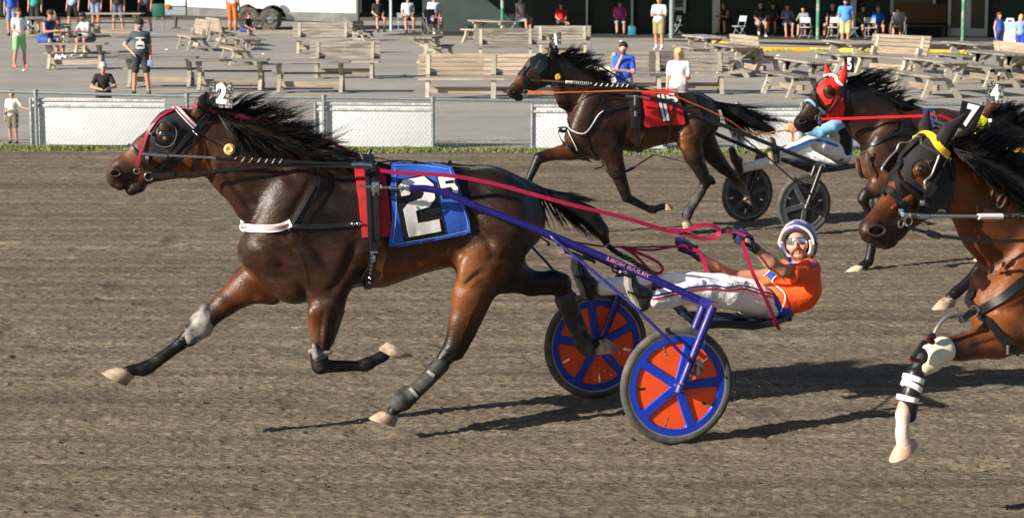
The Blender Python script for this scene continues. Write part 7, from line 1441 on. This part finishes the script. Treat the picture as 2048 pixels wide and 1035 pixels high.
    for S, e, w in zip(sh, E, Wr):
        pr += [P(S, e, .052*b, .042, .03), P(e, w, .042, .030, .02)]
        dw = d(w)-d(e); dw = dw/np.linalg.norm(dw); pr += [P(w, tuple(d(w)+dw*.09), .032, .030, .02), P(tuple(d(w)+dw*.09), tuple(d(w)+dw*.15+d((0, 0, -.02))), .028, .016, .015), P(tuple(d(w)+dw*.04), tuple(d(w)+dw*.10+d((0, .03, .02))), .016, .012, .01)]
    for hp, kn, an in lg: pr += [P(hp, kn, .085*b, .058, .03), P(kn, tuple(d(kn)*.45+d(an)*.55+d((0, -.025, 0))), .055, .056, .02), P(tuple(d(kn)*.45+d(an)*.55+d((0, -.025, 0))), an, .054, .036, .02), P(an, (an[0], an[1]+.08, an[2]-.04), .036, .03, .02)]
    bgmesh(pr, 'body', M_SKIN, root, M, base, h=.020, cols=True)
    def cloth_(name, rows, m): return bgmesh([P(*r) for r in rows], name, m, root, M, base, h=.021)
    # shirt
    if shirt:
        z0 = .93 if not dress else .62
        rw = [(up(-.08*b, 0, 1.36), up(.08*b, 0, 1.36), .115*b, .115*b, .05), (up(0, .015*b, 1.30), up(0, .02*b, 1.08), .140*b, .142*b, .05), (up(-.05*b, .01, 1.06), up(.05*b, .01, .98), .135*b, .135*b, .05), (sh[0], sh[1], .058, .058, .04)]
        if sleeve:
            for S, e, w in zip(sh, E, Wr):
                if sleeve == 1: rw.append((S, tuple(d(S)*.35+d(e)*.65), .062*b, .060*b, .02))
                else: rw += [(S, e, .07, .058, .03), (e, w, .056, .045, .02)]
        if dress: rw += [(up(0, 0, 1.0), (0, 0, hz-.30), .15, .19, .05)]
        sm = fabric('cloth_'+shirt, shirt, .8, bump=.012, bs=9); cloth_('dress' if dress else 'shirt', rw, sm)
    if bottom:
        rw = [((-.07*b, 0, hz+.06), (.07*b, 0, hz+.03), .125*b, .13*b, .04)]
        for hp, kn, an in lg:
            if long: rw += [(hp, kn, .105*b, .078, .04), (kn, (an[0], an[1], an[2]+.03), .076, .062, .03)]
            else: rw.append((hp, tuple(d(hp)*.18+d(kn)*.82), .108*b, .092*b, .04))
        cloth_('trousers' if long else 'shorts', rw, fabric('cloth_'+bottom, bottom, .85, bump=.012, bs=9))
    for hp, kn, an in lg:
        bgmesh([P((an[0], an[1]-.04, .045), (an[0]*1.12, an[1]+.15, .035), .046, .038), P((an[0], an[1], .09), (an[0], an[1], .05), .045, .045)], 'shoe', SHOE[shoes], root, M, base, h=.016)
        if shoes == 'w' and not long: bgmesh([P((an[0], an[1], .10), (an[0], an[1], .17), .044, .046)], 'sock', SHOE['w'], root, M, base, h=.016)
    if hair and not cap:
        rw = [((hx, hy-.03, hz_+.045), (hx, hy-.01, hz_+.058), .098, .094, .03)]
        if longhair: rw += [((hx, hy-.07, hz_+.02), (hx, hy-.10, hz_-.20), .075, .06, .03), ((hx-.07, hy-.03, hz_), (hx-.09, hy-.02, hz_-.16), .04, .03, .02), ((hx+.07, hy-.03, hz_), (hx+.09, hy-.02, hz_-.16), .04, .03, .02)]
        bgmesh([P(*r) for r in rw]+[Prim((hx, hy+.12, hz_-.01), (hx, hy+.09, hz_-.04), .075, .07, 1, .015, sk, True)], 'hair', cm('hair_'+hair, hair, .7, bump=.006, bs=60), root, M, base, h=.014)
    if cap:
        rw = [((hx, hy-.02, hz_+.055), (hx, hy-.01, hz_+.06), .096, .094, .02), ((hx-.04, hy+.10, hz_+.045), (hx+.04, hy+.10, hz_+.045), .022, .022, .03), ((hx-.03, hy+.135, hz_+.04), (hx+.03, hy+.135, hz_+.04), .014, .014, .02)]
        bgmesh([P(*r) for r in rw], 'cap', cm('cap_'+cap, cap, .8), root, M, base, h=.014)
        bgmesh([P((hx, hy-.05, hz_-.01), (hx, hy-.05, hz_), .085, .085, .02)], 'hair', cm('hair_'+(hair or '2a1a10'), hair or '2a1a10', .8), root, M, base, h=.015)
    if shades:
        mb = MB(); L = [(hx+.075*math.sin(t), hy+.02+.078*math.cos(t), hz_+.018) for t in [R(-80+160*i/10) for i in range(11)]]
        mb.tube([Vector(d(p)@M+base) for p in L], .022*k, 6, flat=.45); mb.build('sunglasses', cm('lens_'+shades, shades, .12), root)
    return root, M, base, k, d(Wr[0])@M+base, d(Wr[1])@M+base, (hx, hy, hz_)
S_ = spectator
S_(24, 72, 100, 10, 'stand', '2f55b8', '7b88b0', 'man in bright blue shirt and pale blue shorts behind the boy at far left', shoes='k')
bx = S_(40, 134, 116, 40, 'wide', 'e6ecf4', '8fcf8a', 'boy in white T-shirt and light green shorts standing at far left', hair='6b3d1c', shoes='r', arms=('hold', 'hold'))
S_(72, 66, 100, 0, 'stand', '2a9086', '23262c', 'person in a teal top standing in shade behind the far left table', shoes='k')
S_(148, 62, 96, -15, 'step', '8fa8d8', '17181c', 'person in black shorts and white shoes walking behind the tables at left')
S_(192, 58, 92, 0, 'stand', '2a2d38', '7c8bab', 'person in pale blue-grey shorts standing in the shade', shoes='k')
S_(237, 65, 98, 5, 'wide', '1d1f27', '5d6678', 'person in dark top and slate shorts standing behind the long table', shoes='g')
S_(292, 64, 100, -10, 'step', '5c5f66', '14151a', 'person in dark grey shirt and black shorts standing beside the green chair', shoes='g')
S_(88, 118, 93, 55, 'sit_fwd', '25366e', '2a4e9c', 'woman in navy tank top seated at the family table, arm round the girl', hair='4b3022', sleeve=0, arms='table', shades='222222', skin='l')
S_(104, 116, 78, 55, 'sit_fwd', '8cc0a8', '2f3f6e', 'girl in a sage green tank top seated at the family table', hair='3a2216', sleeve=0, arms='table', shades='7a1f22', skin='l', longhair=True)
S_(182, 112, 82, -35, 'sit_fwd', 'a9afba', '5d616b', 'man in grey T-shirt and dark cap seated at the right side of the family table', cap='22252d', arms='table', beard=True)
r_ = S_(283, 190, 150, 8, 'wide', '3f4b57', '2c2d33', 'bearded man in a charcoal T-shirt with white print, hand on hip', cap='1a1b1f', beard=True, arms=('down', 'hip'), skin='l', shoes='k', shades='2b55d8')
S_(209, 262, 140, 12, 'lean', '1c1d22', '18191d', 'boy in grey cap and black T-shirt leaning on the fence rail', cap='b9bfca', arms='rail', skin='l', shades=None)
S_(27, 287, 106, -5, 'stand', 'e9e6d2', '6c6a4e', 'small boy in a cream T-shirt and camouflage shorts by the fence at far left', hair='221510', arms=('side', 'down'), shoes='k')
S_(466, 62, 98, 170, 'stand', 'd8d9de', 'b0672a', 'person in rust-orange trousers seen from behind at the trailer wheels', long=True, shoes='g')
S_(486, 72, 44, 60, 'sit_fwd', '17181b', '2c3f8c', 'small child in black T-shirt crouching by the trailer wheels', hair='5a2f18', seat_h=.2, shoes='k')
S_(816, 66, 70, 12, 'sit', 'b9cbe6', '23262c', 'man in pale blue shirt seated on a folding chair in the shade', shoes='k')
w_ = S_(868, 68, 74, 18, 'sit', 'dbe4ff', '2c4ca0', 'man in white shirt seated in a black wheelchair, white socks', shoes='w')
S_(934, 62, 72, 0, 'stand', 'c81418', None, 'woman in a bright red dress standing in the shade', dress=True, sleeve=0, hair='3a2216', shoes='k')
S_(950, 60, 58, -10, 'sit', '9c1f38', '2a2a30', 'person in a dark crimson top seated right of the red dress', shoes='k')
S_(975, 62, 66, 30, 'sit', '5c6f8c', '1f2f55', 'person in denim-blue clothes seated left of the green post', shoes='k')
S_(1040, 68, 72, 48, 'sit', 'dfe5f2', '9aa4b8', 'man in white tank top and grey shorts seated on a folding chair', sleeve=0, cap='c8ccd4')
S_(1068, 60, 66, -10, 'sit_fwd', '101114', '1d1d22', 'person in black shirt bent over a table in the shade', arms='table', shoes='k')
S_(1122, 70, 60, 12, 'sit_cross', 'c51830', '3b4556', 'man in red T-shirt seated with one leg crossed', cap=None, hair='3b2a20', shades='181818', skin='l', shoes='k')
S_(1240, 70, 64, 0, 'sit', 'b23d8c', '2d6fb0', 'woman in pink and purple patterned top with blue shorts seated facing the track', hair='3c1f18', shades='1d1d1d', build=1.1, shoes='k')
S_(1318, 100, 106, -22, 'stand', 'cfd3da', '8f8660', 'man in pale grey polo shirt and khaki shorts standing with crossed arms', arms='cross', build=1.1)
m1 = S_(1246, 250, 164, -12, 'stand', '2a55c8', '9aa0a8', 'bearded man in royal blue T-shirt holding white paper, hand at chin', hair='1c1310', beard=True, arms=('cross', 'chin'), skin='p', build=1.05)
m2 = S_(1356, 258, 160, -12, 'stand', 'f0f1f6', '8c8c90', 'man in white polo shirt and yellow cap standing behind the fence', cap='d8b56a', beard=False, arms=('hold', 'down'), build=1.1, skin='l')
for q_ in ((756, 64, 66, 20, 'sit', '1b1d24', '20232b', 'dim figure in black seated in the shade just right of the trailer'), (900, 61, 62, -20, 'sit', '24365c', '1d1f26', 'dim figure in dark blue seated behind the wheelchair'), (1003, 63, 60, 20, 'sit', '3b4a64', '22252c', 'dim figure in slate blue seated beside the green post'), (1098, 60, 90, 0, 'stand', '6f6a56', '4a4534', 'dim figure in olive shirt standing left of the man in the red T-shirt'), (1300, 66, 60, -20, 'sit', '20232c', '1d1f26', 'dim seated figure in black left of the grey polo shirt man'), (1408, 64, 60, 20, 'sit', '4b4f5c', '22252c', 'dim figure seated behind the middle of the first long table'), (1546, 70, 60, -15, 'sit', '2e3138', '1c1e24', 'dim figure in dark grey seated behind the man in the dark printed T-shirt'), (1725, 75, 60, 10, 'sit', '3a3f33', '24241f', 'dim figure in dark olive seated between the two blue-shirted men')):
    S_(*q_, shoes='k')
S_(1374, 66, 62, -40, 'sit_fwd', '15161a', '2b3236', 'dark-haired woman seated at a table holding something to her face', hair='0f0d0c', sleeve=0, arms='phone', shoes='k')
S_(1437, 64, 58, 10, 'sit', '8a5a60', '39404c', 'woman in floral top seated behind the black table', hair='5c3f2a', arms='table', shoes='k')
S_(1457, 70, 62, -50, 'sit_fwd', '141518', '3b3f4a', 'girl in black tank top seated at the right end of the black table', hair='5a3622', sleeve=0, arms='table', shoes='k', longhair=True)
S_(1520, 74, 66, 5, 'sit', '23272b', '8b909a', 'man in dark printed T-shirt seated with white trainers, next to the folding chair', hair='1a1512')
S_(1574, 74, 62, 5, 'sit', '6c7aa0', '3d4656', 'woman in patterned blue top seated behind a table, red shoes', hair='231a15', shoes='r', arms='table')
S_(1612, 76, 60, -35, 'sit_fwd', '77818c', '2c3e66', 'person seated at the right end of the second table by the green post', shoes='k', arms='table')
S_(1664, 76, 64, -30, 'sit', '0f1012', '6d6458', 'bald man in black tank top seated right of the green post', hair=None, sleeve=0, shoes='k')
b3 = S_(1690, 96, 98, -8, 'stand', '4a8ede', 'bfae80', 'man in light blue T-shirt, khaki shorts and navy cap standing in front of the grandstand', cap='1d2a4a', build=1.15, shoes='k', beard=True)
S_(1755, 77, 60, 5, 'sit', '2263d0', '75603f', 'man in vivid blue T-shirt seated in the shade', hair='6b6460', build=1.1, shoes='k')
S_(1795, 78, 58, -15, 'sit', '23407c', '2a2d36', 'man in navy shirt seated in a wheelchair beside the wooden bench', hair='3c2a1c', shoes='k', shades=None)
g1_ = S_(1996, 110, 84, 30, 'stand', '3554a8', '35509c', 'girl in blue overalls with pink headband left of the white sandwich board', hair='6b3320', sleeve=0, skin='p', longhair=True)
S_(2040, 116, 86, -10, 'stand', '7f9be0', '2b43b0', 'blonde girl in light blue top and blue shorts at the right edge', hair='c9a266', skin='p', longhair=True)
# T-shirt print, small hand-held things
def on_chest(rec, txt, w, h, dz, m, name, parent):
    root, M, base, k, *_ = rec; mb = MB()
    V0, _q = text_loops(txt, 1, .03); wd = max(v[0] for v in V0)-min(v[0] for v in V0)
    text_on(mb, txt, lambda x, y: Vector(np.array((-x/wd*w, .168+.0, 1.22+dz+y*h))@M+base), 1, .03); mb.build(name, m, parent)
mb = MB(); root, M, base, k = r_[:4]; Wc = lambda x, y, z: Vector(np.array((x, y, z))@M+base)
for (x, z, w, h) in ((0, 1.33, .20, .022), (0, 1.275, .05, .06), (-.06, 1.21, .05, .07), (.06, 1.21, .05, .07), (0, 1.20, .07, .05), (0, 1.235, .10, .03), (-.085, 1.17, .03, .05), (.085, 1.17, .03, .05), (0, 1.115, .21, .018), (0, 1.085, .17, .016)):
    n_ = 6; 
    for i in range(n_):
        xa, xb = x-w/2+w*i/n_, x-w/2+w*(i+1)/n_; dy = lambda q: .182-.9*q*q
        mb.add([Wc(xa, dy(xa), z-h/2), Wc(xb, dy(xb), z-h/2), Wc(xb, dy(xb), z+h/2), Wc(xa, dy(xa), z+h/2)], [(0, 1, 2, 3)])
mb.build('shirt_print', M_WF, r_[0], smooth=False)
def prop(name, c, size, hexs, label, cat, rz=0, bev=.004):
    mb = MB(); mb.box(c, size, Matrix.Rotation(rz, 3, 'Z'), bev); o = mb.build(name, cm('prop_'+hexs, hexs, .6), None, origin=c); return tag(o, label, cat)
prop('paper_cup', Vector(r_[4])+Vector((0, -.05, -.12)), (.11, .10, .13), '93aade', 'light blue folded paper in the hand of the man in charcoal T-shirt', 'paper', .3)
mb = MB(); c = Vector(m1[4])+Vector((-.25, -.12, -.16)); V_ = [c+Vector(v) for v in ((-.16, 0, .18), (.08, -.03, .24), (.22, -.06, -.02), (.02, -.03, -.26), (-.06, -.02, -.20))]
mb.add(V_+[v+Vector((0, .01, 0)) for v in V_], [(0, 1, 2, 3, 4), (9, 8, 7, 6, 5)]+[(i, (i+1) % 5, 5+(i+1) % 5, 5+i) for i in range(5)]); o = mb.build('paper_sheet', M_WF, None, smooth=False, origin=c); tag(o, 'white race programme held by the man in the royal blue T-shirt', 'paper')
mb = MB(); c = Vector(m2[4])+Vector((0, -.08, .0)); mb.lathe(c, (0, 0, 1), [(.035, -.06), (.045, .07)], 14); o = mb.build('drink_cup', cm('pink_cup', 'c9a0a4', .5), None, origin=c); tag(o, 'small pale cup held by the man in the white polo shirt', 'cup')
# litter
for i, (x, y, lb) in enumerate(((160, 96, 'behind the family table'), (335, 99, 'near the left angled bench'), (528, 108, 'in the shadow right of the angled table'), (877, 84, 'behind the lone narrow table'), (808, 150, 'on open asphalt left of the front benches'), (1557, 111, 'in front of the yellow kerb'), (1242, 82, 'in front of the seated pink-topped woman'), (50, 140, 'at the feet of the boy in green shorts'))):
    mb = MB(); c = G(x, y, .02); mb.box(c, (.12, .1, .03), Matrix.Rotation(i, 3, 'Z'), .008); o = mb.build('litter', M_WF, None, origin=c); tag(o, 'scrap of white litter '+lb, 'litter', 'litter scattered on the apron')
# bottles on the family table
tz = .80
for (x, y, hx_, lb) in ((57, 50, '1f4bc0', 'blue-labelled bottle held by the boy in green shorts'), (128, 68, '2458c8', 'blue-labelled bottle standing on the family table')):
    c = atY(x, y, G(140, 112).y); mb = MB(); mb.lathe(c+Vector((0, 0, -.12)), (0, 0, 1), [(.04, 0), (.042, .07), (.042, .13), (.04, .2), (.018, .24), (.018, .26)], 14); o = mb.build('bottle', mat('bottle_pet', (.5, .55, .6), .2), None, origin=c); tag(o, lb, 'bottle')
    mb = MB(); mb.lathe(c+Vector((0, 0, -.06)), (0, 0, 1), [(.0435, 0), (.0435, .09)], 14); mb.build('bottle_label', cm('label_'+hx_, hx_, .5), o); mb = MB(); mb.lathe(c+Vector((0, 0, .14)), (0, 0, 1), [(.02, 0), (.02, .03)], 10); mb.build('bottle_cap', M_BLACK, o)
# ---------------------------------------------------------------- folding chairs, tables and clutter in the shade
def chair_proto():
    P = Proto(); mb = MB()
    for s in (-.22, .22):
        mb.tube([(s, -.28, 0), (s, .05, .45), (s, .16, .86)], .014, 6); mb.tube([(s*.9, .26, 0), (s*.9, -.16, .44)], .014, 6)
    for (y, z) in ((-.2, .1), (.18, .12)): mb.tube([(-.21, y, z), (.21, y, z)], .011, 6)
    P.add('frame', mb, cm('grey_chair_frame', '93a0a8', .4), True)
    mb = MB(); mb.box((0, -.02, .45), (.44, .40, .03), None, .008); P.add('seat', mb, cm('grey_chair_seat', 'a9b6bc', .5)); mb = MB(); mb.beam((-.22, .13, .74), (.22, .13, .74), .025, .22, (0, .2, 1), .006); P.add('backrest', mb, cm('grey_chair_seat', 'a9b6bc', .5)); return P
PC = chair_proto()
for x, y, rz, sc_, lb in ((1480, 76, -60, 1.0, 'empty pale folding chair between the two shaded tables'), (806, 65, 15, .95, 'folding chair under the man in the pale blue shirt'), (1030, 68, 50, .95, 'folding chair under the man in the white tank top'), (1352, 72, -70, .95, 'folding chair behind the dark-haired woman'), (1668, 77, -30, .95, 'folding chair under the bald man'), (1612, 77, 150, .95, 'folding chair behind the green post'), (1705, 77, 90, .9, 'empty folding chair behind the man in light blue T-shirt'), (1740, 78, 0, .95, 'folding chair under the man in the vivid blue T-shirt')):
    PC.place('folding_chair', G(x, y), R(rz), sc_*1.05, lb, 'chair', 'grey folding chairs in the grandstand shade')
def tab_proto():
    P = Proto(); mb = MB(); mb.box((0, 0, .75), (1.8, .75, .04), None, .01); P.add('table_top', mb, mat('black_table', (.02, .02, .022), .5)); mb = MB()
    for s in (-.8, .8):
        mb.tube([(s, -.3, 0), (s, -.3, .73)], .015, 6); mb.tube([(s, .3, 0), (s, .3, .73)], .015, 6); mb.tube([(s, -.3, .2), (s, .3, .2)], .012, 6)
    P.add('leg_frame', mb, M_BLACK, True); return P
PT = tab_proto()
for x, y, sc_, lb in ((1418, 66, 1.15, 'long black table left of the empty folding chair'), (1590, 68, 1.15, 'long black table left of the green post'), (1072, 61, 1.0, 'black table beside the man in the white tank top'), (905, 58, 1.0, 'black table behind the wheelchair'), (1290, 62, 1.0, 'black table behind the pink-topped woman')): PT.place('folding_table', G(x, y), 0, sc_, lb, 'table', 'black tables in the grandstand shade')
for (x, y, yb, sz, hx_, lb, nm) in ((1401, 28, 66, (.16, .16, .36), '3a78d8', 'blue cup on the black table by the dark-haired woman', 'cup'), (1440, 32, 66, (.12, .12, .22), '2a3fb8', 'small dark blue cup on the black table', 'cup'), (1211, 22, 62, (.12, .12, .24), 'cfd6d8', 'white cup on the table left of the pink-topped woman', 'cup'), (1605, 36, 68, (.16, .14, .2), 'd02a2a', 'red cup on the second black table', 'cup'), (1612, 30, 68, (.1, .1, .26), '46507c', 'small bottle beside the red cup', 'bottle')):
    c = atY(x, y, G(x, yb).y); mb = MB(); mb.lathe(c-Vector((0, 0, sz[2]/2)), (0, 0, 1), [(sz[0]*.38, 0), (sz[0]*.5, sz[2])], 12); o = mb.build(nm, cm('prop_'+hx_, hx_, .5), None, origin=c); tag(o, lb, nm)
for (x0, x1, y0, y1, yb, dp, hx_, lb, nm, cat) in ((1156, 1180, 14, 66, 64, .6, '5a6b72', 'tall grey cabinet in the shade right of the red-shirted man', 'cabinet', 'cabinet'), (1182, 1191, 15, 66, 64, .5, '8a979c', 'narrow pale cabinet beside the tall grey one', 'cabinet', 'cabinet'),
    (1267, 1291, 18, 48, 66, .1, '15466e', 'dark blue panel chair back right of the pink-topped woman', 'screen', 'screen'), (1257, 1272, 52, 72, 71, .3, '2a7896', 'turquoise bag on the floor beside the pink-topped woman', 'bag', 'bag'), (304, 327, 8, 34, 66, .5, '0f5a48', 'dark green moulded chair beside the trailer tongue', 'plastic_chair', 'chair'), (1600, 1603, 0, 0, 0, 0, '', '', '', '')):
    if not nm: continue
    g_ = G(x0, yb); a_, b_ = atY(x0, y0, g_.y), atY(x1, y1, g_.y); c = (a_+b_)/2; mb = MB(); mb.box(c+Vector((0, dp/2, 0)), (b_.x-a_.x, dp, abs(a_.z-b_.z)), None, .04)
    root = thing(nm, Vector((c.x, c.y, min(a_.z, b_.z))), lb, cat); mb.build('body', cm('prop_'+hx_, hx_, .6), root)
    mb = MB()
    if nm == 'plastic_chair':
        for sx in (a_.x+.05, b_.x-.05):
            for sy in (.05, .45): mb.tube([(sx, g_.y+sy, 0), (sx, g_.y+sy, b_.z)], .02, 6)
        mb.build('leg_frame', M_GALV, root)
    elif nm == 'cabinet': mb.box(c+Vector((0, -.01, .1)), ((b_.x-a_.x)*.8, .02, abs(a_.z-b_.z)*.5), None, .005); mb.build('door', cm('prop_78878c', '78878c', .5), root)
    elif nm == 'bag': mb.tube([c+Vector((-.1, -.02, .18)), c+Vector((0, -.02, .32)), c+Vector((.1, -.02, .18))], .015, 6); mb.build('handle', M_BLACK, root)
    else: mb.tube([c+Vector((0, .03, -.2)), Vector((c.x, c.y+.03, .02))], .03, 6); mb.build('stand', M_BLACK, root)
# red and yellow hanging banner
g_ = G(1595, 66); mb = MB(); y0 = g_.y+1
a_, b_ = atY(1576, 23, y0), atY(1600, -60, y0)
root = thing('hanging_banner', (a_+b_)/2, 'yellow and red vertical banner hanging in the shade left of the green post', 'banner')
w3 = (b_.x-a_.x); mb.box(Vector((a_.x+w3*.15, y0, (a_.z+b_.z)/2)), (w3*.3, .05, b_.z-a_.z)); mb.build('yellow_stripe', cm('banner_yellow', 'f0b818', .6), root, smooth=False)
mb = MB(); mb.tube([(a_.x+w3*.68, y0, a_.z), (a_.x+w3*.68, y0, b_.z)], w3*.34, 16); mb.build('red_roll', cm('banner_red', 'd8281c', .6), root)
# wooden bench with back, right part of the grandstand
g_ = G(1840, 74); root = thing('wooden_bench', g_, 'brown wooden bench with high back against the wall left of the glass doors', 'bench'); mb = MB(); mb.box(g_+Vector((0, 0, .45)), (2.2, .45, .08), None, .01); mb.box(g_+Vector((0, .2, .95)), (2.2, .06, .8), None, .01); mb.build('seat_and_back', cm('brown_bench', '5a4028', .7), root); mb = MB()
for s in (-.95, .95): mb.box(g_+Vector((s, 0, .21)), (.12, .4, .42), None, .01)
mb.build('bench_ends', cm('brown_bench', '5a4028', .7), root)
# wheelchairs
def wheelchair(x, y, rz, lb):
    g_ = G(x, y); M = Matrix.Rotation(R(rz), 3, 'Z'); T = lambda v: g_+M @ Vector(v); root = thing('wheelchair', g_, lb, 'wheelchair', 'wheelchairs in the grandstand shade')
    for s in (-.32, .32): mb = MB(); ring(mb, T((s, .1, .3)), M @ Vector((1, 0, 0)), .28, .03, 20); ring(mb, T((s*.8, -.45, .12)), M @ Vector((1, 0, 0)), .09, .03, 10); mb.build('wheel', M_TYRE, root)
    mb = MB(); mb.box(T((0, .0, .5)), (.5, .5, .08), M, .02); mb.box(T((0, .28, .8)), (.5, .07, .55), M, .02); mb.build('seat', M_BLACK, root)
    mb = MB()
    for s in (-.27, .27): mb.tube([T((s, .3, .9)), T((s, .1, .7)), T((s, -.25, .7)), T((s, -.3, .35)), T((s*.6, -.6, .12))], .02, 6)
    mb.build('frame', M_GALV, root)
wheelchair(862, 69, 18, 'black wheelchair under the man in the white shirt'); wheelchair(1796, 79, -15, 'dark wheelchair under the man in the navy shirt')
# standee between the two girls
g_ = G(2021, 110); yk = g_.y; q = [atY(x, y, yk) for x, y in ((2012, 50), (2031, 50), (2037, 100), (2003, 100))]
root = thing('sandwich_board', g_, 'white and pale blue sandwich board between the two girls at right', 'sign'); mb = MB(); mb.add(q+[v+Vector((0, .4, 0)) if i > 1 else v+Vector((0, .06, 0)) for i, v in enumerate(q)], [(0, 1, 2, 3), (7, 6, 5, 4), (0, 4, 5, 1), (1, 5, 6, 2), (2, 6, 7, 3), (3, 7, 4, 0)]); mb.build('board', cm('board_white', 'eef2f5', .6), root, smooth=False)
q = [atY(x, y, yk-.02) for x, y in ((2008, 44), (2032, 44), (2035, 77), (2008, 77))]; mb = MB(); mb.add(q+[v+Vector((0, .02, 0)) for v in q], [(0, 1, 2, 3), (7, 6, 5, 4), (0, 4, 5, 1), (1, 5, 6, 2), (2, 6, 7, 3), (3, 7, 4, 0)]); mb.build('poster', cm('board_blue', 'a9d4ec', .6, col2=(.75, .72, .45), c2s=3, c2lo=.5, c2hi=.6), root, smooth=False); mb = MB(); mb.tube([atY(2014, 44, yk), atY(2015, 39, yk), atY(2026, 39, yk), atY(2027, 44, yk)], .05, 6); mb.build('handle', M_WF, root)
print('objects', len(bpy.data.objects))
